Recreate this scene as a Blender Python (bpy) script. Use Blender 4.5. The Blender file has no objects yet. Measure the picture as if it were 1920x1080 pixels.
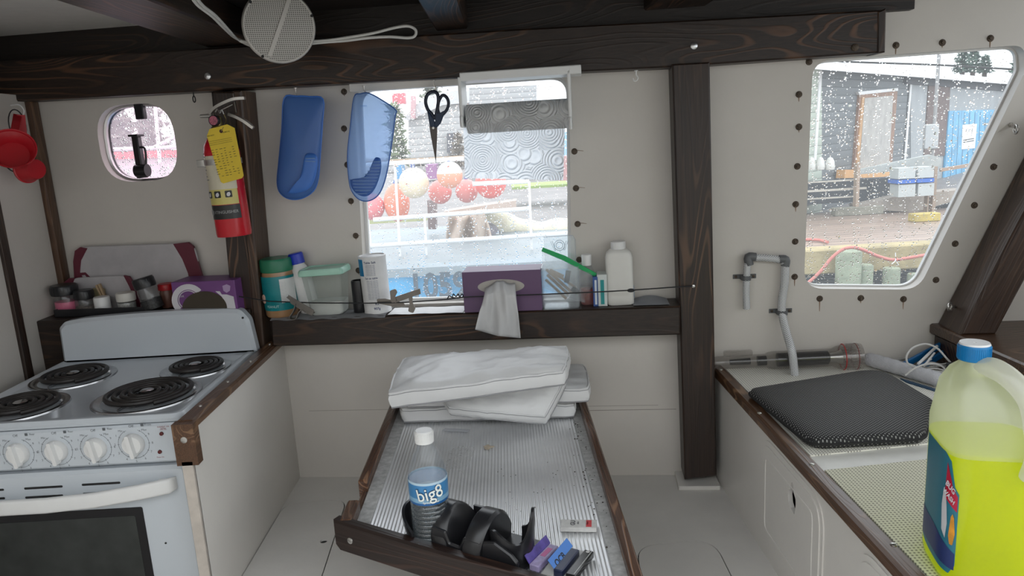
import bpy, bmesh, math, random
from mathutils import Matrix, Vector, noise
from mathutils.geometry import tessellate_polygon
random.seed(7)
SC = bpy.context.scene
COL = SC.collection

# ---------------------------------------------------------------- camera
FOC = 1370.0
EYE = Vector((0, 0, .97))
_r = math.radians(3.3)
_d = Vector((-20, 280, -FOC)).normalized()
_h = Vector((math.cos(_r), math.sin(_r), -(math.cos(_r)*_d.x + math.sin(_r)*_d.y)/_d.z)).normalized()
_v = _h.cross(_d)
CAMR = Matrix((_h, _d, _v))            # camera space -> world
cam = bpy.data.cameras.new('camera')
cam.sensor_width = 36
cam.lens = FOC*36/1920
cam.clip_start = .02
cam.clip_end = 300
cam_o = bpy.data.objects.new('camera', cam)
cam_o.matrix_world = Matrix.Translation(EYE) @ CAMR.to_4x4()
COL.objects.link(cam_o)
SC.camera = cam_o

# ---------------------------------------------------------------- overcast sky, exposure
SC.view_settings.view_transform = 'Standard'
SC.view_settings.look = 'None'
SC.view_settings.gamma = 1
SC.view_settings.use_curve_mapping = False
SC.view_settings.exposure = 1.13
SC.cycles.use_denoising = True
SC.cycles.max_bounces = 10
SC.cycles.transparent_max_bounces = 24
SC.cycles.sample_clamp_indirect = 6
W = bpy.data.worlds.new('overcast'); SC.world = W
W.use_nodes = True
_nt = W.node_tree; _nt.nodes.clear()
_o = _nt.nodes.new('ShaderNodeOutputWorld'); _b = _nt.nodes.new('ShaderNodeBackground')
_tc = _nt.nodes.new('ShaderNodeTexCoord'); _sx = _nt.nodes.new('ShaderNodeSeparateXYZ'); _rp = _nt.nodes.new('ShaderNodeValToRGB')
_nt.links.new(_tc.outputs['Generated'], _sx.inputs[0]); _nt.links.new(_sx.outputs['Z'], _rp.inputs[0])
_rp.color_ramp.elements[0].position = 0.0; _rp.color_ramp.elements[0].color = (.55, .58, .6, 1)
_rp.color_ramp.elements[1].position = .6; _rp.color_ramp.elements[1].color = (.93, .97, 1, 1)
_nt.links.new(_rp.outputs[0], _b.inputs[0]); _b.inputs[1].default_value = 1.35
_nt.links.new(_b.outputs[0], _o.inputs[0])

# ---------------------------------------------------------------- picture ray helpers
def ray(u, w): return CAMR @ Vector((u-960, 540-w, -FOC))
def onY(u, w, y): r = ray(u, w); return EYE + r*(y/r.y)
def onX(u, w, x): r = ray(u, w); return EYE + r*(x/r.x)
def onZ(u, w, z): r = ray(u, w); return EYE + r*((z-EYE.z)/r.z)
def onP(u, w, p, n):
    r = ray(u, w); return EYE + r*((Vector(p)-EYE).dot(n)/r.dot(n))
_a = math.atan(.115)
WE = Vector((math.cos(_a), -math.sin(_a), 0)); WN = Vector((-math.sin(_a), -math.cos(_a), 0)); WO = Vector((0, 1.9885, 0))
WM = Matrix((( WE.x, 0, WN.x, WO.x), (WE.y, 0, WN.y, WO.y), (0, 1, 0, 0), (0, 0, 0, 1)))   # wall frame: x along, y up, z toward the cabin
WI = WM.inverted()
def onW(u, w, n=0.0):
    return onP(u, w, WO + WN*n, WN)
def L(u, w, n=0.0):
    """wall coordinates (along, up) of a point on the wall plane moved n toward the cabin"""
    p = WI @ onW(u, w, n); return (p.x, p.y)
def WY(x): return WO.y - .115*x       # wall plane's Y at X
def K(p): return -(CAMR.transposed() @ (Vector(p)-EYE)).z/FOC    # metres per pixel there

# ---------------------------------------------------------------- mesh builder
def frame(o, x=(1, 0, 0), y=(0, 1, 0), z=None):
    x = Vector(x).normalized(); y = Vector(y)
    z = x.cross(y).normalized() if z is None else Vector(z).normalized()
    y = z.cross(x).normalized()
    return Matrix(((x.x, y.x, z.x, o[0]), (x.y, y.y, z.y, o[1]), (x.z, y.z, z.z, o[2]), (0, 0, 0, 1)))
def T(x, y, z): return Matrix.Translation((x, y, z))
def RX(a): return Matrix.Rotation(math.radians(a), 4, 'X')
def RY(a): return Matrix.Rotation(math.radians(a), 4, 'Y')
def RZ(a): return Matrix.Rotation(math.radians(a), 4, 'Z')
def wloc(o):
    v = Vector((0, 0, 0))
    while o is not None:
        v += o.location; o = o.parent
    return v
def rrect(x0, x1, y0, y1, r, n=5):
    return rpoly([(x0, y0), (x1, y0), (x1, y1), (x0, y1)], r, n)
def rpoly(pts, r, n=5):
    """polygon with rounded corners; r a number or one per corner"""
    out = []; m = len(pts)
    for i in range(m):
        p = Vector(pts[i]).to_2d(); a = Vector(pts[i-1]).to_2d(); b = Vector(pts[(i+1) % m]).to_2d()
        rr = r[i] if isinstance(r, (list, tuple)) else r
        if rr <= 0: out.append(tuple(p)); continue
        da = (a-p); db = (b-p); la, lb = da.length, db.length; da /= la; db /= lb
        ang = da.angle(db); d = min(rr/math.tan(ang/2), la*.49, lb*.49)
        s = p+da*d; e = p+db*d
        for k in range(n+1):
            t = k/n
            out.append(tuple(s*(1-t)**2 + p*2*t*(1-t)*.93 + e*t**2 + ((s+e)*.5)*2*t*(1-t)*.07))
    return out
def area2(p): return sum(p[i-1][0]*p[i][1]-p[i][0]*p[i-1][1] for i in range(len(p)))/2
def inset(poly, d):
    out = []; n = len(poly); sg = 1 if area2(poly) > 0 else -1
    for i in range(n):
        p = Vector(poly[i]); a = (p-Vector(poly[i-1])); b = (Vector(poly[(i+1) % n])-p)
        if a.length < 1e-9: a = b
        if b.length < 1e-9: b = a
        na = Vector((-a.y, a.x)).normalized(); nb = Vector((-b.y, b.x)).normalized()
        m = (na+nb); k = m.dot(na)
        out.append(tuple(p + sg*m*(d/max(k, .35))))
    return out
def smooth_path(pts, n=6, closed=False):
    P = [Vector(p) for p in pts]; m = len(P); out = []
    rng = m if closed else m-1
    for i in range(rng):
        p1, p2 = P[i], P[(i+1) % m]
        p0 = P[i-1] if (closed or i > 0) else p1*2-p2
        p3 = P[(i+2) % m] if (closed or i+2 < m) else p2*2-p1
        for k in range(n):
            t = k/n
            out.append(.5*((2*p1)+(-p0+p2)*t+(2*p0-5*p1+4*p2-p3)*t*t+(-p0+3*p1-3*p2+p3)*t**3))
    if not closed: out.append(P[-1])
    return out
class MB:
    def __init__(s, M=None):
        s.v = []; s.f = []; s.M = M or Matrix()
    def add(s, vs, fs, M=None):
        A = s.M @ M if M is not None else s.M
        b = len(s.v); s.v += [A @ Vector(v) for v in vs]; s.f += [tuple(b+i for i in f) for f in fs]; return s
    def loft(s, rings, M=None, caps=True, closed=True):
        n = len(rings[0]); vs = [p for r in rings for p in r]; fs = []
        for j in range(len(rings)-1):
            for i in range(n if closed else n-1):
                k = (i+1) % n
                fs.append((j*n+i, j*n+k, (j+1)*n+k, (j+1)*n+i))
        if caps:
            fs.append(tuple(reversed(range(n)))); fs.append(tuple((len(rings)-1)*n+i for i in range(n)))
        return s.add(vs, fs, M)
    def prism(s, poly, z0, z1, b=0, M=None):
        if area2(poly) < 0: poly = list(reversed(poly))
        if b > 0:
            q = inset(poly, b)
            R = [[(x, y, z0) for x, y in q], [(x, y, z0+b) for x, y in poly], [(x, y, z1-b) for x, y in poly], [(x, y, z1) for x, y in q]]
        else:
            R = [[(x, y, z0) for x, y in poly], [(x, y, z1) for x, y in poly]]
        return s.loft(R, M)
    def box(s, x0, x1, y0, y1, z0, z1, b=0, M=None):
        x0, x1 = sorted((x0, x1)); y0, y1 = sorted((y0, y1)); z0, z1 = sorted((z0, z1))
        return s.prism(rrect(x0, x1, y0, y1, b, 2) if b else [(x0, y0), (x1, y0), (x1, y1), (x0, y1)], z0, z1, b, M)
    def lathe(s, prof, seg=24, M=None, a0=0, a1=360, caps=False, sx=1, sy=1):
        full = abs(a1-a0) >= 360
        n = seg if full else seg+1
        rings = [[(r*math.cos(math.radians(a0+(a1-a0)*i/seg))*sx, r*math.sin(math.radians(a0+(a1-a0)*i/seg))*sy, z) for i in range(n)] for r, z in prof]
        return s.loft(rings, M, caps=caps, closed=full)
    def cyl(s, p, q, r, seg=16, r2=None):
        p, q = Vector(p), Vector(q); d = (q-p); l = d.length
        M = Matrix.Translation(p) @ d.to_track_quat('Z', 'Y').to_matrix().to_4x4()
        r2 = r if r2 is None else r2
        return s.loft([[(a*math.cos(t*2*math.pi/seg), a*math.sin(t*2*math.pi/seg), z) for t in range(seg)] for a, z in ((r, 0), (r2, l))], M)
    def tube(s, pts, r, seg=8, closed=False, M=None, flat=1.0):
        P = [Vector(p) for p in pts]; n = len(P); rings = []; up = None
        for i in range(n):
            if closed: t = P[(i+1) % n]-P[i-1]
            else: t = P[min(i+1, n-1)]-P[max(i-1, 0)]
            if t.length < 1e-9: t = Vector((0, 0, 1))
            t.normalize()
            if up is None:
                up = t.orthogonal().normalized()
                if abs(t.z) < .9: up = (Vector((0, 0, 1))-t*t.z).normalized()
            up = (up-t*up.dot(t)); up = up.normalized() if up.length > 1e-6 else t.orthogonal().normalized()
            side = t.cross(up); rr = r[i] if isinstance(r, (list, tuple)) else r
            rings.append([tuple(P[i]+up*math.cos(k*2*math.pi/seg)*rr+side*math.sin(k*2*math.pi/seg)*rr*flat) for k in range(seg)])
        if closed: rings.append(rings[0])
        return s.loft(rings, M, caps=not closed)
    def sphere(s, c, r, seg=16, M=None, sz=1.0):
        k = seg//2
        prof = [(max(1e-5, r*math.sin(math.pi*i/k)), -r*math.cos(math.pi*i/k)*sz) for i in range(k+1)]
        A = Matrix.Translation(c); A = M @ A if M is not None else A
        return s.lathe(prof, seg, A)
    def grid(s, nx, ny, fn, M=None, thick=0):
        vs = [fn(i/nx, j/ny) for j in range(ny+1) for i in range(nx+1)]
        fs = [(j*(nx+1)+i, j*(nx+1)+i+1, (j+1)*(nx+1)+i+1, (j+1)*(nx+1)+i) for j in range(ny) for i in range(nx)]
        return s.add(vs, fs, M)
    def pillow(s, poly, zf, zb, M=None, ks=(1, .985, .95, .88, .75, .55, .3, .05)):
        """outline swollen to the front by zf and to the back by zb"""
        cx = sum(p[0] for p in poly)/len(poly); cy = sum(p[1] for p in poly)/len(poly)
        rings = []
        for k in reversed(ks[1:]): rings.append([(cx+(x-cx)*k, cy+(y-cy)*k, -zb*(1-k**4)**.5) for x, y in poly])
        for k in ks: rings.append([(cx+(x-cx)*k, cy+(y-cy)*k, zf*(1-k**4)**.5) for x, y in poly])
        return s.loft(rings, M)
    def build(s, name, m, parent=None, smooth=35, label=None):
        me = bpy.data.meshes.new(name)
        o = bpy.data.objects.new(name, me); COL.objects.link(o)
        if parent is not None:
            o.parent = parent; off = wloc(parent)
        elif name.split('_')[0] in ('wall', 'floor', 'ceiling', 'window', 'door', 'baseboard', 'trim'):
            off = Vector((0, 0, 0))
        else:
            xs = [v.x for v in s.v]; ys = [v.y for v in s.v]; zs = [v.z for v in s.v]
            off = Vector(((min(xs)+max(xs))/2, (min(ys)+max(ys))/2, min(zs))); o.location = off
        me.from_pydata([v-off for v in s.v], [], s.f)
        bm = bmesh.new(); bm.from_mesh(me); bmesh.ops.recalc_face_normals(bm, faces=bm.faces); bm.to_mesh(me); bm.free()
        if smooth:
            me.shade_smooth(); me.set_sharp_from_angle(angle=math.radians(smooth))
        me.materials.append(m)
        if label: o['label'] = label
        return o
def tag(o, label, cat, group=None, kind=None):
    o['label'] = label; o['category'] = cat
    if group: o['group'] = group
    if kind: o['kind'] = kind
    return o
def struct(o): o['kind'] = 'structure'; return o
def thing(name, label, cat, loc, group=None):
    o = bpy.data.objects.new(name, None); o.empty_display_size = .02; COL.objects.link(o)
    o.location = loc
    bpy.context.view_layer.update() if False else None
    return tag(o, label, cat, group)
_txt = {}
def text_geo(body, size=1.0, align='CENTER', bold=0.0):
    key = (body, align, bold)
    if key not in _txt:
        c = bpy.data.curves.new('lettering', 'FONT'); c.body = body; c.align_x = align; c.align_y = 'CENTER'; c.size = 1; c.offset = bold
        c.resolution_u = 3
        o = bpy.data.objects.new('lettering', c); me = o.to_mesh()
        _txt[key] = ([tuple(v.co) for v in me.vertices], [tuple(p.vertices) for p in me.polygons])
        o.to_mesh_clear(); bpy.data.objects.remove(o); bpy.data.curves.remove(c)
    vs, fs = _txt[key]
    return [(x*size, y*size, z) for x, y, z in vs], fs
def add_text(mb, body, size, M, align='CENTER', bold=0.0, wrap=None, sx=1.0):
    vs, fs = text_geo(body, size, align, bold)
    vs = [(x*sx, y, z) for x, y, z in vs]
    if wrap:   # around a cylinder whose axis is local y, radius wrap, facing +z
        vs = [(wrap*math.sin(x/wrap), y, wrap*math.cos(x/wrap)) for x, y, z in vs]
    mb.add(vs, fs, M)

# ---------------------------------------------------------------- materials
MT = {}
def _nodes(name):
    m = bpy.data.materials.new(name); m.use_nodes = True
    nt = m.node_tree; nt.nodes.clear()
    out = nt.nodes.new('ShaderNodeOutputMaterial')
    return m, nt, out
def _coord(nt, scale=(1, 1, 1), rot=(0, 0, 0), kind='Object'):
    tc = nt.nodes.new('ShaderNodeTexCoord'); src = tc.outputs[kind]
    if any(rot):
        m0 = nt.nodes.new('ShaderNodeMapping'); m0.inputs['Rotation'].default_value = rot
        nt.links.new(src, m0.inputs[0]); src = m0.outputs[0]
    mp = nt.nodes.new('ShaderNodeMapping'); mp.inputs['Scale'].default_value = scale
    nt.links.new(src, mp.inputs[0]); return mp.outputs[0]
def _noise(nt, co, scale, detail=3, rough=.5, dist=0):
    n = nt.nodes.new('ShaderNodeTexNoise'); n.inputs['Scale'].default_value = scale; n.inputs['Detail'].default_value = detail
    n.inputs['Roughness'].default_value = rough; n.inputs['Distortion'].default_value = dist
    nt.links.new(co, n.inputs['Vector']); return n.outputs['Fac']
def _ramp(nt, fac, stops):
    r = nt.nodes.new('ShaderNodeValToRGB'); e = r.color_ramp.elements
    while len(e) < len(stops): e.new(.5)
    for x, (p, c) in zip(e, stops):
        x.position = p; x.color = (*c, 1) if len(c) == 3 else c
    nt.links.new(fac, r.inputs[0]); return r.outputs[0]
def _bump(nt, h, strength, dist=.001):
    b = nt.nodes.new('ShaderNodeBump'); b.inputs['Strength'].default_value = strength; b.inputs['Distance'].default_value = dist
    nt.links.new(h, b.inputs['Height']); return b.outputs[0]
def plain(name, col, rough=.5, metal=0.0, var=.06, nscale=30, bump=0.0, bscale=200, bdist=.0006, spec=.5, sss=0, emit=None, trans=0, coat=0):
    """a procedural painted / plastic / metal surface: small colour variation and a fine bump"""
    if name in MT: return MT[name]
    m, nt, out = _nodes(name)
    p = nt.nodes.new('ShaderNodeBsdfPrincipled')
    co = _coord(nt)
    n = _noise(nt, co, nscale, 4, .6)
    c = _ramp(nt, n, [(.25, tuple(x*(1-var) for x in col)), (.75, tuple(min(1, x*(1+var)) for x in col))])
    nt.links.new(c, p.inputs['Base Color'])
    p.inputs['Roughness'].default_value = rough; p.inputs['Metallic'].default_value = metal
    p.inputs['Specular IOR Level'].default_value = spec
    if coat: p.inputs['Coat Weight'].default_value = coat
    if trans: p.inputs['Transmission Weight'].default_value = trans
    if bump:
        nt.links.new(_bump(nt, _noise(nt, co, bscale, 3), bump, bdist), p.inputs['Normal'])
    nt.links.new(p.outputs[0], out.inputs[0])
    MT[name] = m; return m
def wood(name, rot=(0, 0, 0), dark=(.011, .007, .0055), mid=(.032, .018, .012), light=(.115, .055, .028), rough=.42, s=1.0):
    """stained softwood: growth-ring contours stretched along local X after rot"""
    if name in MT: return MT[name]
    m, nt, out = _nodes(name)
    p = nt.nodes.new('ShaderNodeBsdfPrincipled')
    n1 = _noise(nt, _coord(nt, (.9*s, 8*s, 8*s), rot), 1.5, 1.5, .4, .25)
    a = nt.nodes.new('ShaderNodeMath'); a.operation = 'MULTIPLY'; a.inputs[1].default_value = 95; nt.links.new(n1, a.inputs[0])
    b = nt.nodes.new('ShaderNodeMath'); b.operation = 'SINE'; nt.links.new(a.outputs[0], b.inputs[0])
    fine = _noise(nt, _coord(nt, (5*s, 190*s, 190*s), rot), 1.5, 4, .6)
    big = _noise(nt, _coord(nt, (2*s, 6*s, 6*s), rot), 1.3, 3, .5)
    l = _ramp(nt, b.outputs[0], [(.45, (0, 0, 0)), (.98, (1, 1, 1))])
    f1 = nt.nodes.new('ShaderNodeMath'); f1.operation = 'MULTIPLY'; nt.links.new(l, f1.inputs[0]); nt.links.new(_ramp(nt, big, [(.40, (0, 0, 0)), (.68, (1, 1, 1))]), f1.inputs[1])
    c0 = _ramp(nt, fine, [(.3, dark), (.75, mid)])
    mx = nt.nodes.new('ShaderNodeMixRGB'); nt.links.new(f1.outputs[0], mx.inputs[0]); nt.links.new(c0, mx.inputs[1]); mx.inputs[2].default_value = (*light, 1)
    nt.links.new(mx.outputs[0], p.inputs['Base Color'])
    p.inputs['Roughness'].default_value = rough
    hh = nt.nodes.new('ShaderNodeMath'); hh.operation = 'MULTIPLY_ADD'; nt.links.new(fine, hh.inputs[0]); hh.inputs[1].default_value = .8; nt.links.new(l, hh.inputs[2])
    nt.links.new(_bump(nt, hh.outputs[0], .3, .0008), p.inputs['Normal'])
    nt.links.new(p.outputs[0], out.inputs[0])
    MT[name] = m; return m
def clear(name, tint=(.93, .95, .96), gloss=.5, milk=0.0, rough=.05, bump=0.0, bscale=60, milkcol=None, mlight=.6):
    """thin clear or milky plastic: see-through, fresnel gloss, an optional milky share"""
    if name in MT: return MT[name]
    m, nt, out = _nodes(name)
    t = nt.nodes.new('ShaderNodeBsdfTransparent'); t.inputs[0].default_value = (*tint, 1)
    g = nt.nodes.new('ShaderNodeBsdfGlossy'); g.inputs['Roughness'].default_value = rough; g.inputs['Color'].default_value = (1, 1, 1, 1)
    fr = nt.nodes.new('ShaderNodeLayerWeight'); fr.inputs[0].default_value = .5
    pw = nt.nodes.new('ShaderNodeMath'); pw.operation = 'POWER'; pw.inputs[1].default_value = 4; nt.links.new(fr.outputs['Facing'], pw.inputs[0])
    mu = nt.nodes.new('ShaderNodeMath'); mu.operation = 'MULTIPLY_ADD'; mu.inputs[1].default_value = min(.6, gloss*.5); mu.inputs[2].default_value = .035; mu.use_clamp = True
    nt.links.new(pw.outputs[0], mu.inputs[0])
    if bump:
        b = _bump(nt, _noise(nt, _coord(nt), bscale, 3, .6, 1.0), bump, .01)
        nt.links.new(b, g.inputs['Normal']); nt.links.new(b, fr.inputs['Normal'])
    base = t.outputs[0]
    if milk:
        mc = milkcol or tint
        d = nt.nodes.new('ShaderNodeBsdfDiffuse'); d.inputs[0].default_value = (*mc, 1)
        tr = nt.nodes.new('ShaderNodeBsdfTranslucent'); tr.inputs[0].default_value = (*mc, 1)
        m1 = nt.nodes.new('ShaderNodeMixShader'); m1.inputs[0].default_value = mlight
        nt.links.new(d.outputs[0], m1.inputs[1]); nt.links.new(tr.outputs[0], m1.inputs[2])
        m2 = nt.nodes.new('ShaderNodeMixShader'); m2.inputs[0].default_value = milk
        nt.links.new(base, m2.inputs[1]); nt.links.new(m1.outputs[0], m2.inputs[2]); base = m2.outputs[0]
    x = nt.nodes.new('ShaderNodeMixShader'); nt.links.new(mu.outputs[0], x.inputs[0])
    nt.links.new(base, x.inputs[1]); nt.links.new(g.outputs[0], x.inputs[2])
    nt.links.new(x.outputs[0], out.inputs[0])
    MT[name] = m; return m
def cloth(name, col, through=.35, bump=.4, bscale=40, bdist=.004, rough=.8):
    """thin tissue / fabric: diffuse with light passing through"""
    if name in MT: return MT[name]
    m, nt, out = _nodes(name)
    d = nt.nodes.new('ShaderNodeBsdfPrincipled'); d.inputs['Roughness'].default_value = rough; d.inputs['Specular IOR Level'].default_value = .25
    co = _coord(nt); n = _noise(nt, co, 18, 4)
    c = _ramp(nt, n, [(.3, tuple(x*.93 for x in col)), (.7, col)]); nt.links.new(c, d.inputs['Base Color'])
    tr = nt.nodes.new('ShaderNodeBsdfTranslucent'); tr.inputs[0].default_value = (*col, 1)
    b = _bump(nt, _noise(nt, co, bscale, 4, .55, .5), bump, bdist); nt.links.new(b, d.inputs['Normal'])
    x = nt.nodes.new('ShaderNodeMixShader'); x.inputs[0].default_value = through
    nt.links.new(d.outputs[0], x.inputs[1]); nt.links.new(tr.outputs[0], x.inputs[2]); nt.links.new(x.outputs[0], out.inputs[0])
    MT[name] = m; return m
def wet_glass(name, tint=(.96, .97, .98), fog=.10, fogcol=(.95, .97, 1), amount=.5):
    """window pane covered with rain drops"""
    if name in MT: return MT[name]
    m, nt, out = _nodes(name)
    t = nt.nodes.new('ShaderNodeBsdfTransparent'); t.inputs[0].default_value = (*tint, 1)
    tl = nt.nodes.new('ShaderNodeBsdfTranslucent'); tl.inputs[0].default_value = (*fogcol, 1)
    x1 = nt.nodes.new('ShaderNodeMixShader'); x1.inputs[0].default_value = fog
    nt.links.new(t.outputs[0], x1.inputs[1]); nt.links.new(tl.outputs[0], x1.inputs[2])
    co = _coord(nt)
    def drops(scale, thr_lo, thr_hi, dens_scale, dens):
        v = nt.nodes.new('ShaderNodeTexVoronoi'); v.inputs['Scale'].default_value = scale; v.inputs['Randomness'].default_value = 1
        dn = nt.nodes.new('ShaderNodeTexNoise'); dn.inputs['Scale'].default_value = scale*.7; dn.inputs['Detail'].default_value = 1
        nt.links.new(co, dn.inputs['Vector'])
        ad = nt.nodes.new('ShaderNodeVectorMath'); ad.operation = 'MULTIPLY_ADD'; ad.inputs[1].default_value = (.45/scale,)*3
        nt.links.new(dn.outputs['Color'], ad.inputs[0]); nt.links.new(co, ad.inputs[2]); nt.links.new(ad.outputs[0], v.inputs['Vector'])
        sep = nt.nodes.new('ShaderNodeSeparateColor'); nt.links.new(v.outputs['Color'], sep.inputs[0])
        # drop radius varies per cell, and cells go dry where the density noise is low
        nd = _noise(nt, co, dens_scale, 3)
        rad = nt.nodes.new('ShaderNodeMapRange'); nt.links.new(sep.outputs[0], rad.inputs[0])
        rad.inputs[3].default_value = thr_lo; rad.inputs[4].default_value = thr_hi
        h = nt.nodes.new('ShaderNodeMath'); h.operation = 'SUBTRACT'; nt.links.new(rad.outputs[0], h.inputs[0]); nt.links.new(v.outputs['Distance'], h.inputs[1])
        k = nt.nodes.new('ShaderNodeMath'); k.operation = 'GREATER_THAN'; k.inputs[1].default_value = 0; nt.links.new(h.outputs[0], k.inputs[0])
        g = nt.nodes.new('ShaderNodeMath'); g.operation = 'LESS_THAN'; nt.links.new(sep.outputs[1], g.inputs[0])
        dm = nt.nodes.new('ShaderNodeMapRange'); nt.links.new(nd, dm.inputs[0]); dm.inputs[1].default_value = .35; dm.inputs[2].default_value = .65
        dm.inputs[3].default_value = dens*.5; dm.inputs[4].default_value = dens*1.2; nt.links.new(dm.outputs[0], g.inputs[1])
        mk = nt.nodes.new('ShaderNodeMath'); mk.operation = 'MULTIPLY'; nt.links.new(k.outputs[0], mk.inputs[0]); nt.links.new(g.outputs[0], mk.inputs[1])
        return mk.outputs[0], h.outputs[0]
    m1, h1 = drops(230, .12, .55, 7, amount)
    m2, h2 = drops(75, .05, .34, 4, amount*.35)
    mk = nt.nodes.new('ShaderNodeMath'); mk.operation = 'MAXIMUM'; nt.links.new(m1, mk.inputs[0]); nt.links.new(m2, mk.inputs[1])
    hh = nt.nodes.new('ShaderNodeMath'); hh.operation = 'MAXIMUM'; nt.links.new(h1, hh.inputs[0]); nt.links.new(h2, hh.inputs[1])
    b = _bump(nt, hh.outputs[0], 1.0, .004)
    rf = nt.nodes.new('ShaderNodeBsdfRefraction'); rf.inputs['IOR'].default_value = 1.33; rf.inputs['Roughness'].default_value = .05
    nt.links.new(b, rf.inputs['Normal'])
    x2 = nt.nodes.new('ShaderNodeMixShader'); nt.links.new(mk.outputs[0], x2.inputs[0])
    nt.links.new(x1.outputs[0], x2.inputs[1]); nt.links.new(rf.outputs[0], x2.inputs[2])
    gl = nt.nodes.new('ShaderNodeBsdfGlossy'); gl.inputs['Roughness'].default_value = .02
    fr = nt.nodes.new('ShaderNodeLayerWeight'); fr.inputs[0].default_value = .5
    fw = nt.nodes.new('ShaderNodeMath'); fw.operation = 'POWER'; fw.inputs[1].default_value = 4; nt.links.new(fr.outputs['Facing'], fw.inputs[0])
    fm = nt.nodes.new('ShaderNodeMath'); fm.operation = 'MULTIPLY_ADD'; fm.inputs[1].default_value = .7; fm.inputs[2].default_value = .03; nt.links.new(fw.outputs[0], fm.inputs[0])
    x3 = nt.nodes.new('ShaderNodeMixShader'); nt.links.new(fm.outputs[0], x3.inputs[0]); nt.links.new(x2.outputs[0], x3.inputs[1]); nt.links.new(gl.outputs[0], x3.inputs[2])
    nt.links.new(x3.outputs[0], out.inputs[0])
    MT[name] = m; return m
def bandmat(name, axis, stops, rough=.5, bump=0, metal=0):
    """colour bands along one object axis: stops [(coordinate, colour)] as a constant ramp"""
    m, nt, out = _nodes(name)
    p = nt.nodes.new('ShaderNodeBsdfPrincipled'); tc = nt.nodes.new('ShaderNodeTexCoord'); sx = nt.nodes.new('ShaderNodeSeparateXYZ')
    nt.links.new(tc.outputs['Object'], sx.inputs[0])
    lo = stops[0][0]; hi = stops[-1][0]
    mr = nt.nodes.new('ShaderNodeMapRange'); mr.inputs[1].default_value = lo; mr.inputs[2].default_value = hi; nt.links.new(sx.outputs[axis], mr.inputs[0])
    c = _ramp(nt, mr.outputs[0], [((q-lo)/(hi-lo), k) for q, k in stops])
    [n for n in nt.nodes if n.type == 'VALTORGB'][-1].color_ramp.interpolation = 'CONSTANT'
    nt.links.new(c, p.inputs['Base Color']); p.inputs['Roughness'].default_value = rough; p.inputs['Metallic'].default_value = metal
    nt.links.new(p.outputs[0], out.inputs[0]); return m
def weave(name, c1, c2, sx, sy, rough=.7, dots=False, rot=0.0, hole=.3, depth=.002):
    """open woven mesh: square cells in object XY; c1 threads, c2 holes"""
    m, nt, out = _nodes(name)
    p = nt.nodes.new('ShaderNodeBsdfPrincipled')
    co = _coord(nt, (1, 1, 1), (0, 0, rot)); s = nt.nodes.new('ShaderNodeSeparateXYZ'); nt.links.new(co, s.inputs[0])
    def saw(axis, k, off=None):
        a = nt.nodes.new('ShaderNodeMath'); a.operation = 'MULTIPLY'; a.inputs[1].default_value = 2*math.pi/k; nt.links.new(s.outputs[axis], a.inputs[0])
        b = nt.nodes.new('ShaderNodeMath'); b.operation = 'SINE'; nt.links.new(a.outputs[0], b.inputs[0]); return b.outputs[0]
    a = saw('X', sx); b = saw('Y', sy)
    if dots:
        mm = nt.nodes.new('ShaderNodeMath'); mm.operation = 'MULTIPLY'; nt.links.new(a, mm.inputs[0]); nt.links.new(b, mm.inputs[1])
        src = mm.outputs[0]; lo, hi = hole, hole+.25
    else:
        mm = nt.nodes.new('ShaderNodeMath'); mm.operation = 'MINIMUM'; nt.links.new(a, mm.inputs[0]); nt.links.new(b, mm.inputs[1])
        src = mm.outputs[0]; lo, hi = hole-.15, hole+.15
    mr = nt.nodes.new('ShaderNodeMapRange'); mr.inputs[1].default_value = lo; mr.inputs[2].default_value = hi; nt.links.new(src, mr.inputs[0])
    c = _ramp(nt, mr.outputs[0], [(0, c1), (1, c2)]); nt.links.new(c, p.inputs['Base Color'])
    p.inputs['Roughness'].default_value = rough
    inv = nt.nodes.new('ShaderNodeMath'); inv.operation = 'SUBTRACT'; inv.inputs[0].default_value = 1; nt.links.new(mr.outputs[0], inv.inputs[1])
    nt.links.new(_bump(nt, inv.outputs[0], .5, depth), p.inputs['Normal'])
    nt.links.new(p.outputs[0], out.inputs[0]); MT[name] = m; return m

WHITE = plain('painted wall white', (.60, .565, .52), .38, var=.05, nscale=3.5, bump=.35, bscale=55, bdist=.0012)
WHITE2 = plain('painted locker white', (.70, .675, .635), .35, var=.04, nscale=4, bump=.3, bscale=70, bdist=.001)
FLOORM = plain('painted deck white', (.70, .68, .645), .5, var=.08, nscale=5, bump=.3, bscale=90, bdist=.001)
ENAMEL = plain('white stove enamel', (.56, .60, .64), .16, var=.015, nscale=3)
WPLAST = plain('white plastic', (.74, .74, .73), .35, var=.02)
OFFW = plain('cream plastic', (.62, .60, .55), .45, var=.03)
BLACK = plain('black plastic', (.012, .012, .014), .32, var=.1)
BLACKM = plain('matt black', (.015, .015, .015), .7, var=.15, bump=.2)
RUBBER = plain('black rubber cord', (.01, .01, .012), .6)
STEEL = plain('brushed steel', (.55, .54, .52), .3, 1.0, var=.08, nscale=60)
ALU = plain('aluminium', (.72, .73, .74), .32, 1.0, var=.08, nscale=40)
RUST = plain('rusty bolt', (.10, .075, .055), .65, .4, var=.6, nscale=300, bump=.6, bscale=500)
STAIN = plain('rust streak', (.26, .17, .11), .7, var=.4, nscale=80)
WOODX = wood('stained beam', (0, 0, 0))
WOODZ = wood('stained post', (0, math.radians(90), 0), dark=(.014, .009, .007), mid=(.040, .022, .015), light=(.12, .065, .038))
WOODY = wood('stained joist', (0, 0, math.radians(90)))
TRIMY = wood('varnished edging', (0, 0, math.radians(90)), dark=(.05, .022, .010), mid=(.13, .062, .030), light=(.30, .17, .09), rough=.3, s=1.4)
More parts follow.
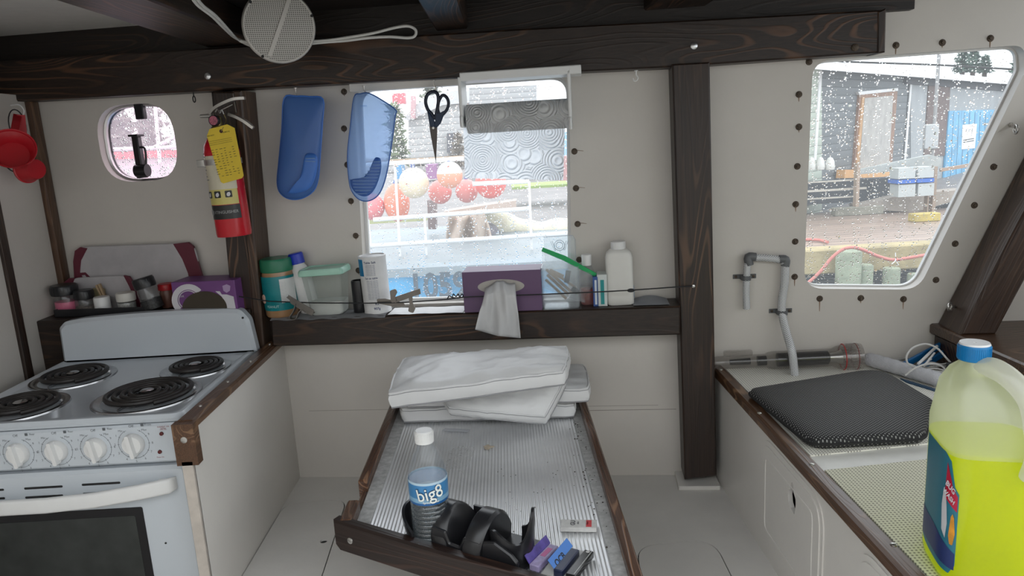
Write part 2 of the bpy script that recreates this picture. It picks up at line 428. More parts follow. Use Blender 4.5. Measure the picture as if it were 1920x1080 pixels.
TRIMX = wood('varnished board', (0, 0, 0), dark=(.035, .017, .009), mid=(.085, .042, .022), light=(.20, .11, .06), rough=.3, s=1.4)
# ================================================================ the cabin shell
def plate(name, outer, holes, n0, n1, m, M=WM):
    """wall sheet with openings, in wall coordinates"""
    ccw = lambda q: list(q) if area2(q) > 0 else list(reversed(q))
    outer = ccw(outer); holes = [ccw(q) for q in holes]
    polys = [outer]+holes; flat = [p for q in polys for p in q]
    tris = tessellate_polygon([[Vector((x, y, 0)) for x, y in q] for q in polys])
    vs = [(x, y, n0) for x, y in flat]+[(x, y, n1) for x, y in flat]; N = len(flat)
    fs = [tuple(t) for t in tris]+[tuple(N+i for i in reversed(t)) for t in tris]
    b = 0
    for q in polys:
        for i in range(len(q)): k = (i+1) % len(q); fs.append((b+i, b+k, N+b+k, N+b+i))
        b += len(q)
    mb = MB(M); mb.add(vs, fs); return struct(mb.build(name, m, smooth=30))

# porthole, middle window and forward window openings (wall coordinates)
pc = L(257, 268); pw = (L(328, 268)[0]-L(184, 268)[0])/2; ph = (L(257, 195)[1]-L(257, 341)[1])/2
PORT = rrect(pc[0]-pw, pc[0]+pw, pc[1]-ph, pc[1]+ph, .085, 8)
a, b_, c_, d_ = L(660, 160), L(1068, 150), L(1068, 560), L(684, 566)
MID = rpoly([(a[0]+.004, L(860, 152)[1]), (b_[0], L(860, 152)[1]), (c_[0]+.004, L(860, 568)[1]), (d_[0], L(700, 572)[1])], [.05, .05, .02, .02], 8)
FWD = rpoly([L(1524, 114), L(1921, 84), L(1924, 130), L(1722, 543), L(1507, 541)], [.045, .03, .03, .055, .05], 8)
plate('wall_back', [(-1.36, -.62), (1.75, -.62), (1.75, 1.36), (-1.60, 1.36), (-1.60, 1.13), (-1.36, 1.13)], [PORT, MID, FWD], -.05, 0, WHITE)

def scaled(poly, d): return inset(poly, d)
CZ0 = .318
# panes with rubber seals, bolts on the frames
PINK = wet_glass('rain on tinted porthole', (1, .78, .86), .38, (1, .80, .88), .75)
GLS = wet_glass('rain on window', (.97, .98, 1), .15, (1, .99, .97), .42)
GLS2 = wet_glass('rain on forward window', (.96, .98, 1), .12, (.95, .98, 1), .42)
def window(n, poly, pane_m, npane, frame_m, fw, fn):
    fr = MB(WM)
    inn = inset(poly, fw); m = len(poly)
    fr.loft([[(x, y, fn-.006) for x, y in poly], [(x, y, fn+.006) for x, y in poly], [(x, y, fn+.006) for x, y in inn], [(x, y, fn-.006) for x, y in inn], [(x, y, fn-.006) for x, y in poly]], caps=False)
    f = struct(fr.build('window_%d' % n, frame_m))
    p = MB(WM); p.add([(x, y, npane) for x, y in poly], [tuple(range(m))]); p.build('pane', pane_m, f, smooth=0)
    return f
w1 = window(1, inset(PORT, -.004), PINK, -.047, BLACK, .010, -.044)
ALUP = plain('porthole ring', (.62, .60, .60), .3, .7)
r = MB(WM); i1 = inset(PORT, .001); i2 = inset(PORT, .006)
r.loft([[(x, y, -.038) for x, y in i1], [(x, y, -.026) for x, y in i1], [(x, y, -.029) for x, y in i2], [(x, y, -.038) for x, y in i2], [(x, y, -.038) for x, y in i1]], caps=False); r.build('metal_ring', ALUP, w1)
# latch: black catch at the top, bar and knob at the bottom
q = L(262, 226, 0); r = MB(WM); u, w = L(263, 210, -.03); r.box(u-.013, u+.013, w-.02, w+.022, -.04, -.022, .002); r.build('catch', BLACK, w1)
r = MB(WM); u, w = L(258, 290, -.01); r.box(u-.012, u+.008, w-.05, w+.055, -.03, -.008, .003); r.box(u-.012, u+.016, w+.05, w+.056, -.03, .004, .001)
r.cyl((u-.012, w-.045, -.012), (u+.022, w-.045, -.012), .018, 20); r.box(u-.012, u+.004, w-.066, w-.04, -.04, -.006, .002)
r.tube(smooth_path([(u+.008, w+.02, -.014), (u+.020, w+.018, -.014), (u+.022, w+.0, -.014), (u+.018, w-.03, -.014)]), .0032, 8)
r.build('latch', BLACK, w1)
w2 = window(2, inset(MID, -.003), GLS, -.044, WPLAST, .012, -.040)
w3 = window(3, inset(FWD, -.003), GLS2, -.044, WPLAST, .007, -.040)

def bolt(par, u, v, streak=0, side=0, cr=0):
    x, y = L(u, v); t = random.random()*3
    m = MB(WM); A = T(x, y, 0) @ RZ(t*30)
    m.lathe([(.0001, .0035), (.0072, .003), (.0085, 0)], 14, A)
    m.lathe([(.0044, .003), (.0044, .007), (.0001, .0075)], 6, A)
    if random.random() < .6: m.cyl((x, y, .004), (x+.006*math.cos(t), y+.006*math.sin(t), .008), .0012, 6)
    o = m.build('bolt', RUST, par, smooth=25)
    if streak or cr:
        m = MB(WM); s = MB(WM)
        if streak: m.prism([(x-.0018, y-.006), (x+.0015, y-.006), (x+.0008, y-.006-streak), (x-.0006, y-.006-streak*.9)], .0002, .0006)
        if cr: m.prism([(x-.004, y+cr*.2), (x+cr, y-.0006), (x+cr, y+.0006), (x-.004, y+.003)], .0002, .0006)
        m.build('rust_stain', STAIN, o, smooth=0)
for u, v in [(645, 172), (645, 241), (651, 309), (658, 377), (667, 442), (672, 507)]: bolt(w2, u, v, .006, 0, .012 if v > 400 else 0)
for u, v in [(1077, 284), (1080, 353), (1083, 420), (1086, 487)]: bolt(w2, u, v, 0, 0, .024)
for u, v, s in [(1498, 177, .012), (1498, 238, .008), (1495, 312, 0), (1492, 383, .014), (1491, 453, 0), (1490, 519, .02), (1537, 560, .03), (1614, 559, .008), (1694, 561, .022),
                (1755, 525, 0), (1791, 457, 0), (1827, 385, 0), (1863, 313, 0), (1680, 85, .016), (1767, 80, .006), (1857, 72, .016), (1517, 116, 0)]: bolt(w3, u, v, s)

# other walls, floor, ceiling
m = MB(); m.box(-1.36, -1.31, -1.3, 2.2, -.62, 1.16); m.box(-1.56, -1.36, -1.3, 2.2, 1.13, 1.16); m.box(-1.56, -1.53, -1.3, 2.2, 1.16, 1.345); struct(m.build('wall_left', WHITE))
m = MB(); m.box(-1.36, 1.75, -.9, 2.2, -.62, -.57); struct(m.build('floor', FLOORM))
m = MB(); m.box(-1.36, 1.75, -1.35, -1.3, -.62, 1.345); struct(m.build('wall_aft_unseen', WHITE))  # unseen solid wall, added to limit the light from behind the camera
m = MB(); m.box(.64, .66, .3, 1.86, -.05, CZ0-.05); m.box(.57, .64, .3, 1.86, -.05, -.03); struct(m.build('wall_locker_shade', BLACKM))  # black sheets added behind the finger hole, painted as the shade inside
# raised berth platform the table stands on, with two hatches and finger hole
P0 = [(-.675, .2), (.56, .2), (.56, 1.93), (-.675, 2.07)]
def grooved(name, outer, shapes, z0, z1, g, mat):
    """deck plate: each hatch is cut out by a narrow groove"""
    holes = [inset(s, -g) if g else list(s) for s in shapes]; holes = [q if area2(q) > 0 else q[::-1] for q in holes]; outer = outer if area2(outer) > 0 else outer[::-1]
    polys = [outer]+holes; flat = [p for q in polys for p in q]; N = len(flat)
    tris = tessellate_polygon([[Vector((x, y, 0)) for x, y in q] for q in polys])
    vs = [(x, y, z1) for x, y in flat]+[(x, y, z0) for x, y in flat]
    fs = [tuple(t) for t in tris]+[tuple(N+i for i in reversed(t)) for t in tris]; b = 0
    for q in polys:
        for i in range(len(q)): k = (i+1) % len(q); fs.append((b+i, b+k, N+b+k, N+b+i))
        b += len(q)
    m = MB(); m.add(vs, fs); return struct(m.build(name, mat, smooth=20))
def gz(pts, z=0): return [tuple(onZ(u, v, z).xy) for u, v in pts]
H1 = rpoly(gz([(535, 945), (650, 935), (570, 1180), (395, 1180)]), .05, 6)
H2 = rpoly(gz([(1195, 1025), (1335, 1010), (1420, 1180), (1215, 1180)]), .06, 6)
grooved('floor_platform', P0, [H1, H2], -.004, 0, .0026, FLOORM)
m = MB(); m.box(-.667, .56, .2, 1.95, -.57, -.0045); struct(m.build('floor_shade_base', BLACKM))  # solid base, painted black as the shade in the grooves and finger hole
GRN = plain('hatch paint', (.695, .675, .64), .5, var=.07, nscale=5, bump=.3, bscale=90, bdist=.001)
for H in (H1, H2):
    m = MB()
    if H is H1:
        c = onZ(607, 1015, 0); hole = [(c.x+.0095*math.cos(t/16*2*math.pi), c.y+.0095*math.sin(t/16*2*math.pi)) for t in range(16)]
        o = grooved('floor_hatch', H, [hole], -.004, .0006, 0, GRN)
    else:
        m.prism(H, -.004, .0006); o = struct(m.build('floor_hatch', GRN, smooth=20))
# panel between galley and platform, its varnished cap
def gx(pts, x): return [tuple((p.y, p.z)) for p in (onX(u, v, x) for u, v in pts)]
m = MB(); m.box(-.69, -.668, 1.405, 2.065, -.57, .425, .002); struct(m.build('wall_galley', WHITE2))
m = MB(); m.prism([(0, -.57), (.009, -.57), (.009, .36), (0, .36)], 0, .022, 0, frame((-.69, 1.400, 0), (0, 1, 0), (0, 0, 1))); struct(m.build('trim_post', plain('weathered edge', (.50, .45, .40), .6, var=.2, nscale=20)))
m = MB(); cz = .425
m.loft([[(-.700, y, cz), (-.660, y, cz), (-.660, y, cz+.013), (-.666, y, cz+.018), (-.694, y, cz+.018), (-.700, y, cz+.013)] for y in (1.42, 1.7, 2.06)])
m.loft([[(-.700, 1.400, z), (-.656, 1.400, z), (-.656, 1.424, z), (-.700, 1.424, z)] for z in (.352, .36, .43, .441)])
t = struct(m.build('trim_galley', TRIMY))
def screw(par, p, n, r=.005, mat=None):
    p = Vector(p); M = Matrix.Translation(p) @ Vector(n).to_track_quat('Z', 'Y').to_matrix().to_4x4()
    m = MB(M); m.lathe([(r, 0), (r*.95, .0012), (r*.6, .002), (.0001, .0022)], 14)
    m.box(-r*.6, r*.6, -r*.12, r*.12, .0019, .0026)
    return m.build('screw', mat or STEEL, par)
for y in (1.50, 1.66, 1.82, 1.98): screw(t, (-.68, y, cz+.018), (0, 0, 1), .004)
screw(t, (-.678, 1.400, .408), (0, -1, 0), .007)

# ceiling: dark planks, a white panel in the aft corner, joists running fore the camera
m = MB(); m.box(-.80, 1.75, .40, 2.2, 1.32, 1.345); struct(m.build('ceiling', wood('ceiling board', (0, 0, 0), dark=(.007, .005, .004), mid=(.02, .012, .009), light=(.055, .028, .016), rough=.5)))
m = MB(); m.box(-1.56, -.80, .40, 2.2, 1.32, 1.345); struct(m.build('ceiling_panel', plain('ceiling white', (.55, .53, .50), .6)))
m = MB(); 
for x0, x1 in ((-.765, -.62),): m.box(x0, x1, .4, 2.04, 1.25, 1.32, .004)
struct(m.build('trim_joist', WOODY))
m = MB(); m.box(-.152, -.07, .4, 2.0, 1.25, 1.32, .004); struct(m.build('trim_joist', WOODY))
x0 = onZ(1207, 20, 1.262).x; x1 = onZ(1330, 20, 1.262).x
m = MB(); m.box(x0, x1-.03, .4, 1.93, 1.262, 1.32, .004); struct(m.build('trim_joist', WOODY))
# header beam
bn = .07
def beam(name, px, n0, n1, mat, bev=.004):
    m = MB(WM); m.prism([L(u, v, n1) for u, v in px], n0, n1, bev); return struct(m.build(name, mat, smooth=25))
hb = beam('trim_header', [(-110, 198), (700, 153), (1258, 126), (1658, 98), (1662, 18), (960, 55), (-110, 121)], 0, bn, WOODX)
m = MB(WM); m.prism([L(1646, 22, bn+.003), L(1662, 15, bn+.003), L(1660, 98, bn+.003), L(1645, 100, bn+.003)], 0, bn+.003, .003); struct(m.build('trim_header_end', WOODZ))
# board that closes the gap between header and deckhead
m = MB(WM); m.box(-1.50, 1.02, 1.22, 1.33, .0, .03); struct(m.build('trim_deckhead', wood('deckhead board', (0, 0, 0), dark=(.006, .004, .0035), mid=(.016, .010, .007), light=(.045, .022, .013), rough=.5)))
for u, v, mt in ((390, 143, ALU), (1301, 86, ALU), (1603, 89, RUST)):
    p = onW(u, v, bn); m = MB(Matrix.Translation(p) @ frame((0, 0, 0), WE, (0, 0, 1)))
    m.lathe([(.009, 0), (.0085, .003), (.005, .0055), (.0001, .006)], 16); m.build('bolt', mt, hb)
# posts
lp = beam('trim_post', [(449, 172), (395, 172), (452, 760), (492, 760)], 0, .02, WOODZ)
lp2 = beam('trim_post', [(398, 172), (450, 172), (488, 660), (436, 600)], .0, .085, WOODZ)
m = MB(WM)
q = [L(436, 170, .09), L(452, 170, .09), L(496, 660, .09), L(480, 660, .09)]
m.prism(q, .0, .09, .004); struct(m.build('trim_post_edge', wood('pale post edge', (0, math.radians(90), 0), dark=(.035, .020, .013), mid=(.075, .042, .026), light=(.15, .085, .05))))
rp = beam('trim_post', [(1260, 120), (1331, 116), (1344, 893), (1284, 900)], 0, .085, WOODZ)
m = MB(WM); x, y = L(1250, 905, 0); m.box(L(1272, 905, .09)[0], L(1350, 905, .09)[0], 0.0, .012, 0, .095, .002); struct(m.build('trim_post_foot', WHITE2))
# ledge rail under the middle window
rz = L(900, 583, .1)
sh = beam('trim_ledge', [(507, 599), (1276, 574), (1276, 628), (511, 650)], 0, .10, WOODX)
LEDZ = L(900, 586.2, .10)[1]+.0005
m = MB(WM); a = L(1096, 770, .001); b = L(1268, 767, .001); m.box(a[0], b[0], a[1]-.0007, a[1]+.0007, .0, .0008); m.box(-.62, .40, L(600, 770)[1]-.0005, L(600, 770)[1]+.0005, .0, .0005)
struct(m.build('wall_seam', plain('seam line', (.30, .27, .24), .8)))
# corner and wall mouldings at the galley side
m = MB(); m.box(-1.312, -1.292, 2.10, 2.135, .45, 1.2, .003); struct(m.build('trim_corner', wood('corner moulding', (0, math.radians(90), 0), dark=(.05, .025, .014), mid=(.11, .055, .03), light=(.20, .11, .06))))
m = MB(); m.box(-1.312, -1.300, 1.885, 1.912, -.5, 1.2, .002); struct(m.build('trim_batten', WOODZ))
m = MB(); z = onX(10, 185, -1.29).z; m.box(-1.312, -1.27, 1.55, 1.93, onX(10, 206, -1.27).z, 1.2, .004); struct(m.build('trim_rack', TRIMY))
# sloping windscreen post, sill below it
m = MB(WM)
A = [L(1757, 607), L(1960, 213)]; wv = .085
dx = (A[1][0]-A[0][0], A[1][1]-A[0][1])
m.prism([A[0], (A[0][0]+wv, A[0][1]), (A[1][0]+wv, A[1][1]), A[1]], 0.0, .12, .006)
ang = math.atan2(dx[1], dx[0]); struct(m.build('trim_windscreen_post', wood('slanting post', (0, ang, 0), dark=(.025, .014, .010), mid=(.06, .032, .02), light=(.13, .075, .045), rough=.35), smooth=25))
SILZ = onW(1757, 609, .02).z
sx = onW(1741, 626, 0).x
m = MB(); m.box(sx, 1.75, .7, 1.86, SILZ-.028, SILZ, .004); struct(m.build('trim_sill', TRIMX))
m = MB(); m.box(sx+.004, 1.75, .7, 1.84, .30, SILZ-.029); struct(m.build('trim_sill_face', WOODX))
m = MB(); m.loft([[(1.36, 1.85, SILZ), (1.36, .3, SILZ), (1.40, .3, SILZ), (1.40, 1.85, SILZ)], [(1.52, 1.85, .78), (1.52, .3, .78), (1.56, .3, .78), (1.56, 1.85, .78)]]); struct(m.build('wall_right', WHITE))

# ---------------------------------------------------------------- locker (settee front, lid, hatch)
CZ = .318
m = MB(); lx = .55
hd = rpoly([tuple((p.y, p.z)) for p in (onX(u, v, lx) for u, v in [(1432, 830), (1548, 950), (1560, 1130), (1462, 1075), (1436, 985)])], .03, 8)
m.box(lx+.02, 1.5, .3, 1.86, CZ-.05, CZ-.012)
m.box(1.34, 1.4, .3, 1.86, -.57, CZ)
struct(m.build('wall_locker', WHITE2))
m = MB(); m.box(lx+.016, 1.5, .3, 1.9, CZ-.012, CZ, .001); m.box(.55, 1.5, .4, .42, -.5, CZ-.012); struct(m.build('wall_locker_top', plain('locker top gelcoat', (.72, .71, .67), .4, bump=.35, bscale=120, bdist=.001)))
# raised rounded door with its finger hole
YD0, YD1, ZD0, ZD1 = 1.215, 1.545, .035, .288
FM = frame((lx, 0, 0), (0, -1, 0), (0, 0, 1))       # local x = -Y, y = up, z = -X (into the cabin)
def door(y0, y1, z0, z1, hole=True):
    out = rrect(-y1, -y0, z0, z1, .06, 8)
    m = MB(FM); h = []
    if hole:
        cx, cy = -onX(1478, 933, lx-.012).y, onX(1478, 933, lx-.012).z
        hp = [(0, .034), (.004, .030), (.0055, .016), (.013, .006), (.014, -.004), (.012, -.020), (.010, -.030), (-.004, -.026), (-.010, -.018), (-.013, -.004), (-.011, .008), (-.005, .014), (-.004, .027)]
        h = [[(cx+x*1.5, cy+y*1.0) for x, y in hp][::-1]]
    def ringplate(o, n0, n1, hs):
        polys = [o]+hs; flat = [p for q in polys for p in q]; N = len(flat)
        tris = tessellate_polygon([[Vector((x, y, 0)) for x, y in q] for q in polys])
        fs = [tuple(t) for t in tris]+[tuple(N+i for i in reversed(t)) for t in tris]; b = 0
        for q in polys:
            for i in range(len(q)): k = (i+1) % len(q); fs.append((b+i, b+k, N+b+k, N+b+i))
            b += len(q)
        m.add([(x, y, n1) for x, y in flat]+[(x, y, n0) for x, y in flat], fs)
    ringplate(out, .0, .0028, h); ringplate(inset(out, .012), .0028, .0052, h)
    d = struct(m.build('door_locker', WHITE2, smooth=25))
    m = MB(FM); rr = [(*p, .0055) for p in inset(out, .040)]
    m.tube(rr, .0012, 6, True); m.build('bead', WHITE2, d)
    return d
cx, cy = -onX(1478, 933, lx-.012).y, onX(1478, 933, lx-.012).z
hp = [(0, .034), (.004, .030), (.0055, .016), (.013, .006), (.014, -.004), (.012, -.020), (.010, -.030), (-.004, -.026), (-.010, -.018), (-.013, -.004), (-.011, .008), (-.005, .014), (-.004, .027)]
plate('wall_locker_front', [(-1.94, -.03), (-.3, -.03), (-.3, CZ-.012), (-1.94, CZ-.012)], [[(cx+x*1.5, cy+y*1.0) for x, y in hp]], -.004, 0, WHITE2, FM)
door(YD0, YD1, ZD0, ZD1)
door(.78, 1.09, .035, .288, False)
m = MB()
x0, x1 = .543, .572
m.loft([[(x0, y, CZ-.016), (x1, y, CZ-.016), (x1, y, CZ+.004), (x1-.004, y, CZ+.008), (x0+.005, y, CZ+.008), (x0, y, CZ+.003)] for y in (.35, 1.0, 1.5, 1.925)])
tr = struct(m.build('trim_locker', TRIMY))
for u, v in [(1352, 693), (1424, 775), (1522, 871), (1681, 1021)]:
    p = onZ(u, v, CZ+.008); screw(tr, (min(max(p.x, .55), .566), p.y, CZ+.008), (0, 0, 1), .0052)
# ================================================================ cooker
SX0, SX1, SY0, SY1, SZ = -1.238, -.708, 1.475, 1.955, .438
stove = thing('electric_cooker', 'white enamel four-burner electric cooker with four round dials, in the galley corner', 'cooker', (-.97, 1.7, -.57))
m = MB(); m.box(SX0+.004, SX1-.004, SY0+.01, SY1, -.57, SZ-.04, .006); m.build('body', ENAMEL, stove)
# hob with a raised lip and four wells
m = MB()
def ringrow(x0, x1, y0, y1, z, r): return [(x, y, z) for x, y in rrect(x0, x1, y0, y1, r, 5)]
m.loft([ringrow(SX0, SX1, SY0-.006, SY1, SZ-.014, .02), ringrow(SX0-.002, SX1+.002, SY0-.010, SY1, SZ-.006, .022), ringrow(SX0+.004, SX1-.004, SY0-.004, SY1-.002, SZ+.002, .022),
        ringrow(SX0+.016, SX1-.016, SY0+.010, SY1-.012, SZ+.002, .018), ringrow(SX0+.024, SX1-.024, SY0+.018, SY1-.02, SZ-.003, .015)])
m.build('hob', ENAMEL, stove)
PAN = plain('drip pan chrome', (.42, .42, .43), .22, 1.0, var=.25, nscale=40)
COIL = plain('burner coil', (.022, .019, .018), .45, .3, var=.5, nscale=40)
for (u, v, ru) in ((138, 707, .100), (367, 690, .086), (277, 741, .118), (40, 763, .098)):
    c = onZ(u, v, SZ); m = MB(T(c.x, c.y, SZ-.003)); s = ru
    m.lathe([(s, 0), (s-.001, .0035), (s-.008, .004), (s-.014, .001), (s-.022, -.0003), (.02, .0002), (.0001, .0002)], 48)
    dp = m.build('drip_pan', PAN, stove)
    m = MB(T(c.x, c.y, SZ+.0085)); pts = []; turns = 4.6 if s > .11 else 3.8; R0 = s-.020; r1 = .020
    for i in range(int(turns*36)+1):
        a = i/36*2*math.pi; k = i/(turns*36); rr = R0+(r1-R0)*k; pts.append((rr*math.cos(a-1), rr*math.sin(a-1), 0))
    m.tube(pts, .0058, 8, flat=1.0)
    m.build('coil', COIL, dp)
    m = MB(T(c.x, c.y, SZ)); m.lathe([(.015, .0), (.015, .0125), (.011, .0145), (.0001, .0145)], 20)
    for k in range(3): m.box(.006, R0+.004, -.0014, .0014, -.001, .0045, 0, RZ(k*120+20))
    m.build('medallion', PAN, dp)
# backguard with arched top and rounded ends
m = MB(); yb = SY1-.012; bp = []
bx0, bx1 = SX0+.01, SX1+.006
zt0, zt1 = onY(118, 601, yb).z, onY(478, 577, yb).z
poly = [(bx0-.004, SZ-.004), (bx1, SZ-.004), (bx1-.010, zt1-.03), (bx1-.03, zt1-.002)] + [(bx1+(bx0-bx1)*t, zt1+(zt0-zt1)*t+.007*math.sin(math.pi*t)-.0) for t in (.15, .3, .45, .6, .75, .88)] + [(bx0+.018, zt0-.003), (bx0, zt0-.02)]
m.prism(rpoly(poly, [.004, .004, .03, .02]+[.02]*6+[.02, .015], 3), -.030, .012, .009, frame((0, yb, 0), (1, 0, 0), (0, 0, 1)))
bg = m.build('backguard', ENAMEL, stove)
m = MB(); p = onY(455, 596, yb-.012); m.cyl((p.x, yb-.0125, p.z), (p.x, yb-.0105, p.z), .003, 12); m.build('screw_hole', BLACKM, bg)
# control fascia
FY = SY0-.006
fz1 = SZ-.012; fz0 = .338
m = MB(frame((0, FY, 0), (1, 0, 0), (0, 0, 1))); m.prism(rrect(SX0, SX1+.001, fz0-.004, fz1-.004, .012, 4), -.05, .006, .005)
fa = m.build('control_fascia', ENAMEL, stove)
DGREY = plain('grey print', (.10, .11, .12), .5)
MK = plain('maroon lamp', (.10, .012, .012), .2)
names = ['Rear', 'Rear', 'Rear', 'Front']
for i, (u, v) in enumerate([(35, 850), (107, 845), (180, 840), (251, 832)]):
    p = onY(u, v, FY-.006); F = frame((p.x, FY-.006, p.z), (1, 0, 0), (0, 0, 1))   # local z toward camera
    kn = MB(F); kn.lathe([(.0235, 0), (.0235, .004), (.021, .010), (.0195, .012), (.0001, .0125)], 32)
    k = kn.build('knob', WPLAST, stove, smooth=40)
    g = MB(F @ RZ(8)); g.loft([[(x*a, y, z) for x, y in rrect(-.0055, .0055, -.026, .025, .004, 3)] for a, z in ((1.3, .008), (1, .016), (.75, .021))]); g.build('grip', WPLAST, k, smooth=50)
    t = MB(F @ T(0, 0, .0003)); N = 44; R = .0325
    t.tube([(R*math.cos(math.radians(112+316*j/N+(0))), R*math.sin(math.radians(112+316*j/N)), 0) for j in range(N+1)], .00035, 4)
    for j in range(11):
        a = math.radians(120+300*j/10); t.tube([(R*.93*math.cos(a), R*.93*math.sin(a), 0), (R*1.07*math.cos(a), R*1.07*math.sin(a), 0)], .0003, 4)
        if 0 < j < 10: add_text(t, str(j), .007, T(R*1.22*math.cos(a), R*1.22*math.sin(a), 0))
    add_text(t, 'Min', .0065, T(-.024, .030, 0)); add_text(t, 'Off', .008, T(0, .0395, 0)); add_text(t, 'Max', .0065, T(.026, .030, 0)); add_text(t, names[i], .006, T(.036, .041, 0))
    t.prism(rrect(.0205, .0265, .038, .044, .0005, 1), 0, .0002); t.build('dial_print', DGREY, fa, smooth=0)
for u, v in ((303, 813), (300, 847)):
    p = onY(u, v, FY-.006); m = MB(); m.lathe([(.0045, 0), (.004, .0025), (.0001, .003)], 14, frame((p.x, FY-.006, p.z), (1, 0, 0), (0, 0, 1))); m.build('indicator_lamp', MK, fa)
m = MB(); 
for k, s in enumerate(('ELEMENT ON', 'Surface', 'Unit On')):
    p = onY(306, 801+k*2.6-1, FY-.006); add_text(m, s, .0042, frame((p.x, FY-.0064, p.z), (1, 0, 0), (0, 0, 1)))
m.build('lamp_print', plain('red print', (.25, .03, .03), .5), fa, smooth=0); m = MB()
p = onY(301, 857, FY-.006); add_text(m, 'Oven On', .0042, frame((p.x, FY-.0064, p.z), (1, 0, 0), (0, 0, 1)))
m.build('lamp_print', plain('red print', (.25, .03, .03), .5), fa, smooth=0)
# oven door
dz1 = fz0-.010; dY = FY
F = frame((0, dY, 0), (1, 0, 0), (0, 0, 1))
m = MB(F); wz1 = onY(150, 962, dY-.01).z
m.prism(rrect(SX0, SX1-.004, -.30, dz1, .015, 4), -.04, .012, .007)
dr = m.build('oven_door', ENAMEL, stove)
wx1 = onY(268, 950, dY-.01).x
m = MB(F); m.prism(rrect(SX0+.03, wx1, -.24, onY(268, 950, dY-.012).z, .004, 3), .0115, .0135, .0006); w_ = m.build('glass_border', plain('black glass border', (.008, .008, .010), .12), dr)
m = MB(F); m.prism(rrect(SX0+.05, wx1-.018, -.22, onY(252, 966, dY-.012).z, .004, 3), .0134, .0142, .0003)
m.build('oven_glass', plain('dark oven glass', (.030, .034, .032), .07, var=.5, nscale=6), dr)
m = MB(F)
for u0, u1, v in ((45, 118, 914), (153, 226, 907), (-60, 8, 920), (47, 119, 931), (155, 226, 924), (-60, 10, 936)):
    p0, p1 = onY(u0, v, dY-.012), onY(u1, v, dY-.012); z = (p0.z+p1.z)/2
    m = MB(F); m.prism(rrect(p0.x, p1.x, z-.0025, z+.0025, .0024, 3), .0118, .0124); m.build('vent_slot', BLACKM, dr)
hp = [onY(u, v, dY-.045) for u, v in ((-140, 960), (-60, 958), (0, 953), (90, 945), (180, 936), (260, 925), (312, 917))]
m = MB(); rings = []
for i, p in enumerate(hp):
    k = i/(len(hp)-1); bow = .030*(1-(2*((p.x-SX0)/(SX1-SX0))-1)**2); h = .0165
    y = dY-.022-bow
    rings.append([(p.x, y+q[0], p.z+q[1]) for q in rrect(-.007, .007, -h, h, .006, 3)])
e = rings[-1]; rings.append([(x+.008, y+.012, z*.8+hp[-1].z*.2) for x, y, z in e])
m.loft(rings); hpz = hp[-1]
m.box(hpz.x-.03, hpz.x-.012, dY-.03, dY-.010, hpz.z-.009, hpz.z+.009, .002); m.build('handle', WPLAST, dr, smooth=50)
m = MB(F); p = onY(311, 1018, dY-.012); m.cyl((p.x, p.z, .0115), (p.x, p.z, .0135), .0022, 8); m.build('screw', BLACKM, dr)

# ---------------------------------------------------------------- ledge behind the cooker and what stands on it
GZ = onW(190, 592, .12).z
m = MB(); m.box(-1.31, -.72, 1.975, 2.14, .40, GZ, .002); struct(m.build('trim_galley_ledge', WOODX))
MAROON = plain('maroon plastic', (.115, .014, .03), .45)
BOARDW = plain('scratched white board', (.44, .42, .43), .5, var=.12, nscale=14, bump=.4, bscale=40)
def board(name, label, px, n, arcs, group=None):
    t = thing(name, label, 'cutting board', onW(px[0][0], px[0][1], n), group)
    P = rpoly([L(u, v, n) for u, v in px], [.01, .035, .035, .01] if True else 0, 6)
    m = MB(WM); m.prism(P, n-.004, n+.004, .0015); m.build('slab', BOARDW, t)
    for A in arcs:
        m = MB(WM); q = [L(u, v, n) for u, v in A]; m.prism(q, n-.0042, n+.0052, .0008); m.build('grip_edge', MAROON, t)
    return t
board('cutting_board', 'large white cutting board with dark red ends, leaning behind the smaller board', [(384, 560), (366, 455), (141, 463), (146, 570)], .018,
      [[(346, 560), (362, 556), (354, 512), (343, 485), (326, 457), (354, 454), (364, 462), (372, 490), (381, 520), (385, 557)],
       [(146, 568), (162, 566), (163, 530), (152, 510), (154, 488), (166, 465), (152, 463), (142, 470), (139, 490), (141, 520)],
       [(152, 511), (162, 510), (172, 520), (170, 526), (161, 515), (154, 516)]])
board('cutting_board', 'small white cutting board with dark red ends, directly behind the spice jars', [(272, 592), (244, 516), (134, 521), (122, 596)], .036,
      [[(258, 592), (268, 590), (262, 560), (252, 532), (243, 518), (233, 516), (243, 535), (249, 548), (238, 553), (254, 556)],
       [(122, 590), (134, 588), (133, 545), (142, 521), (131, 521), (120, 530), (118, 550)]])
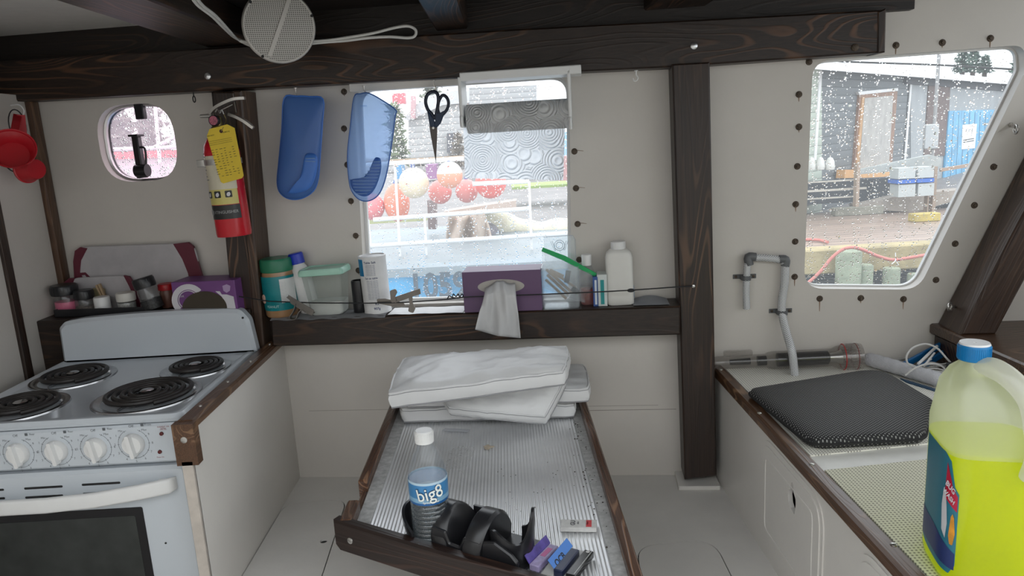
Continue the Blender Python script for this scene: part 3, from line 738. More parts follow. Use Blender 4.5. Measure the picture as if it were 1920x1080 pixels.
# black tray
def gp(u, v, n): return onW(u, v, n)
t0, t1 = gp(106, 590, .12), gp(278, 582, .12)
m = MB(WM); a0 = L(104, 590, .12)[0]; a1 = L(284, 582, .12)[0]; TZ = GZ+.004
m.box(a0, a1, GZ, GZ+.003, .02, .125, .001); 
m.box(a0, a1, GZ, GZ+.022, .121, .125, .001); m.box(a0, a1, GZ, GZ+.022, .02, .024, .001); m.box(a0, a0+.004, GZ, GZ+.022, .02, .125, .001); m.box(a1-.004, a1, GZ, GZ+.022, .02, .125, .001)
tag(m.build('spice_tray', BLACK), 'long black tray holding small spice jars behind the cooker', 'tray')
PET = clear('clear jar', (.86, .87, .87), .8, .12)
def at_ledge(u, n, z): p = onP(u, 575, WO+WN*n, WN); q = WI @ p; w = WM @ Vector((q.x, z, n)); return w
def jar(name, label, cat, u, rpx, hpx, lidpx, lidr, body, lid, fill=None, fillc=None, tilt=(0, 0), n=.085, group=None, seg=24, labelm=None, lz=(.1, .7)):
    p = at_ledge(u, n, GZ+.0035); k = K(p); r = rpx*k; h = hpx*k*1.03; lh = lidpx*k; lr = lidr*k
    t = thing(name, label, cat, p, group); M = Matrix.Translation(p) @ RX(tilt[0]) @ RY(tilt[1]) @ T(0, 0, .0 if not any(tilt) else .008)
    m = MB(M); m.lathe([(.0001, .0005), (r*.9, .0005), (r, .004), (r, h*.78), (r*.88, h*.95), (r*.86, h)], seg); m.build('body', body, t, smooth=50)
    m = MB(M); m.lathe([(lr*.99, h-.002), (lr, h), (lr, h+lh*.85), (lr*.93, h+lh), (.0001, h+lh)], seg)
    if lid is BLACK:
        for j in range(24): m.box(lr-.0002, lr+.0005, -.0008, .0008, h+.002, h+lh*.8, 0, RZ(j*15))
    m.build('lid', lid, t, smooth=40)
    if fill: m = MB(M); m.lathe([(.0001, .0015), (r*.93, .0015), (r*.95, .004), (r*.95, h*fill), (.0001, h*fill)], seg); m.build('contents', fillc, t)
    if labelm: m = MB(M); m.lathe([(r*1.01, h*lz[0]), (r*1.015, h*(lz[0]+.01)), (r*1.015, h*lz[1]), (r*1.01, h*lz[1])], seg); m.build('label_wrap', labelm, t)
    return t
PINKF = plain('pink salt', (.80, .16, .30), .6, bump=.4); GRAYL = plain('jar label', (.35, .35, .35), .5, var=.5, nscale=140)
jar('spice_jar', 'clear spice jar with black lid and pink contents, at the corner end of the tray', 'jar', 126, 20, 36, 17, 23, PET, BLACK, .62, PINKF, n=.085)
jar('spice_jar', 'short clear jar with black lid and dark peppery contents, beside the pink one', 'jar', 161, 17, 27, 15, 17, PET, BLACK, .45, plain('mixed pepper', (.22, .17, .14), .7, var=.9, nscale=330), n=.085)
p = at_ledge(193, .085, GZ+.0035); k = K(p); m = MB(Matrix.Translation(p))
m.lathe([(.0001, 0), (14*k, 0), (14*k, 27*k), (13*k, 29*k), (.0001, 29*k)], 28); tag(m.build('pill_bottle', WPLAST), 'plain small white cylinder pot standing in the spice tray', 'pot')
jar('cream_jar', 'squat clear jar with white screw lid and pale contents in the spice tray', 'jar', 239, 16, 21, 14, 17, PET, OFFW, .8, plain('pale grain', (.36, .35, .33), .8, var=.5, nscale=300), n=.085)
jar('spice_jar', 'tilted clear spice jar with black lid, leaning between the white-lidded jar and the purple carton', 'jar', 290, 18, 42, 18, 19, PET, BLACK, .25, plain('dark spice', (.05, .03, .02), .7), tilt=(0, -13), n=.10, labelm=plain('black label', (.03, .03, .03), .5, var=.9, nscale=200), lz=(.02, .45))
jar('seasoning_jar', 'tall red-lidded seasoning jar half hidden behind the purple carton', 'jar', 318, 14, 34, 10, 15, plain('brown jar', (.16, .07, .05), .4), plain('red lid', (.42, .01, .015), .4), n=.05)
# clothespin standing up and a folded yellow packet
PIN = wood('clothespin wood', (0, math.radians(90), 0), dark=(.25, .17, .09), mid=(.42, .30, .18), light=(.55, .42, .28), rough=.6)
p = at_ledge(205, .06, GZ+.004); c = thing('clothespin', 'wooden clothespin standing on end behind the white pot', 'clothespin', p)
m = MB(Matrix.Translation(p) @ RY(-16)); m.box(-.007, -.001, -.005, .005, .0, .078, .001); m.build('prong', PIN, c)
m = MB(Matrix.Translation(p) @ RY(-16)); m.box(.001, .007, -.005, .005, .0, .078, .001); m.build('prong', PIN, c)
p = at_ledge(188, .05, GZ+.004); m = MB(Matrix.Translation(p) @ RY(4)); m.box(-.018, .018, -.004, .004, 0, .062, .003); tag(m.build('seasoning_packet', plain('ochre packet', (.30, .26, .14), .6, var=.2)), 'dull yellow packet standing behind the white pot', 'packet')

# purple carton with torn oval opening
PURP = plain('purple card', (.16, .055, .20), .45, var=.15, nscale=12)
cb = thing('tissue_carton', 'purple and white carton with a wide brown oval opening behind the cooker', 'carton', at_ledge(382, .08, GZ))
x0, x1 = L(325, 575, .13)[0], L(443, 570, .13)[0]; h = L(380, 528, .13)[1]
m = MB(WM); m.box(x0, x1, GZ+.0005, h, .035, .125, .001); m.build('carton_body', PURP, cb)
PW = plain('white print', (.62, .60, .63), .45); PD = plain('dark print', (.05, .02, .07), .45)
def decal(px, n, mat, name, par, lift=.0006, base=0):
    m = MB(WM); m.prism([L(u, v, n) for u, v in px], n+base, n+base+lift); return m.build(name, mat, par, smooth=0)
n = .1255
def arcpts(cu, cv, r0, r1, a0, a1, k=20):
    f = lambda r, a: (cu+r*math.cos(math.radians(a)), cv-r*math.sin(math.radians(a))*.95)
    return [f(r1, a0+(a1-a0)*i/k) for i in range(k+1)]+[f(r0, a1+(a0-a1)*i/k) for i in range(k+1)]
decal(arcpts(353, 562, 20, 31, 38, 230), n, PW, 'white_swirl', cb)
decal(arcpts(353, 562, 17, 18.5, 45, 235), n, PW, 'thin_swirl', cb)
decal([(404, 546), (412, 546), (416, 552), (425, 552), (438, 556), (442, 578), (424, 580), (424, 570), (416, 556)], n, PW, 'white_cloud', cb)
decal([(417, 536), (425, 533), (432, 536), (431, 545), (425, 549), (419, 545)], n, plain('lilac print', (.42, .30, .48), .5), 'shield_print', cb)
ov = [(384+42*math.cos(a), 578-32*math.sin(a)) for a in [math.pi*i/28 for i in range(29)]]
decal(ov, n, plain('brown cardboard inside', (.055, .042, .028), .85), 'torn_opening', cb, .0008, .0005)
m = MB(WM); p = L(341, 555, n); add_text(m, 'cot', .010, T(p[0], p[1], n+.0012)); m.build('carton_print', PW, cb, smooth=0)
m = MB(WM); m.prism([L(335, 525, .12), L(360, 522, .06), L(380, 521, .06), L(355, 527, .12)], .0, .0006, 0, T(0, 0, 0)); 

# ---------------------------------------------------------------- red measuring cups hanging on a black ring
RED = plain('red plastic', (.42, .010, .018), .35, var=.05)
def meas(label, u, v, x, r0, r1, h, rim, hand, hl=.08):
    c = onX(u, v, x); F = frame(c, *rim)
    t = thing('measuring_cup', label, 'measuring cup', c, 'red measuring cups')
    m = MB(F); m.lathe([(.0001, -h), (r0*.93, -h), (r0, -h+.004), (r1, 0), (r1*1.06, .001), (r1*1.06, -.002), (r1, -.003), (r1*.96, -.004), (r0*.95, -h+.006), (.0001, -h+.005)], 36); m.build('bowl', RED, t, smooth=50)
    m = MB(); d = (Vector(hand)-c); e = Vector(hand); s = c + d.normalized()*r1*.98
    side = d.cross(Vector((.6, -1, 0))).normalized()*.009
    m.loft([[tuple(q+side*sx+Vector((.4, -.9, 0)).normalized()*sy) for sx, sy in ((-1, -.0015), (1, -.0015), (1, .0015), (-1, .0015))] for q in (s, s.lerp(e, .5), e)]); m.build('handle', RED, t)
    return t
view = (EYE-onX(25, 278, -1.2)).normalized()
hook = onX(30, 213, -1.245)
meas('large red measuring cup hanging with its open bowl facing the cabin', 22, 278, -1.195, .036, .050, .040, ((.86, .51, 0), (0, 0, 1), (.45, -.75, .45)), hook+Vector((.004, 0, -.002)))
meas('smaller red measuring cup hanging below, its flat base toward the stove', 50, 318, -1.235, .026, .033, .040, ((0, 0, 1), (.4, .9, 0)), hook+Vector((.012, 0, -.004)))
m = MB(); rr = []
for i in range(24):
    a = i/24*2*math.pi; p = onX(33, 235, -1.255); rr.append(p+Vector((0, .034*math.cos(a), .040*math.sin(a))))
m.tube(rr, .0016, 6, True); tag(m.build('key_ring', BLACK), 'thin black ring the red measuring cups hang from', 'ring')
m = MB(); m.tube(smooth_path([onX(45, 245, -1.25), onX(52, 262, -1.24), onX(62, 280, -1.235), onX(68, 292, -1.235)]), .0016, 6)
m.tube(smooth_path([onX(5, 300, -1.26), onX(16, 316, -1.27), onX(30, 323, -1.275), onX(42, 322, -1.27)]), .002, 6)
tag(m.build('black_strap', BLACK), 'thin black strap looping behind the red measuring cups', 'strap')
m = MB(); b0 = onX(28, 203, -1.27); m.tube(smooth_path([b0+Vector((-.01, 0, .008)), b0+Vector((.012, 0, .008)), b0+Vector((.022, 0, -.006)), b0+Vector((.016, 0, -.020)), b0+Vector((.006, 0, -.014))]), .0018, 8)
tag(m.build('cup_hook', WPLAST), 'white cup hook the red measuring cups hang from', 'hook')
m = MB(); c = onW(364, 186, .05); m.tube([c+WE*.0035*math.cos(a)+Vector((0, 0, .008*math.sin(a))) for a in [i/16*2*math.pi for i in range(16)]], .0016, 8, True)
m.cyl(c+Vector((0, 0, .008)), c+Vector((0, 0, .02)), .0016, 8)
tag(m.build('screw_eye', BLACK), 'small black screw eye under the header beam by the porthole', 'screw eye')

# ---------------------------------------------------------------- fire extinguisher on the post
pb = onW(440, 441, .155); pt = onW(410, 248, .155)
ax = (pt-pb); H = ax.length; F = frame(pb, WE, WN.cross(WE)*-1) if False else None
zc = ax.normalized(); xc = (WE-zc*WE.dot(zc)).normalized(); yc = zc.cross(xc)
F = Matrix(((xc.x, yc.x, zc.x, pb.x), (xc.y, yc.y, zc.y, pb.y), (xc.z, yc.z, zc.z, pb.z), (0, 0, 0, 1)))    # z up the cylinder, x to the side, -y toward the cabin
ex = thing('fire_extinguisher', 'red fire extinguisher with yellow inspection tag strapped to the dark post', 'fire extinguisher', pb)
R = 31.5*K(pb)
REDX = plain('extinguisher red', (.50, .008, .018), .22, var=.04)
m = MB(F); m.lathe([(.0001, .004), (R*.8, .002), (R*.97, .0), (R, .008), (R, H-.05), (R*.93, H-.032), (R*.7, H-.014), (.018, H-.002), (.017, H+.008), (.0001, H+.01)], 40); cy = m.build('cylinder', REDX, ex, smooth=50)
def band(z0, z1, a0, a1, mat, name, lift=.0005):
    m = MB(F); m.lathe([(R+lift*.5, z0), (R+lift, z0), (R+lift, z1), (R+lift*.5, z1)], 24, a0=a0, a1=a1); return m.build(name, mat, cy)
kk = H/193.
zz = lambda v: (441-v)*kk
band(zz(352), zz(290), -170, -30, plain('cream label', (.60, .55, .42), .4), 'label_panel')
band(zz(380), zz(352), -170, -32, plain('yellow label', (.58, .50, .16), .4), 'label_panel')
lb = band(zz(407), zz(381), -172, -30, plain('black label band', (.012, .012, .012), .35), 'label_band')
GREYT = plain('grey lettering', (.30, .30, .30), .5)
m = MB(F @ T(0, 0, zz(394)) @ RX(90)); add_text(m, 'EXTINGUISHER', .0105, T(0, 0, 0) @ RY(6), wrap=R+.0012, bold=.01); m.build('label_lettering', GREYT, cy, smooth=0)
m = MB(F @ T(0, 0, zz(394)) @ RX(90) @ RY(-47)); m.lathe([(.0085, R+.0012), (.0001, R+.0012)], 20); m.build('label_emblem', GREYT, cy, smooth=0)
for ang in (-45, -8, 28):
    m = MB(F @ T(0, 0, zz(361)) @ RX(90) @ RY(ang)); m.prism(rrect(-.0085, .0085, -.0085, .0085, .002, 2), R-.001, R+.001); o = m.build('pictogram', plain('pictogram black', (.02, .02, .02), .5), cy, smooth=0)
    m = MB(F @ T(0, 0, zz(361)) @ RX(90) @ RY(ang)); m.prism([(-.004, -.005), (.001, -.006), (.005, -.001), (.003, .005), (-.002, .004), (-.005, 0)], R, R+.0016); m.build('pictogram_mark', PW, o, smooth=0)
m = MB(F)
for k in range(9): m.lathe([(R+.001, zz(334-k*6)), (R+.0012, zz(334-k*6)+.001), (R+.001, zz(334-k*6)+.002)], 10, a0=-165, a1=-125-(k*7) % 15)
m.build('label_lines', DGREY, cy, smooth=0)
# clamp band
z0 = zz(302)
m = MB(F); m.lathe([(R+.001, z0-.007), (R+.0022, z0-.007), (R+.0022, z0+.007), (R+.001, z0+.007), (R+.001, z0-.007)], 40, a0=-200, a1=20)
m.box(-R-.022, -R+.004, -.012, .010, z0-.009, z0+.009, .001); m.build('clamp_band', STEEL, ex)
m = MB(F); m.box(-.012, .012, R-.004, .075, .01, H-.02, .002); m.build('wall_bracket', BLACKM, ex)
# valve head
BR = plain('brass valve', (.30, .24, .09), .35, .9)
m = MB(F); m.lathe([(.016, H), (.017, H+.012), (.013, H+.016), (.013, H+.036), (.009, H+.040), (.0001, H+.040)], 20); m.build('valve', BR, ex)
def fpx(u, v, n=.175): return onW(u, v, n)
m = MB(); m.cyl(fpx(376, 218, .165), fpx(398, 217, .165), .0042, 14, .0058); m.build('nozzle', STEEL, ex)
g = fpx(401, 226, .19); m = MB(frame(g, WE, (0, 0, 1))); m.lathe([(.0135, -.008), (.0135, .002), (.012, .004), (.0118, .0025), (.0001, .0025)], 24); gg = m.build('gauge', BLACK, ex)
m = MB(frame(g, WE, (0, 0, 1))); m.lathe([(.0112, .0028), (.0001, .003)], 20); m.build('gauge_dial', plain('pink dial', (.38, .10, .15), .3, var=.6, nscale=250), gg)
def strap(px, w, n, thick, mat, name):
    P = smooth_path([onW(u, v, n) for u, v in px], 5); m = MB(); rings = []
    for i, p in enumerate(P):
        t = (P[min(i+1, len(P)-1)]-P[max(i-1, 0)]).normalized(); s = t.cross(WN).normalized()
        ww = w*(1-.55*abs(i/(len(P)-1)*2-1)**3)
        rings.append([tuple(p+s*a*thick+WN*b*ww) for a, b in ((-1, -1), (1, -1), (1, 1), (-1, 1))])
    m.loft(rings); return m.build(name, mat, ex, smooth=40)
LEV = plain('cast lever', (.50, .48, .45), .32, .85)
strap([(393, 214), (404, 203), (420, 194), (440, 186), (459, 184)], .010, .165, .0035, LEV, 'squeeze_lever')
strap([(428, 214), (443, 219), (460, 228), (475, 240)], .009, .165, .0035, LEV, 'carry_handle')
m = MB(); m.tube(smooth_path([fpx(412, 208, .18), fpx(424, 202, .18), fpx(436, 196, .18)]), .0012, 6); m.tube([fpx(438, 176, .10), fpx(444, 212, .13)], .003, 6)
m.tube(smooth_path([fpx(404, 210, .19), fpx(408, 204, .192), fpx(412, 212, .194), fpx(416, 206, .19), fpx(420, 214, .19)]), .0016, 6); m.build('safety_pin', STEEL, ex)
# yellow tag
YEL = plain('yellow card', (.72, .52, .04), .6, var=.05)
TG = [(388, 255), (393, 242), (426, 233), (440, 240), (457, 329), (454, 334), (419, 344), (414, 341)]
nt_ = .155+R+.006
pl = thing('inspection_tag', 'yellow inspection tag hanging over the front of the extinguisher', 'tag', onW(414, 240, nt_))
m = MB(WM); m.prism([L(u, v, nt_) for u, v in TG], nt_, nt_+.0006); m.build('card', YEL, pl, smooth=0)
TB = plain('faded black print', (.09, .07, .02), .6)
m = MB(WM)
p = L(415, 246, nt_); hk = MB(WM); hk.lathe([(.0045, nt_+.0012), (.0001, nt_+.0012)], 16, T(p[0], p[1], 0)); hk.build('punched_hole', plain('dark hole', (.04, .01, .01), .8), pl, smooth=0)
tl = MB(WM); c0 = L(414, 270, nt_); c1 = L(430, 335, nt_); an = math.degrees(math.atan2(c1[0]-c0[0], c0[1]-c1[1]))
B = T(c0[0], c0[1], nt_+.0009) @ RZ(an)
add_text(tl, 'DO NOT', .0048, B @ T(-.020, .024, 0), bold=.01); add_text(tl, 'REMOVE', .0048, B @ T(.022, .026, 0), bold=.01)
for k in range(3): tl.box(-.030, .032, .010-k*.0045, .0106-k*.0045, 0, .0002, 0, B)
for k in range(6):
    for j in range(12):
        if random.random() < .8: tl.box(-.028+k*.011, -.024+k*.011+random.random()*.004, -.012-j*.006, -.0108-j*.006, 0, .0002, 0, B)
tl.build('tag_print', TB, pl, smooth=0)
m = MB(); m.tube(smooth_path([onW(415, 246, nt_+.001), onW(419, 238, nt_), onW(424, 226, .19), onW(420, 215, .19)]), .0009, 5); m.build('tie_wire', BR, pl)
# ================================================================ things on the ledge under the middle window
def ledge(u, n=.05, z=LEDZ):
    p = WI @ onP(u, 578, WO+WN*n, WN); return WM @ Vector((p.x, z, n))
def up(p, tx=0, ty=0, rz=0): return Matrix.Translation(p) @ RX(ty) @ RY(tx) @ RZ(rz - math.degrees(_a))
CLP = clear('frosted container', (.90, .92, .91), .5, .28, .15, milkcol=(.80, .82, .79))
# liner cloth under the jars
m = MB(WM); x0, x1 = L(507, 598, .1)[0], L(722, 592, .1)[0]
m.grid(40, 6, lambda i, j: (x0+(x1-x0)*i, LEDZ+.0012+.0035*max(0, j-.6)*(1+math.sin(i*31))+(0 if j < .97 else -.006), .012+.092*j))
m.grid(40, 6, lambda i, j: (x0+(x1-x0)*i, LEDZ+.0002+.0035*max(0, j-.6)*(1+math.sin(i*31))+(0 if j < .97 else -.006), .012+.092*j))
tag(m.build('shelf_liner', plain('grey liner', (.22, .22, .23), .8, bump=.5, bscale=60)), 'crinkled grey liner cloth under the green-lidded jar and the mint-lidded tub', 'liner')
m = MB(WM); x0, x1 = L(728, 590, .09)[0], L(868, 583, .09)[0]
m.grid(10, 3, lambda i, j: (x0+(x1-x0)*i, LEDZ+.0012+.0008*math.sin(i*17), .02+.078*j)); tag(m.build('paper_sheet', plain('white paper', (.72, .72, .72), .7)), 'white paper sheet lying on the ledge beside the salt canister', 'paper')
m = MB(WM); x0, x1 = L(1188, 575, .09)[0], L(1256, 572, .09)[0]
m.grid(12, 6, lambda i, j: (x0+(x1-x0)*i, LEDZ+.002+.010*math.sin(math.pi*i)*(1-j)**2, .01+.075*j)); tag(m.build('grey_pad', plain('grey sponge cloth', (.30, .31, .33), .9, bump=.6)), 'folded grey cloth pad at the end of the ledge by the dark post', 'cloth')

# nut-butter jar
p = ledge(530, .052); k = K(p); t = thing('peanut_butter_jar', 'round jar with green lid and teal label beside the extinguisher post', 'jar', p)
r = 31*k; A = up(p, -1)
m = MB(A); m.lathe([(.0001, .0005), (r*.9, .0005), (r*.98, .006), (r*.98, 72*k), (r*.90, 83*k), (r*.88, 88*k)], 32); m.build('jar_body', plain('peanut butter', (.34, .19, .09), .3, coat=.4), t, smooth=50)
m = MB(A); m.lathe([(r*.99, 14*k), (r, 15*k), (r, 76*k), (r*.99, 77*k)], 32); lw = m.build('label_wrap', plain('teal label', (.0, .20, .22), .35), t)
m = MB(A); m.lathe([(r*.93, 84*k), (r*.96, 85*k), (r*.96, 104*k), (r*.90, 108*k), (.0001, 108*k)], 36); m.build('lid', plain('green lid', (.01, .16, .08), .35), t)
m = MB(A @ T(0, 0, 0)); m.lathe([(r*1.006, 28*k), (r*1.01, 29*k), (r*1.01, 71*k), (r*1.006, 72*k)], 12, a0=-65, a1=-5); m.build('nutrition_panel', plain('white panel', (.62, .63, .62), .5), lw)
m = MB(A @ RX(90))
for q in range(13): add_text(m, '- -- --- -- - -' if q % 2 else '---- -- - ---', .0042, T(0, (66-q*2.9)*k, 0) @ RY(35), wrap=r*1.015)
m.build('panel_lines', DGREY, lw, smooth=0)
m = MB(A @ RX(90)); add_text(m, 'PEANUT', .010, T(0, 22*k, 0) @ RY(-8), wrap=r*1.015); m.build('jar_lettering', plain('pale print', (.45, .62, .60), .5), lw, smooth=0)
m = MB(A @ RX(90) @ RY(-38)); m.pillow([(-.007+.008*math.cos(a), 38*k+.010*math.sin(a)) for a in [i/14*2*math.pi for i in range(14)]], .003, 0, T(0, 0, r)); m.pillow([(-.004+.006*math.cos(a), 31*k+.005*math.sin(a)) for a in [i/12*2*math.pi for i in range(12)]], .003, 0, T(0, 0, r+.001)); m.build('animal_print', plain('tan print', (.52, .33, .26), .6), lw)
# blue-capped bottle
p = ledge(583, .030); k = K(p); t = thing('squeeze_bottle', 'tall white bottle with bright blue cap, leaning behind the mint-lidded tub', 'bottle', p); A = up(p, -9)
m = MB(A @ T(0, 0, .002)); m.lathe([(.0001, 0), (17*k, .0), (18*k, .004), (18*k, 70*k), (15*k, 84*k), (11*k, 92*k), (10.5*k, 96*k)], 28); m.build('body', WPLAST, t, smooth=50)
m = MB(A @ T(0, 0, .002)); m.lathe([(13.5*k, 93*k), (13.5*k, 111*k), (12*k, 113*k), (.0001, 113*k)], 28); m.build('cap', plain('bright blue cap', (.01, .035, .42), .3), t)
# tub with mint lid
p = ledge(619, .055); k = K(p); t = thing('food_tub', 'square clear tub of white powder with a translucent mint green lid', 'container', p); A = up(p, -2)
a = 39*k; b = .037
def rr_ring(sx, sy, z, r=.012): return [(x, y, z) for x, y in rrect(-sx, sx, -sy, sy, r, 5)]
m = MB(A); m.loft([rr_ring(a*.72, b*.72, .0005), rr_ring(a*.80, b*.80, .006), rr_ring(a*.98, b*.98, 76*k), rr_ring(a*1.0, b*1.0, 80*k)], caps=True); m.build('tub_body', CLP, t, smooth=50)
m = MB(A); m.loft([rr_ring(a*.70, b*.70, .002), rr_ring(a*.78, b*.78, .007), rr_ring(a*.85, b*.85, 26*k)]); m.build('powder', plain('white powder', (.66, .66, .64), .9, bump=.4), t)
m = MB(A @ T(0, 0, .001)); m.loft([rr_ring(a*1.06, b*1.06, 76*k), rr_ring(a*1.10, b*1.10, 77*k), rr_ring(a*1.10, b*1.10, 84*k), rr_ring(a*1.04, b*1.04, 88*k), rr_ring(a*.92, b*.92, 88.5*k), rr_ring(a*.88, b*.88, 86.5*k)]); m.build('lid', plain('mint lid', (.36, .62, .50), .28, sss=0), t, smooth=40)
# black tube
p = ledge(676, .05); k = K(p); m = MB(up(p)); m.lathe([(.0001, .0), (12.5*k, 0), (13*k, .002), (13*k, 58*k), (12.2*k, 61*k), (10.5*k, 61*k), (10.5*k, 56*k), (.0001, 56*k)], 28)
tag(m.build('black_tube', BLACK), 'short plain black tube standing beside the salt canister', 'tube')
# salt canister
p = ledge(709, .052); k = K(p); t = thing('salt_canister', 'white cardboard canister with blue stripe and fine print, standing before the window edge', 'canister', p); A = up(p, -1.5); r = 25.5*k
m = MB(A); m.lathe([(.0001, .0005), (r*.97, .0005), (r*1.0, .002), (r*.98, 4*k), (r*.985, 103*k), (r*1.01, 104*k), (r*1.01, 107*k), (r*.9, 108*k), (r*.88, 106*k), (.0001, 106*k)], 36); bd = m.build('body', plain('white card', (.70, .70, .70), .5), t, smooth=40)
m = MB(A); m.lathe([(r*.988, 72*k), (r*.992, 72*k), (r*.992, 103*k), (r*.988, 103*k)], 8, a0=-160, a1=-118); m.build('blue_stripe', plain('print blue', (.0, .17, .38), .4), bd)
m = MB(A @ RX(90)); add_text(m, 'Table Salt', .0085, T(0, 97*k, 0) @ RY(4), wrap=r*.995, bold=.015); add_text(m, 'Sel de table', .0075, T(0, 68*k, 0) @ RY(4), wrap=r*.995, bold=.015)
for q in range(7): add_text(m, 'iodized fine salt', .0042, T(0, (92-q*3)*k, 0) @ RY(4), wrap=r*.995)
for q in range(12): add_text(m, 'shake well, keep dry', .0038, T(0, (63-q*3)*k, 0) @ RY(6), wrap=r*.995)
add_text(m, 'K2', .009, T(0, 20*k, 0) @ RY(16), wrap=r*.995, bold=.02); add_text(m, '907g', .009, T(0, 11*k, 0) @ RY(14), wrap=r*.995, bold=.03)
m.build('fine_print', plain('navy print', (.05, .07, .16), .5), bd, smooth=0)
# two metal bag clips
CLIP = plain('clip metal', (.20, .185, .17), .34, .85, var=.15)
def strip(m, px, n, w, th=.0012):
    P = [onW(u, v, n) for u, v in px]; rings = []
    for i, q in enumerate(P):
        tt = (P[min(i+1, len(P)-1)]-P[max(i-1, 0)]).normalized(); s = tt.cross(WN).normalized()
        rings.append([tuple(q+s*a_*th+WN*b_*w/2) for a_, b_ in ((-1, -1), (1, -1), (1, 1), (-1, 1))])
    m.loft(rings)
t = thing('bag_clip', 'metal bag clip standing open on the ledge in front of the green-lidded jar', 'clip', onW(560, 590, .115), 'metal bag clips')
m = MB(); strip(m, smooth_path([(540, 556), (555, 566), (572, 576), (588, 588)], 3), .118, .02); m.build('jaw', CLIP, t)
m = MB(WM); m.prism([L(u, v, .128) for u, v in ((540, 553), (589, 582), (585, 592), (577, 589), (545, 569))], .126, .128, 0); m.build('jaw', CLIP, t)
m = MB(); strip(m, smooth_path([(556, 569), (552, 582), (544, 596), (556, 597), (561, 586), (568, 580), (575, 585)], 4), .122, .018); m.build('lever', CLIP, t)
t = thing('bag_clip', 'metal bag clip with hinged levers in front of the salt canister and the blue boat', 'clip', onW(760, 575, .115), 'metal bag clips')
m = MB(WM); m.prism([L(u, v, .124) for u, v in ((737, 558), (787, 541), (789, 551), (741, 568))], .122, .1245); m.build('jaw', CLIP, t)
m = MB(WM); m.prism(rpoly([L(u, v, .116) for u, v in ((706, 561), (722, 560), (756, 567), (761, 574), (738, 575), (708, 569))], .003), .113, .116); m.build('jaw', CLIP, t)
m = MB(WM); m.prism(rpoly([L(u, v, .126) for u, v in ((731, 545), (742, 541), (745, 548), (741, 556), (744, 566), (733, 568))], .005), .1245, .127); m.build('lever', CLIP, t)
m = MB(WM); m.prism(rpoly([L(u, v, .126) for u, v in ((766, 556), (774, 556), (773, 566), (779, 578), (775, 587), (765, 584), (768, 570))], .005), .1245, .127); m.build('lever', CLIP, t)
# cord stretched along the ledge, with a twisted wire tie
n = .122
m = MB(); cp = [onW(448, 556, n), onW(505, 565, n), onW(590, 568, n), onW(690, 568.5, n), onW(760, 567, n), onW(840, 561, n), onW(870, 557, n), onW(1015, 552, n), onW(1140, 546.5, n), onW(1185, 544, n), onW(1270, 538, .10), onW(1299, 536.5, .088)]
m.tube(cp, .0017, 6); co_ = m.build('retaining_cord', RUBBER); tag(co_, 'thin black cord stretched along the ledge to keep things from falling', 'cord')
m = MB(); q = onW(1183, 544.5, n); m.pillow([(x*.010, y*.005) for x, y in [(math.cos(a), math.sin(a)) for a in [i/12*2*math.pi for i in range(12)]]], .004, .004, frame(q, WE, (0, 0, 1))); m.build('knot', RUBBER, co_)
m = MB(frame(onW(1300, 536.5, .086), WE, (0, 0, 1))); m.lathe([(.0045, 0), (.004, .003), (.0001, .004)], 12); m.build('screw', STEEL, co_)
m = MB(); m.tube(smooth_path([onW(u, v, n+.002) for u, v in ((838, 562), (842, 555), (848, 557), (850, 551), (855, 556), (859, 551), (862, 557), (866, 551), (868, 556), (858, 559), (846, 557))], 4), .0016, 6)
tag(m.build('wire_tie', BLACK), 'twisted black wire tie on the cord beside the tissue box', 'wire tie')
# tissue box and tissue
PUR = plain('dull purple card', (.125, .068, .145), .45, var=.05, nscale=6)
n0, n1 = .012, .100
a, c = L(869, 578, n1), L(1018, 574, n1); top = L(943, 508, n1)[1]
tb = thing('tissue_box', 'purple tissue box lying on its side with a white tissue pulled out', 'tissue box', onW(943, 578, .05))
m = MB(WM); x0, x1 = a[0]+.002, c[0]-.002
m.prism(rrect(x0, x1, LEDZ+.0006, top, .002, 2), n0, n1, .001); m.build('box_body', PUR, tb)
ov = [((x0+x1)/2-.002+.062*math.cos(a_), (LEDZ+top)/2+.014+.019*math.sin(a_)) for a_ in [i/36*2*math.pi for i in range(36)]]
m = MB(WM); m.prism(ov, n1, n1+.0008); m.build('opening_film', plain('opening film', (.40, .375, .345), .4, bump=.8, bscale=30, bdist=.004), tb)
TIS = cloth('tissue paper', (.80, .80, .80), .3, .5, 26, .006)
def tis(i, j):
    # i across, j down; drapes from the opening over the ledge front
    u = 910+56*i+j*(-19+29*i)*min(1, .45+j); v = 534+j*(88+16*i-8*abs(i-.5)); v += 5*math.cos(i*7)*(1-j)-8*i*(1-j)
    n = .104+.032*min(1, j*5)+.009*math.sin(i*10+j*2.5)*(.25+j)+.003*math.sin(i*23-j*5)
    return tuple(onW(u, v, n))
m = MB(); m.grid(26, 20, tis); o = m.build('tissue', TIS, tb, smooth=60)
md = o.modifiers.new('thickness', 'SOLIDIFY'); md.thickness = .0006
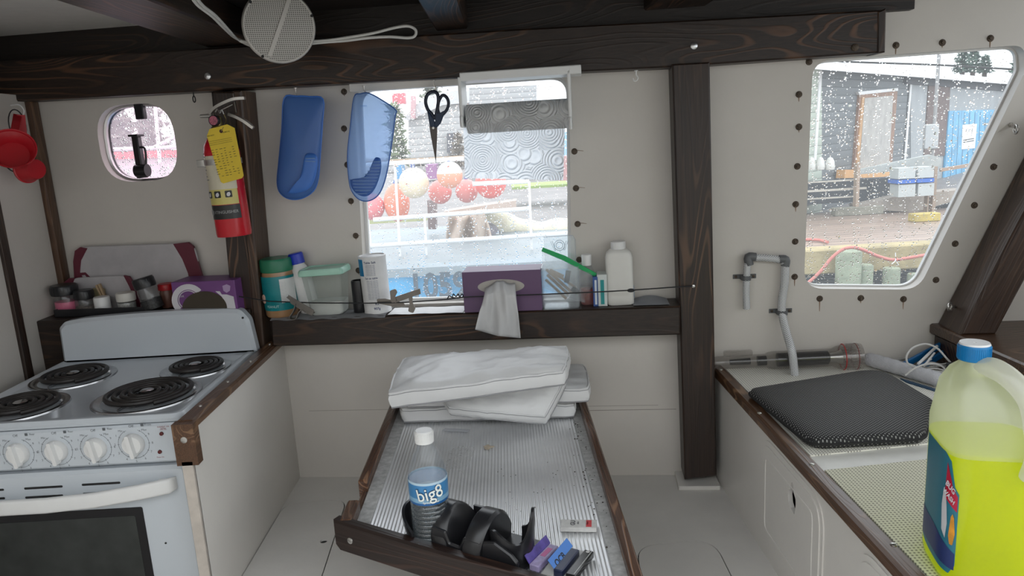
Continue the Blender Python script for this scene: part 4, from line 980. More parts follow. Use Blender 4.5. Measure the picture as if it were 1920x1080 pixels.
# clear organiser box, zip bag, small bottle, cartons, powder bottle
CLR = clear('clear organiser', (.93, .95, .96), 1.2, .14, .08)
p = ledge(1054, .055); k = K(p); A = up(p); sx, sy = 34*k, .035
m = MB(A); m.loft([rr_ring(sx*.93, sy*.93, .0005, .008), rr_ring(sx, sy, .006, .008), rr_ring(sx*1.02, sy*1.02, 78*k, .008), rr_ring(sx*.98, sy*.98, 78*k, .008), rr_ring(sx*.96, sy*.96, .007, .007), rr_ring(sx*.9, sy*.9, .004, .006)], caps=True)
tag(m.build('organiser_box', CLR), 'clear open plastic box next to the purple tissue box, holding the zip bag', 'box')
m = MB(WM); q = L(1078, 443, .02)
x0, y0 = L(1022, 505, .012); x1, y1 = L(1078, 441, .012)
m.prism(rpoly([(x0, y0), (x1, y0), (x1, y1-.012), (x1-.006, y1), (x0, y1-.001)], .003, 3), .010, .013, 0)
tr_ = m.build('lid_sheet', CLR); tag(tr_, 'clear plastic lid with an embossed circle, leaning on the window behind the zip bag', 'lid')
m = MB(WM); cc = L(1049, 460, .014)
for rad in (.014, .009): m.tube([(cc[0]+rad*math.cos(a_), cc[1]+rad*math.sin(a_), .0145) for a_ in [i/24*2*math.pi for i in range(24)]], .0012, 6, True)
for dx in (-.019, -.024, .019, .024): m.tube([(cc[0]+dx, cc[1]+.012, .0145), (cc[0]+dx*.55, cc[1]-.014, .0145)], .0008, 5)
m.tube([(x0, y0, .012), (x1, y0, .012), (x1, y1-.012, .012), (x1-.006, y1, .012), (x0, y1-.001, .012)], .001, 5)
m.build('embossing', clear('emboss', (.75, .78, .80), 1.0, .35, .1, milkcol=(.8, .82, .85)), tr_)
BAG = clear('zip bag film', (.95, .96, .96), 1.2, .15, .15, bump=.8, bscale=45)
zb = thing('zip_bag', 'clear zip bag with green seal holding wooden sticks and dark clips', 'bag', onW(1060, 576, .06))
def bagf(sgn):
    def f(i, j):
        a0 = Vector((1016, 470, 0)).lerp(Vector((1118, 516, 0)), i); b0 = Vector((1018, 540, 0)).lerp(Vector((1096, 568, 0)), i)
        q = a0.lerp(b0, j); bul = math.sin(math.pi*i)**.6*math.sin(math.pi*min(1, j*.9+.05))
        return tuple(onW(q.x, q.y, .058+sgn*.012*bul+.002*math.sin(i*23+j*9)))
    return f
m = MB(); m.grid(24, 16, bagf(1)); m.grid(24, 16, bagf(-1)); m.build('bag_film', BAG, zb, smooth=60)
m = MB(WM); m.prism([L(u, v, .060) for u, v in ((1018, 464), (1060, 480), (1119, 513), (1116, 519), (1057, 489), (1015, 471))], .056, .0605, .0006); m.build('zip_seal', plain('green zip', (.0, .36, .10), .3), zb)
STK = wood('wood stick', (0, 0, 0), dark=(.36, .25, .16), mid=(.52, .38, .27), light=(.62, .49, .37), rough=.6)
for u0, v0, u1, v1, w in ((1024, 505, 1072, 548, .004), (1026, 515, 1066, 552, .004), (1023, 524, 1062, 560, .0035), (1030, 508, 1056, 520, .007), (1040, 512, 1080, 540, .0035)):
    a, b = onW(u0, v0, .060), onW(u1, v1, .054); m = MB(frame(a, b-a, WN.cross(b-a))); m.box(0, (b-a).length, -w, w, -.0015, .0015, .001); m.build('stick', STK, zb)
DKC = plain('dark grey clip', (.05, .055, .06), .4)
for u0, v0, u1, v1 in ((1066, 507, 1062, 530), (1072, 540, 1084, 549)):
    a, b = onW(u0, v0, .060), onW(u1, v1, .062); m = MB(frame(a, b-a, WN.cross(b-a))); m.box(0, (b-a).length, -.007, .007, -.002, .002, .001); m.build('small_clip', DKC, zb)
p = ledge(1103, .04); k = K(p); t = thing('lotion_bottle', 'small clear bottle with white cap and pink liquid, beside the toothpaste cartons', 'bottle', p); A = up(p)
m = MB(A); m.lathe([(.0001, .0005), (13*k, .0005), (13.5*k, .003), (13.5*k, 62*k), (9*k, 72*k), (8*k, 76*k)], 24); m.build('body', PET, t, smooth=50)
m = MB(A); m.lathe([(.0001, .002), (12.6*k, .002), (12.8*k, .004), (12.8*k, 30*k), (.0001, 30*k)], 24); m.build('pink_liquid', clear('pink liquid', (.80, .42, .38), .3, .55, .1, milkcol=(.72, .25, .22)), t)
m = MB(A); m.lathe([(9*k, 74*k), (9.2*k, 75*k), (9.2*k, 93*k), (8.6*k, 94*k), (.0001, 94*k)], 24); m.build('cap', WPLAST, t)
for u, w_, col, st, nm in ((1118, 5, (.03, .09, .30), (.60, .66, .72), 'slim carton with dark blue side, upright beside the small pink bottle'), (1130, 9, (.60, .64, .62), (.01, .28, .28), 'slim white and teal carton, upright against the white powder bottle')):
    p = ledge(u, .045); k = K(p); A = up(p); t = thing('toothpaste_carton', nm, 'carton', p)
    m = MB(A); m.box(-w_*k, w_*k, -.030, .022, .0005, (60 if w_ > 5 else 56)*k, .0008); m.build('carton_body', plain('carton %d' % u, col, .4), t)
    m = MB(A); m.box(-w_*k*.35, w_*k*.4, -.0306, -.0300, .006, 50*k)
    m.build('carton_print', plain('carton stripe %d' % u, st, .4), t)
p = ledge(1164, .046); k = K(p); t = thing('powder_bottle', 'tall white powder bottle with blue side print, last bottle before the dark post', 'bottle', p); A = up(p, -1)
def se(a, b, z, e=.35, N=32):
    out = []
    for i in range(N):
        q = i/N*2*math.pi; c, s = math.cos(q), math.sin(q); out.append((a*math.copysign(abs(c)**e, c), b*math.copysign(abs(s)**e, s), z))
    return out
m = MB(A); b_ = .026
m.loft([se(23*k, b_*.9, .0005), se(24.5*k, b_, .004), se(25*k, b_, 20*k), se(25*k, b_, 88*k), se(23*k, b_*.95, 97*k), se(17*k, b_*.8, 103*k, .6), se(13*k, .015, 105*k, .9), se(13*k, .015, 107*k, 1)]); m.build('body', plain('powder bottle white', (.68, .67, .63), .35, var=.02), t, smooth=50)
m = MB(A); m.lathe([(13.6*k, 104*k), (13.8*k, 105*k), (13.8*k, 117*k), (13*k, 118*k), (.0001, 118*k)], 26); m.build('cap', WPLAST, t)
m = MB(A); 
m.prism([(-.014, 12*k), (.012, 12*k), (.012, 34*k), (-.014, 34*k)], 0, .0006, 0, frame((25.1*k, 0, 0), (0, 1, 0), (0, 0, 1)))
m.build('side_label', plain('light blue print', (.16, .34, .60), .4), t)
m = MB(A @ frame((25.3*k, 0, 60*k), (0, 1, 0), (0, 0, 1)) @ RZ(90)); add_text(m, 'Powder', .017, T(0, .0, 0), bold=.02); m.build('side_lettering', plain('blue letters', (.10, .22, .50), .4), t, smooth=0)

# ================================================================ hanging under the header beam
# white rail strip and paper towel holder
m = MB(WM); a, b = L(652, 168, .03), L(866, 156, .03)
m.box(L(655, 165, .03)[0], L(868, 155, .03)[0], L(760, 166, .03)[1], L(760, 150, .03)[1]+.012, .002, .03, .001); struct(m.build('trim_window_head', WHITE2))
tw = thing('paper_towel_holder', 'white bracket holder for paper towel, fixed under the header beam', 'holder', onW(975, 150, .10))
m = MB(WM); zt = L(975, 140, .10)[1]; x0, x1 = L(868, 150, .10)[0], L(1090, 140, .10)[0]
m.box(x0, x1, zt-.010, zt+.010, .055, .15, .002); m.build('top_plate', WPLAST, tw)
for u0, u1, vb in ((866, 877, 240), (1066, 1085, 243)):
    m = MB(WM); x0, x1 = L(u0, 200, .11)[0], L(u0, 200, .11)[0]+.008; z0 = L(u0, vb, .11)[1]
    m.box(x0, x1, z0, zt, .07, .15, .002); m.box(x0, x1, z0, z0+.03, .06, .16, .004); m.build('side_arm', WPLAST, tw)
PT = None
def towelmat():
    m, nt, out = _nodes('embossed towel')
    d = nt.nodes.new('ShaderNodeBsdfPrincipled'); d.inputs['Base Color'].default_value = (.80, .80, .79, 1); d.inputs['Roughness'].default_value = .85
    tr = nt.nodes.new('ShaderNodeBsdfTranslucent'); tr.inputs[0].default_value = (.80, .84, .88, 1)
    v = nt.nodes.new('ShaderNodeTexVoronoi'); v.inputs['Scale'].default_value = 17; v.inputs['Randomness'].default_value = .7
    nt.links.new(_coord(nt, (1, .02, 1)), v.inputs['Vector'])
    s = nt.nodes.new('ShaderNodeMath'); s.operation = 'MULTIPLY'; s.inputs[1].default_value = 62; nt.links.new(v.outputs['Distance'], s.inputs[0])
    q = nt.nodes.new('ShaderNodeMath'); q.operation = 'SINE'; nt.links.new(s.outputs[0], q.inputs[0])
    b = _bump(nt, q.outputs[0], .9, .0022); nt.links.new(b, d.inputs['Normal']); nt.links.new(b, tr.inputs['Normal'])
    x = nt.nodes.new('ShaderNodeMixShader'); x.inputs[0].default_value = .30; nt.links.new(d.outputs[0], x.inputs[1]); nt.links.new(tr.outputs[0], x.inputs[2]); nt.links.new(x.outputs[0], out.inputs[0]); return m
PT = towelmat()
ro = thing('paper_towel_roll', 'paper towel roll with embossed rings and one sheet hanging before the window', 'paper towel', onW(973, 220, .105))
x0, x1 = L(876, 215, .105)[0], L(1070, 212, .105)[0]; zc_ = L(973, 218, .105)[1]; rr_ = 27*K(onW(973, 220, .105))
m = MB(WM @ T(0, zc_, .105) @ frame((0, 0, 0), (0, 1, 0), (0, 0, 1), (1, 0, 0)))
m.lathe([(.012, x0), (rr_, x0+.001), (rr_, x1-.001), (.012, x1)], 40); m.build('roll', PT, ro, smooth=50)
m = MB(WM @ T(0, zc_, .105) @ frame((0, 0, 0), (0, 1, 0), (0, 0, 1), (1, 0, 0))); m.lathe([(.012, x0-.002), (.012, x1+.002), (.010, x1+.002), (.010, x0-.002)], 20); m.build('core', plain('cardboard core', (.35, .25, .17), .8), ro)
m = MB(); nb = .105-rr_-.001
def sheet(i, j):
    a = L(870, 240, nb); b = L(1061, 234, nb); lo = L(872, 334, nb); l2 = L(1056, 338, nb)
    x = (a[0]*(1-j)+lo[0]*j)*(1-i)+(b[0]*(1-j)+l2[0]*j)*i; zt_ = zc_; zl = lo[1]*(1-i)+l2[1]*i
    return tuple(WM @ Vector((x, zt_*(1-j)+zl*j, nb+.003*math.sin(i*5+1)*j)))
PT2 = PT.copy(); PT2.name = 'hanging towel'; [n for n in PT2.node_tree.nodes if n.type == 'MIX_SHADER'][0].inputs[0].default_value = .85; [n for n in PT2.node_tree.nodes if n.type == 'BSDF_TRANSLUCENT'][0].inputs[0].default_value = (.93, .95, .97, 1)
m.grid(16, 14, sheet); m.build('hanging_sheet', PT2, ro, smooth=60)
# cup hooks
def cuphook(u, v, n, label, mat=None, s=1.0):
    c = onW(u, v, n); m = MB()
    top = c+Vector((0, 0, .014*s))
    m.tube(smooth_path([top, c+Vector((0, 0, .004*s)), c+WE*.004*s+Vector((0, 0, -.004*s)), c+WE*.001*s+Vector((0, 0, -.011*s)), c-WE*.006*s+Vector((0, 0, -.012*s)), c-WE*.009*s+Vector((0, 0, -.005*s))]), .0018, 8)
    m.cyl(top+Vector((0, 0, .0)), top+Vector((0, 0, .0015)), .005, 12)
    return tag(m.build('cup_hook', mat or WPLAST), label, 'hook', 'cup hooks under the header beam')
HS = plain('hook metal', (.70, .66, .62), .4, .8)
cuphook(555, 176, .065, 'bent cup hook holding the solid blue mitt', HS)
cuphook(683, 172, .065, 'bent cup hook holding the pale blue ribbed mitt', HS)
cuphook(814, 162, .065, 'bent cup hook holding the scissors', HS)
cuphook(1193, 143, .065, 'empty white cup hook near the dark middle post', WPLAST, .9)

# silicone mitts
def mitt(name, label, px, rim_in, pocket, ribs, mat, mat2, n, hole=None):
    c = onW(px[0][0], px[0][1], n); t = thing(name, label, 'oven mitt', c, 'blue silicone mitts')
    P = [tuple(p.xy) for p in smooth_path([Vector((*L(u, v, n), 0)) for u, v in px], 4, True)]
    cx = sum(p[0] for p in P)/len(P); cy = sum(p[1] for p in P)/len(P)
    # shell: hollow, open at the cuff, deeper toward the fingertips
    ymax = max(p[1] for p in P); ymin = min(p[1] for p in P)
    m = MB(WM); rings = []
    dep = lambda y: .008+.020*((ymax-y)/(ymax-ymin))
    ks = (1, .985, .93, .8, .55, .25, .04)
    for k in reversed(ks[1:]): rings.append([(cx+(x-cx)*k, cy+(y-cy)*k, n-dep(cy+(y-cy)*k)*.55*(1-k**3)**.5) for x, y in P])
    for k in ks: rings.append([(cx+(x-cx)*k, cy+(y-cy)*k, n+dep(cy+(y-cy)*k)*(1-k**3)**.5) for x, y in P])
    m.loft(rings); body = m.build('shell', mat, t, smooth=60)
    m = MB(WM); m.tube([(x, y, n+.001) for x, y in P], .0018, 6, True); m.build('rim', mat2, t)
    Q = [tuple(p.xy) for p in smooth_path([Vector((*L(u, v, n+.02), 0)) for u, v in pocket], 4, True)]
    m = MB(WM); m.pillow(Q, .010, .004, T(0, 0, n+.020), ks=(1, .97, .9, .7, .4, .05)); pk = m.build('thumb_pocket', mat2, t, smooth=60)
    if ribs:
        for (u0, v0, u1, v1) in ribs:
            a, b = L(u0, v0, n+.03), L(u1, v1, n+.03); m = MB(WM)
            m.tube([(a[0]*(1-s)+b[0]*s, a[1]*(1-s)+b[1]*s, n+.0275+.0035*math.sin(math.pi*s)) for s in (0, .15, .5, .85, 1)], .0012, 6); m.build('grip_rib', ribs_m, pk)
    return t
ribs_m = plain('pale rib', (.22, .36, .62), .4)
B1 = clear('blue silicone', (.10, .22, .55), .25, .86, .35, milkcol=(.11, .27, .66), mlight=.45); B1b = plain('blue silicone inner', (.05, .17, .55), .4)
B2 = clear('pale blue silicone', (.70, .80, .93), .25, .48, .35, milkcol=(.42, .56, .80), mlight=.7); B2b = clear('blue pocket', (.20, .38, .68), .25, .72, .35, milkcol=(.14, .30, .62), mlight=.5)
mitt('silicone_mitt', 'solid deep blue silicone mitt hanging from a hook against the white wall',
     [(533, 184), (556, 180), (580, 181), (606, 186), (605, 230), (600, 300), (597, 335), (588, 358), (566, 372), (543, 373), (526, 362), (520, 342), (523, 305), (529, 240)], None,
     [(572, 292), (580, 287), (592, 290), (596, 303), (592, 330), (582, 352), (562, 362), (540, 362), (556, 345), (566, 322)], [(572, 297, 590, 297), (571, 302, 590, 303)], B1, B1b, .075)
mitt('silicone_mitt', 'translucent pale blue silicone mitt with ribbed grip, hanging before the window corner',
     [(664, 183), (676, 176), (692, 175), (715, 187), (742, 206), (741, 220), (733, 280), (724, 330), (712, 362), (694, 376), (674, 374), (659, 356), (654, 330), (652, 290), (657, 240)], None,
     [(702, 298), (708, 295), (714, 300), (714, 322), (705, 350), (692, 366), (676, 367), (661, 355), (657, 337), (676, 337), (694, 318)],
     [(700, 303, 712, 303), (697, 309, 713, 309), (693, 315, 713, 315), (689, 321, 712, 321), (684, 327, 710, 327), (678, 333, 708, 333), (661, 339, 706, 339), (661, 345, 703, 345), (662, 351, 699, 351), (665, 357, 695, 357), (669, 363, 688, 363)], B2, B2b, .078)
m = MB(WM); q = L(681, 198, .09); add_text(m, 'joico', .0085, T(q[0], q[1], .086)); 
lt = m.build('raised_lettering', B2b, [o for o in COL.objects if o.name.startswith('silicone_mitt.001')][0] if any(o.name.startswith('silicone_mitt.001') for o in COL.objects) else None, smooth=0)

# scissors
sc = thing('scissors', 'scissors with dark blue and black handles hanging point down before the window', 'scissors', onW(815, 170, .07))
def loop(cpx, n, mat, w=.0042, name='handle_loop'):
    P = [onW(u, v, n) for u, v in cpx]; P = smooth_path(P, 5, True)
    m = MB(); m.tube(P, w, 8, True, flat=1.0); return m.build(name, mat, sc, smooth=60)
HB = plain('scissor handle', (.010, .018, .04), .4)
n = .068
loop([(812, 172), (820, 176), (822, 190), (819, 208), (815, 222), (810, 214), (802, 205), (798, 190), (802, 177)], n, HB, .0045)
loop([(828, 180), (836, 181), (841, 192), (838, 205), (828, 216), (822, 210), (821, 196)], n, HB, .0042)
HB2 = plain('scissor shank', (.010, .030, .075), .4)
for P in (((801, 206), (813, 222), (818, 236), (814, 240), (806, 236)), ((836, 206), (826, 232), (818, 240), (815, 236), (818, 212), (824, 212))):
    m = MB(WM); m.prism(rpoly([L(u, v, n) for u, v in P], .002), n-.004, n+.004, .0015); m.build('shank', HB2, sc)
BL = plain('dark blade', (.085, .075, .07), .35, .6)
m = MB(WM); m.prism([L(u, v, n) for u, v in ((805, 236), (818, 234), (819, 250), (817.5, 306), (808, 256))], n-.0012, n+.0004); m.build('blade', BL, sc)
m = MB(WM); m.prism([L(u, v, n) for u, v in ((807, 238), (820, 236), (820, 252), (817.7, 304), (811, 262))], n+.0005, n+.002); m.build('blade', BL, sc)
m = MB(WM); q = L(813, 240, n); m.cyl((q[0], q[1], n), (q[0], q[1], n+.0045), .003, 12); m.build('pivot', STEEL, sc)

# ================================================================ round speaker and its cables on the header
c = onY(524, 50, 1.80); e1 = onY(591, 50, 1.80); R = (e1-c).length*1.0
nrm = ((EYE-c).normalized()+Vector((.12, 0, -.05))).normalized()
F = frame(c, nrm.cross(Vector((0, 0, 1)))*-1, (0, 0, 1), nrm)
sp = thing('round_speaker', 'round off-white marine speaker with dotted grille mounted on the header beam', 'speaker', c)
SPW = plain('speaker plastic', (.50, .475, .44), .5, var=.02)
m = MB(F); m.lathe([(R*.70, -.055), (R*.85, -.014), (R*1.0, -.012), (R, -.004), (R*.965, .001), (R*.93, .0015), (R*.92, 0)], 56); m.build('rim', SPW, sp, smooth=40)
def grillemat():
    m, nt, out = _nodes('dotted grille')
    p = nt.nodes.new('ShaderNodeBsdfPrincipled'); p.inputs['Roughness'].default_value = .5
    tc = nt.nodes.new('ShaderNodeTexCoord'); v = nt.nodes.new('ShaderNodeTexVoronoi'); v.inputs['Scale'].default_value = 1; v.inputs['Randomness'].default_value = 0
    mp = nt.nodes.new('ShaderNodeMapping'); mp.inputs['Scale'].default_value = (230, 1, 230); nt.links.new(tc.outputs['Object'], mp.inputs[0]); nt.links.new(mp.outputs[0], v.inputs['Vector'])
    v.voronoi_dimensions = '2D' if False else '3D'
    mp.inputs['Scale'].default_value = (230, 0, 230)
    c = _ramp(nt, v.outputs['Distance'], [(.26, (.13, .12, .11)), (.40, (.46, .44, .405))]); nt.links.new(c, p.inputs['Base Color'])
    nt.links.new(_bump(nt, v.outputs['Distance'], .5, .001), p.inputs['Normal']); nt.links.new(p.outputs[0], out.inputs[0]); return m
m = MB(F); m.lathe([(R*.925, .0005), (R*.6, .0032), (R*.3, .0045), (.0001, .005)], 56); m.build('grille', grillemat(), sp, smooth=60)
m = MB(F @ RZ(-24)); m.loft([[(x, -R*.86+R*1.8*k, z+.0055*(1-(2*k-1)**2)+.0015) for x, z in ((-.0055, -.002), (.0055, -.002), (.0045, .0012), (-.0045, .0012))] for k in [i/12 for i in range(13)]]); m.build('grille_bar', SPW, sp, smooth=60)
for a_ in (68, 188, -74):
    x, y = R*.955*math.cos(math.radians(a_-50)), R*.955*math.sin(math.radians(a_-50)); m = MB(F @ T(x, y, .0015)); m.lathe([(.0035, 0), (.003, .001), (.0001, .0012)], 10); m.build('screw', BLACKM, sp)
CAB = plain('white cable', (.58, .57, .54), .45)
def cable(name, label, px, y, r, mat=CAB, cat='cable', closed=False):
    m = MB(); m.tube(smooth_path([onY(u, v, y) if not isinstance(y, (list, tuple)) else onY(u, v, y[i]) for i, (u, v) in enumerate(px)], 6), r, 8); return tag(m.build(name, mat), label, cat)
m = MB(); m.tube(smooth_path([onZ(u, v, 1.238) for u, v in ((355, -12), (372, 10), (398, 30), (420, 52))]+[onY(u, v, 1.83) for u, v in ((440, 70), (462, 79), (490, 86))], 6), .0036, 8)
m.tube(smooth_path([onZ(u, v, 1.238) for u, v in ((363, -12), (380, 10), (405, 30), (427, 54))]+[onY(u, v, 1.828) for u, v in ((446, 74), (467, 85), (492, 92))], 6), .0028, 8)
tag(m.build('speaker_cable', CAB), 'white twin speaker cable rising to the deckhead beside the round speaker', 'cable')
m = MB(); m.tube(smooth_path([onY(u, v, 1.875) for u, v in ((560, 78), (610, 76), (660, 69), (700, 62), (740, 52), (765, 49), (779, 56), (778, 67), (765, 71), (730, 69), (690, 71), (650, 76), (610, 79), (560, 84))], 6), .0034, 8)
tag(m.build('speaker_cable', CAB), 'white cable folded in a flat loop along the header beam', 'cable')
# ================================================================ table with ribbed metal top
TZ0 = .26
tab = thing('cabin_table', 'low table with ribbed aluminium top and raised dark wooden rims, standing on the platform', 'table', (-.08, 1.5, 0))
TX0, TX1, TYB = -.322, .165, 1.945
fs = -.615; fy = lambda x: 1.272+fs*(x+.322)       # inner edge of the slanting front rim
RIB = plain('ribbed aluminium', (.86, .87, .88), .38, .70, var=.12, nscale=5, bump=.15, bscale=300, bdist=.0004)
m = MB(); pitch = .0072; nx = int((TX1-TX0-.05)/pitch)*6; xa, xb = TX0+.028, TX1-.022
top = []
for j in range(2):
    for i in range(nx+1):
        x = xa+(xb-xa)*i/nx; y = fy(x) if j == 0 else TYB
        top.append((x, y, TZ0-.0009+.0009*math.sin(2*math.pi*(x-xa)/pitch)))
m.add(top, [(i, i+1, nx+2+i, nx+1+i) for i in range(nx)])
m.build('ribbed_top', RIB, tab, smooth=80)
m = MB(); m.prism([(TX0, fy(TX0)), (TX1, fy(TX1)), (TX1, TYB), (TX0, TYB)], .222, TZ0-.0022); m.build('underside_board', WOODY, tab)
EDG = plain('scuffed sealant', (.46, .46, .45), .7, var=.35, nscale=60, bump=.5)
m = MB(); m.prism([(TX0, fy(TX0)), (xa, fy(xa)), (xa, TYB), (TX0, TYB)], TZ0-.003, TZ0+.0006); m.build('edge_flange', EDG, tab)
m = MB(); m.prism([(xb, fy(xb)), (TX1, fy(TX1)), (TX1, TYB), (xb, TYB)], TZ0-.003, TZ0+.0006); m.build('edge_flange', EDG, tab)
RW = wood('table rim', (0, 0, math.radians(90)), dark=(.050, .024, .015), mid=(.12, .058, .034), light=(.26, .14, .08), rough=.25, s=1.3)
def rimy(x0, x1, y0, y1, z0, z1): m = MB(); m.box(x0, x1, y0, y1, z0, z1, .0035); return m.build('side_rim', RW, tab)
yn0 = onZ(688, 905, TZ0+.02).y; yn1 = onZ(690, 940, TZ0+.02).y
rimy(TX0-.020, TX0, yn0, TYB+.004, .225, TZ0+.026)
rimy(TX0-.014, TX0, yn1, yn0+.001, .225, TZ0+.002)
rimy(TX0-.024, TX0, fy(TX0)-.01, yn1, .225, TZ0+.026)
rimy(TX1, TX1+.020, fy(TX1)-.03, TYB+.004, .225, TZ0+.020)
d = Vector((1, fs, 0)).normalized(); nn = Vector((fs, -1, 0)).normalized()
FRW = wood('table front rim', (0, 0, math.atan(-fs)), dark=(.012, .007, .006), mid=(.030, .016, .012), light=(.075, .036, .024), rough=.33)
p0 = Vector((TX0-.026, fy(TX0-.026), 0)); Lr = (TX1+.03-p0.x)/d.x
F = frame((p0.x, p0.y, .222), d, nn*-1 if False else Vector((0, 0, 1)), None)
m = MB(F); m.prism([(.012, 0), (Lr, 0), (Lr, TZ0+.024-.222), (0, TZ0+.024-.222), (0, .012)], 0, .024, .004); fr_ = m.build('front_rim', FRW, tab)
q = F @ Vector((.042, .030, .024)); screw(fr_, q, F.to_3x3() @ Vector((0, 0, 1)), .0065)
m = MB(); m.cyl((-.08, 1.60, 0.012), (-.08, 1.60, .223), .038, 28); m.build('pedestal', ALU, tab)
m = MB(); m.lathe([(.11, 0.0005), (.11, .006), (.05, .014), (.0001, .014)], 32, T(-.08, 1.60, 0)); m.build('pedestal_foot', ALU, tab)
m = MB(); m.box(-.24, -.05, 1.235, 1.26, .0006, .15, .004); 
# crumbs and dried stains on the top
m = MB()
for i in range(60):
    y = random.uniform(1.15, 1.75); x = TX1-.006-abs(random.gauss(0, .016)); s = random.uniform(.0008, .0022)
    if y > fy(x)+.01: m.pillow([(x+s*math.cos(a), y+s*.8*math.sin(a)) for a in [k/6*2*math.pi for k in range(6)]], s*.7, 0, T(0, 0, TZ0+.0006), ks=(1, .6, .1))
for i in range(45):
    x = random.uniform(-.05, .14); y = random.uniform(1.2, 1.55); s = random.uniform(.0006, .0014)
    if y > fy(x)+.01: m.pillow([(x+s*math.cos(a), y+s*.8*math.sin(a)) for a in [k/5*2*math.pi for k in range(5)]], s*.7, 0, T(0, 0, TZ0+.0004), ks=(1, .6, .1))
tag(m.build('crumbs', plain('dark crumbs', (.035, .028, .022), .8)), 'dark crumbs scattered along the edge of the ribbed table top', 'crumbs', kind='stuff')
c = onZ(915, 838, TZ0+.0007); m = MB(T(c.x, c.y, TZ0+.0002))
m.pillow([(.012*(1+.35*math.sin(a*3+1))*math.cos(a), .012*(1+.3*math.cos(a*4))*math.sin(a)) for a in [k/20*2*math.pi for k in range(20)]], .0012, 0); tag(m.build('paper_scrap', plain('torn scrap', (.52, .44, .34), .8, var=.3, nscale=120)), 'torn beige paper scrap stuck to the ribbed table top', 'scrap')
a = onZ(831, 806, TZ0); b = onZ(886, 808, TZ0); m = MB(frame((a.x, a.y, TZ0+.0012), b-a, (0, 1, 0))); m.prism([(0, -.009), (.066, -.010), (.069, .005), (.003, .007)], 0, .0008); tag(m.build('tape_strip', plain('pale tape', (.50, .51, .54), .5)), 'short pale strip of tape on the ribbed table top near the cushions', 'tape')
m = MB()
for px in (((905, 965), (915, 972), (935, 969), (952, 966)), ((930, 978), (945, 981), (958, 983)), ((890, 957), (905, 962), (925, 958))):
    m.tube(smooth_path([Vector((*onZ(u, v, TZ0+.002).xy, TZ0+.0022+.002*(i % 2))) for i, (u, v) in enumerate(px)], 4), .0010, 5)
tag(m.build('twigs', plain('dry twig', (.14, .09, .07), .8)), 'dry brown twigs lying behind the black cup holder', 'twigs', kind='stuff')

# ---------------------------------------------------------------- four white seat cushions
VIN = plain('white vinyl', (.72, .72, .72), .42, var=.05, nscale=7, bump=.35, bscale=28, bdist=.004)
PIP = plain('cushion piping', (.30, .30, .31), .5)
def cushion(label, c4, H, seed, wr=.0045):
    """c4: top corners back-left, back-right, front-right, front-left"""
    bl, br, fr, fl = [Vector(p) for p in c4]
    nrm = (br-bl).cross(bl-fl).normalized(); nrm = nrm if nrm.z > 0 else -nrm
    base = (bl+br+fr+fl)/4-nrm*H
    t = thing('seat_cushion', label, 'cushion', base, 'white seat cushions')
    NX, NY = 40, 22
    def P(i, j, top):
        u, v = 2*i-1, 2*j-1
        su = math.copysign(min(1, abs(u)), u); k = 1-.015*(abs(v)**3); k2 = 1-.015*(abs(u)**3)
        uu, vv = (u*k+1)/2, (v*k2+1)/2
        rc = max(0, (abs(u)**6+abs(v)**6)-1)*.014; uu = .5+(uu-.5)*(1-rc); vv = .5+(vv-.5)*(1-rc)
        q = (fl.lerp(fr, uu)).lerp(bl.lerp(br, uu), vv)
        e = (1-abs(u)**4)*(1-abs(v)**4)
        w = noise.noise(Vector((u*3+seed*7, v*2.2, seed*3.1)))*wr+(.4-abs(noise.noise(Vector((u*4.5+v*2+seed, v*5-u*2, 2.7*seed)))))*wr*1.3+noise.noise(Vector((u*14+seed, v*8, seed)))*wr*.35
        if top: return tuple(q+nrm*(.010*e**.5-.004*(1-e)+w))
        return tuple(q-nrm*(H+.004*e**.5-.003)+nrm*w*.3)
    m = MB(); m.grid(NX, NY, lambda i, j: P(i, j, True)); m.grid(NX, NY, lambda i, j: P(i, j, False))
    edge = [(i/NX, 0) for i in range(NX)]+[(1, j/NY) for j in range(NY)]+[(1-i/NX, 1) for i in range(NX)]+[(0, 1-j/NY) for j in range(NY)]
    rings = []
    ctr = (bl+br+fr+fl)/4
    for s in (0, .12, .35, .6, .85, 1):
        rg = []
        for (i, j) in edge:
            a = Vector(P(i, j, True)); b = Vector(P(i, j, False)); q = a.lerp(b, s)
            o = (q-ctr); o = (o-nrm*o.dot(nrm)).normalized()
            q += o*(.005*math.sin(math.pi*s)+.0018*noise.noise(Vector((i*14+seed, j*14, s*4))))
            rg.append(tuple(q))
        rings.append(rg)
    m.loft(rings, caps=False); body = m.build('cover', VIN, t, smooth=70)
    for top in (True, False):
        m = MB(); m.tube([Vector(P(i, j, top)) for (i, j) in edge[::2]], .0022, 6, True); m.build('piping', VIN if top else PIP, t, smooth=60)
    m = MB(); m.tube([Vector(rings[1][k])+Vector((0, -.0005, 0)) for k in range(0, len(edge), 2)], .0008, 4, True); m.build('seam', PIP, t)
    return t
h1 = .040
C1 = [(-.315, 1.935, .302), (.150, 1.925, .302), (.150, 1.76, .302), (-.300, 1.79, .302)]
cushion('bottom white cushion of the stack, lying flat on the ribbed table top', C1, h1, 1)
C2 = [(-.27, 1.955, .346), (.195, 1.935, .350), (.185, 1.735, .350), (-.285, 1.775, .346)]
cushion('white cushion second from the bottom, its end showing past the dark table rim', C2, .040, 2)
tl_ = [onZ(745, 720, .372), onZ(1068, 690, .400), onZ(1032, 772, .352), onZ(800, 752, .366)]
C3 = [(-.22, 1.82, .392), onZ(1062, 702, .388), onZ(1022, 780, .302), onZ(840, 763, .335)]
cushion('twisted white cushion under the top one, one corner hanging over the table', C3, .034, 3)
C4 = [onZ(757, 668, .432), onZ(1066, 648, .468), onZ(1058, 692, .450), onZ(724, 738, .424)]
